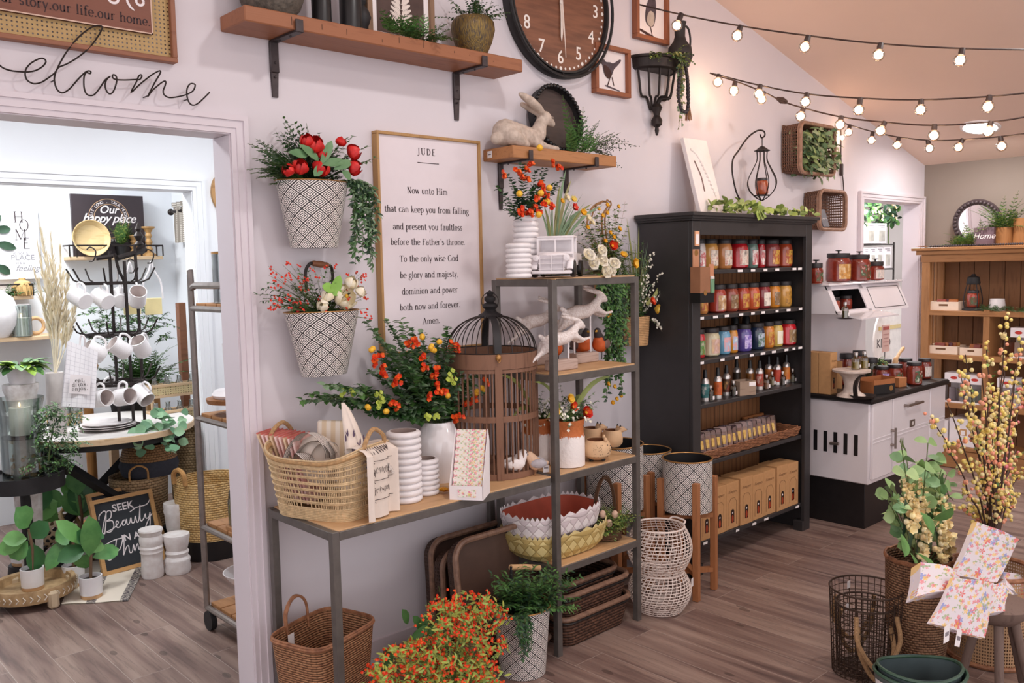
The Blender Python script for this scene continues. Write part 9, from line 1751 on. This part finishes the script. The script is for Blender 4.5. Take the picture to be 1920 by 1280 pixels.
for a_ in (-1.35,.1,1.8,3.3): k=MB(pm('d3bc9c',.7)); k.box(((R_-.01)*math.cos(a_),(R_-.01)*math.sin(a_),.045),(.05,.05,.09),bev=.012); k.build('foot',t)
fig('fiddle leaf fig in small white pot standing in the carved wooden tray',TP.x,TP.y,.0615,.2,((38,960,.085),(82,985,.07),(15,1010,.06),(25,1040,.075),(70,1060,.07),(5,1030,.06),(55,1010,.06)))
c=onz(172,1118,.006); fig('fiddle leaf fig in small white pot on the striped rug, in front of chalkboard sign',c.x,c.y,.0065,.2,((170,985,.08),(185,995,.07),(120,985,.06),(215,1030,.06),(120,1045,.065),(180,1015,.07),(150,1060,.06),(150,1000,.07)))
c=onz(145,1100,.006); fig('fiddle leaf fig in small white pot farther back beside the striped rug',c.x,c.y+.05,.0065,.18,((110,1010,.07),(100,1040,.07),(130,1020,.07),(95,1055,.06),(140,1030,.06)))
for px,py,y,lv,lab in ((40,955,5.3,((60,930,.09),(85,925,.09),(95,945,.1),(110,935,.09),(70,960,.09),(100,965,.08)),'dark fiddle leaf fig at left under the round table'),(150,955,5.35,((140,890,.09),(150,910,.1),(175,930,.08),(130,930,.09),(165,905,.08),(125,905,.07)),'dark fiddle leaf fig behind the chalkboard sign under the round table')):
 g=ony(px,py,y); fig(lab,g.x,y,max(.002,g.z-.3),.24,lv,.07,.14)
 k=MB(BLKM); k.lathe([(.001,0),(.09,0),(.08,max(.02,g.z-.302)),(.001,max(.02,g.z-.302))],n=24); solo('plant_riser','low black riser under dark fiddle leaf fig, beneath the round table','stand',k,(g.x,y,.0)) if g.z>.33 else None
RUG=NT('striped_rug'); RUG.set(Roughness=.95); _sp=RUG.n('ShaderNodeSeparateXYZ'); RUG.l(RUG.coord((1,1,1),'UV'),_sp.inputs[0]); _n=RUG.noise(RUG.coord((8,60,1),'UV'),3,3); _b=RUG.math('LESS_THAN',RUG.math('FRACT',RUG.math('ADD',RUG.math('MULTIPLY',_sp.outputs[0],2.0),.25)),.28); RUG.base(RUG.mix(RUG.math('MULTIPLY',_b,RUG.math('GREATER_THAN',_n,.45)),lin('e8dccb'),lin('4a4248')))
P=[onz(px,py,.004) for px,py in ((113,1133),(240,1126),(272,1062),(150,1050))]; m=MB(RUG.m); m.grid(lambda u,v: P[0].lerp(P[1],u).lerp(P[3].lerp(P[2],u),v)+UPV*(.002+.002*math.sin(9*u+5*v)),20,12); m.grid(lambda u,v: P[0].lerp(P[1],u).lerp(P[3].lerp(P[2],u),v)-UPV*.003,2,2); solo('woven_rug','cream woven rug corner with broken black stripes on the floor','rug',m)
def board(label,b0,b1,t0,t1,y0,y1,front):
 A,B=onz(*b0,.004),onz(*b1,.004); h_=ony(*t0,y1); x=(B-A); w_=x.length; x.normalize(); up=(Vector((A.x,y1,h_.z))-A); up=(up-x*up.dot(x)); L=up.length; up.normalize(); n=x.cross(up); t=thing('chalkboard_sign',label,'sign',M=Matrix(((x.x,up.x,n.x,A.x),(x.y,up.y,n.y,A.y),(x.z,up.z,n.z,A.z),(0,0,0,1)))); m=MB(wood('cfa06a','a87a46',0,.55,4))
 for c,d in (((w_/2,.011,0),(w_,.022,.022)),((w_/2,L-.011,0),(w_,.022,.022)),((.011,L/2,0),(.022,L-.044,.022)),((w_-.011,L/2,0),(.022,L-.044,.022))): m.box(c,d)
 m.build('frame',t); m=MB(pm('2f3338',.8,var=.1)); m.box((w_/2,L/2,-.003),(w_-.03,L-.03,.008)); m.build('slate',t); return t,w_,L
board('second wood framed chalkboard half hidden behind the lettered one',(200,1074),(318,1040),(175,925),(300,915),4.98,5.2,False)
t,w_,L=board('black chalkboard sign lettered Seek Beauty in all Things in a pale wood frame',(193,1081),(310,1049),(167,940),(292,917),4.98,5.09,True); m=MB(PAPER); TT=lambda u,v,rz=0: Matrix.Translation((w_*u,L*v,.0018))@Matrix.Rotation(rz,4,'Z')
text(m,'SEEK',TT(.5,.84),.058,None,bold=.0008); text(m,'IN ALL',TT(.6,.42),.052,None,bold=.0008)
sc=lambda pts,u0,v0,s: [(w_*u0+s*a,L*v0+s*b) for a,b in pts]
for pts,u0,v0,s in (([(0,.55),(.05,.72),(.25,.85),(.3,.7),(.15,.1),(.1,0),(.05,.1),(.2,.5),(.35,.8),(.5,.78),(.45,.55),(.28,.45),(.48,.42),(.5,.2),(.35,.02),(.2,.05),(.4,.1),(.6,.2),(.7,.32),(.62,.36),(.6,.15),(.7,.12),(.82,.25),(.95,.35),(.85,.3),(.85,.15),(.95,.2),(1.02,.36),(1.02,.15),(1.12,.2),(1.2,.38),(1.2,.18),(1.3,.18),(1.38,.4),(1.4,.15),(1.5,.25),(1.65,.8),(1.55,.3),(1.58,.15),(1.7,.25),(1.78,.4),(1.78,.22),(1.9,.25),(1.98,.42),(1.85,-.15),(1.7,-.1),(1.95,.25),(2.05,.35)],.1,.54,.145),([(1.2,.6),(1.5,.72),(1.9,.75),(2.1,.95)],.1,.54,.145),([(.1,.65),(.5,.75),(.9,.75)],.08,.17,.145),([(.55,.75),(.4,.3),(.2,.05),(.05,.15),(.2,.3),(.6,.35),(.85,.85),(.75,.3),(.7,.1),(.85,.35),(.95,.4),(.95,.15),(1.05,.15),(1.15,.4),(1.15,.15),(1.3,.4),(1.32,.15),(1.45,.4),(1.5,.15),(1.7,.4),(1.65,.15),(1.8,.35),(1.7,-.2),(1.6,-.1),(1.9,.3)],.08,.17,.145)):
 q=smooth([(a,b,0) for a,b in sc(pts,u0,v0,s)],4); ribbon(m,[(v.x,v.y) for v in q],.0055,None,Matrix.Translation((0,0,.0014)))
m.build('lettering',t)
def wvase(label,px,pb,pt,wpx,pr,top=1):
 g=onz(px,pb,0); r=w_at(px-wpx/2,px+wpx/2,pb-30,g.y)/2; h=ony(px,pt,g.y).z; m=MB(pm('f0ecea',.75,col2='e2dad6',scale=25,bump=.2,name='chalky_vase')); m.lathe([(.001,0)]+[(r*a,h*b) for a,b in pr]+[(.001,h*.97)],n=36); solo('chalky_vase',label,'vase',m,(g.x,g.y+.0,.001))
RP=[(.86,0),(.92,.06),(.86,.42),(.88,.5),(.95,.53),(.9,.57),(.97,.62),(.88,.66),(.95,.74),(.97,.82),(.85,.87),(.92,.93),(1,.97),(.95,1),(.7,1)]
wvase('white chalky turned vase in front of the chalkboard sign, left of the trio',287,1080,990,44,RP)
wvase('short stout white chalky turned vase, right of the trio on the floor',334,1072,1000,48,[(.9,0),(1,.1),(.92,.25),(.98,.34),(.95,.38),(.8,.44),(.85,.5),(.9,.54),(.78,.6),(.9,.75),(1,.93),(.98,1),(.7,1)])
g=Vector((1.90,4.97,0)); r=.068; h=ony(326,942,4.97).z; m=MB(MATS[[k for k in MATS if k[0]=='pm' and k[1]=='f0ecea'][0]]); m.lathe([(.001,0),(r*.75,0),(r*.9,h*.2),(r*.7,h*.4),(r*.85,h*.55),(r*.95,h*.8),(r*1.02,h*.86),(r*.98,h*.9),(r*1.02,h*.93),(r*.98,h),(r*.8,h),(.001,h*.97)],n=36); solo('chalky_vase','tallest white chalky vase at back of the trio, touching chalkboard frame','vase',m,(ony(326,1000,4.97).x+.02,4.97,.001))
def rbasket(name,label,x,y,z0,r,h,mat,r2=None,bands=(),handle=None):
 t=thing(name,label,'basket',(x,y,z0)); r2=r2 or r; m=MB(mat); m.lathe([(.001,.0),(r*.9,0),(r,h*.3),((r+r2)/2,h*.6),(r2,h),(r2-.012,h),(r*.95,h*.4),(.001,.02)],n=40); m.build('body',t)
 for z0_,z1_,mt in bands: k=MB(mt); rr=lambda z:(r*.9+(r-r*.9)*min(z/(h*.3),1)) if z<h*.3 else r+(r2-r)*(z-h*.3)/(h*.7); k.lathe([(rr(h*z0_)+.003,h*z0_),(rr(h*(z0_+z1_)/2)+.004,h*(z0_+z1_)/2),(rr(h*z1_)+.003,h*z1_)],n=40); k.build('band',t)
 if handle:
  for a0 in handle: k=MB(pm('c08f56',.8,var=.3,scale=50,name='rope_tan')); o_=Vector((math.cos(a0),math.sin(a0),0)); s_=UPV.cross(o_); k.tube(smooth([o_*r2-s_*.05+UPV*h,o_*r2*1.02-s_*.045+UPV*(h+.06),o_*r2*1.02+UPV*(h+.085),o_*r2*1.02+s_*.045+UPV*(h+.06),o_*r2+s_*.05+UPV*h],5),.014 if len(handle)>1 else .006,n=8); k.build('handle',t)
 return t
JUT=weave('a98a66','c2a57e',40,60,gap='5a4430'); YR=weave('d2a768','e6c48a',50,75,gap='8a6434'); NAVY=pm('3a3c46',.9,var=.2,scale=60)
g=onz(385,1052,0); rbasket('rattan_basket','golden rattan floor basket with a black bottom and thick rope handles','' or g.x+.1,g.y+.12,.002,.19,ony(390,905,g.y).z,YR,.2,[(0,.26,BLK)],(-2.9,-1.0))
g=ony(255,940,5.28); zj=ony(262,900,5.15).z; rbasket('jute_basket','brown woven basket with thin arched handle under right side of the round table',g.x+.03,5.3,.002,.15,zj,JUT,.165,[],(-1.9,))
zn=ony(278,835,5.2).z; g=ony(268,900,5.28); rbasket('rope_basket','dark navy and brown rope basket stacked on the jute one',g.x+.045,5.29,zj+.002,.17,zn-zj,NAVY,.13,[(.5,1,weave('8a6440','a57c52',50,70,gap='3a2818'))])
g=ony(350,880,5.55); rbasket('tall_hamper','tall pale wicker hamper below the bottle crates',g.x+.02,5.5,.002,.13,ony(350,795,5.45).z if ony(350,795,5.45).z<.66 else .64,weave('b3966e','c9ae86',44,60,gap='5a4630'),.14)
t=thing('net_basket','small loose woven basket lying tilted beside the carved tray','basket',M=Matrix.Translation(tuple(onz(92,1042,.02)+Vector((0,.12,.07))))@Matrix.Rotation(.9,4,'Y')@Matrix.Rotation(.5,4,'X')); m=MB(cane('c9b08c',26,26,r=.34)); m.lathe([(.06,0),(.085,.08),(.08,.2)],n=32); m.uv=[[(u*.55,v) for u,v in q] if q else q for q in m.uv]; m.build('net_wall',t); m=MB(pm('c9a878',.8,var=.2)); m.tube([(.08*math.cos(i*PI/14),.08*math.sin(i*PI/14),.2) for i in range(28)],.008,closed=True); m.tube(smooth([(.08,0,.2),(.1,0,.3),(0,.02,.34),(-.1,0,.3),(-.08,0,.2)],5),.007); m.build('rim_handle',t)
# ---- metal rack just inside the opening
XK=1.64; Yb=3.88; t=thing('metal_rack','raw metal rolling rack with wood slat shelves just inside the cased opening','rack',(0,0,0)); RK=pm('8d827c',.35,.35,.25,25,name='raw_metal'); zf=[onx(362,535,XK).z,onx(362,578,XK).z,onx(368,783,XK).z,onx(378,986,XK).z,onx(395,1180,XK).z]; zf=[max(z,.1) for z in zf]; Yf=3.22; XK2=2.15
for x in (XK,XK2): m=MB(RK); m.tube(smooth([(x,Yb,.1),(x,Yb,zf[0]-.05),(x,Yb-.012,zf[0]-.015),(x,Yb-.05,zf[0])],5)+[Vector((x,Yf+.05,zf[0])),Vector((x,Yf,zf[0]-.04)),Vector((x,Yf,.1))],.015,n=8); m.build('side_frame',t)
SLW=wood('a9794f','7d5534',1,.6,4)
for z in zf[1:]:
 m=MB(RK)
 for x in (XK,XK2): m.tube([(x,Yb,z),(x,Yf,z)],.013,n=8)
 for y in (Yb,Yf): m.tube([(XK,y,z),(XK2,y,z)],.012,n=8)
 m.build('shelf_rail',t); m=MB(SLW)
 for k in range(6): m.box(((XK+XK2)/2,Yf+.06+(Yb-Yf-.12)*k/5,z+.014),(XK2-XK-.03,.1,.018),bev=.002)
 m.build('shelf_slats',t)
for x in (XK,XK2):
 for y in (Yf+.03,Yb-.03): m=MB(BLKM); m.lathe([(.001,-.013),(.045,-.013),(.045,.013),(.001,.013)],n=20,T=TR(x,y,.046,0,PI/2)); m.tube([(x,y,.046),(x,y,.1)],.01); m.build('caster',t)
def rk(px,y,z,**k): return ony(px,600,y).x
g=ony(402,560,3.66); m=MB(glass('f2f5f5',.5)); m.lathe([(.001,.001),(.07,.001),(.07,.22),(.066,.22),(.066,.006),(.001,.006)],n=28); m.lathe([(.068,.215),(.072,.215),(.072,.225),(.068,.225)],RIMG,28); solo('glass_canister','clear glass canister with thin brass lip on top shelf of the metal rack','canister',m,(XK+.1,3.7,zf[1]+.024))
zs2=zf[2]+.024; x_,y_=XK+.11,3.72; m=MB(wood('9c6a42','6f4526',0,.5,5)); m.lathe([(.001,0),(.05,0),(.03,.02),(.035,.04),(.12,.055),(.125,.075),(.001,.075)],n=32); solo('wood_cake_stand','wooden cake stand under folded white cloths on the metal rack','stand',m,(x_,y_,zs2));
m=MB(PW); m.lathe([(.001,0),(.09,.0),(.1,.015),(.085,.035),(.001,.04)],n=24); solo('folded_cloths','folded white cloths on the wooden cake stand','cloth',m,(x_,y_,zs2+.076)); m=MB(WSATIN); m.lathe([(.001,0),(.055,0),(.07,.12),(.072,.2),(.065,.2),(.001,.15)],n=28); solo('ribbed_crock','white ribbed crock on top of the folded cloths','crock',m,(x_+.03,y_,zs2+.117)); m=MB(PALEW); m.box((0,0,.13),(.02,.16,.26),bev=.004); solo('serving_board','brown serving board standing behind the white crock','board',m,(XK+.27,3.78,zs2))
zs3=zf[3]+.024; t=thing('glass_cloche','clear glass dome cloche on a wood base on the metal rack','cloche',(XK+.12,3.66,zs3)); m=MB(SLW); m.lathe([(.001,0),(.1,0),(.1,.014),(.001,.014)],n=32); m.build('base',t); m=MB(glass('f0f5f5',.6)); m.lathe([(.088,.015),(.088,.12),(.08,.17),(.05,.205),(.001,.215)],n=32); m.build('dome',t); m=MB(TAG); m.box((0,-.05,.09),(.04,.001,.05),T=Matrix.Rotation(.5,4,'Y')); m.build('price_tag',t)
BW=pm('f2ecec',.35,var=.04,coat=.4); zs4=zf[4]+.024
for x_,y_,r_,h_,lab,cat in ((XK+.13,3.68,.125,.17,'white footed bowl on the lowest slat shelf of the metal rack','bowl'),(XK+.16,3.42,.11,.12,'white bowl in front on lowest slat shelf of the metal rack','bowl'),(XK+.3,3.74,.08,.28,'white pedestal dish behind the footed bowl on the metal rack','dish')): m=MB(BW); m.lathe([(.001,0),(r_*.5,0),(r_*.25,.02),(r_*.25,h_*.55),(r_*.75,h_*.75),(r_,h_),(r_*.96,h_),(r_*.7,h_*.8),(.001,h_*.68)],n=32); solo('footed_bowl',lab,cat,m,(x_,y_,zs4))
m=MB(wood('b98f60','8a6238',0,.6,4)); m.lathe([(.001,0),(.16,0),(.16,.02),(.001,.02)],n=36,T=Matrix.Rotation(PI/2,4,'X')); g=ony(404,360,S2-.03); solo('round_wood_plaque','round wooden plaque hung on the white wall beyond the metal rack','plaque',m,(g.x+.14,S2-.002,g.z))
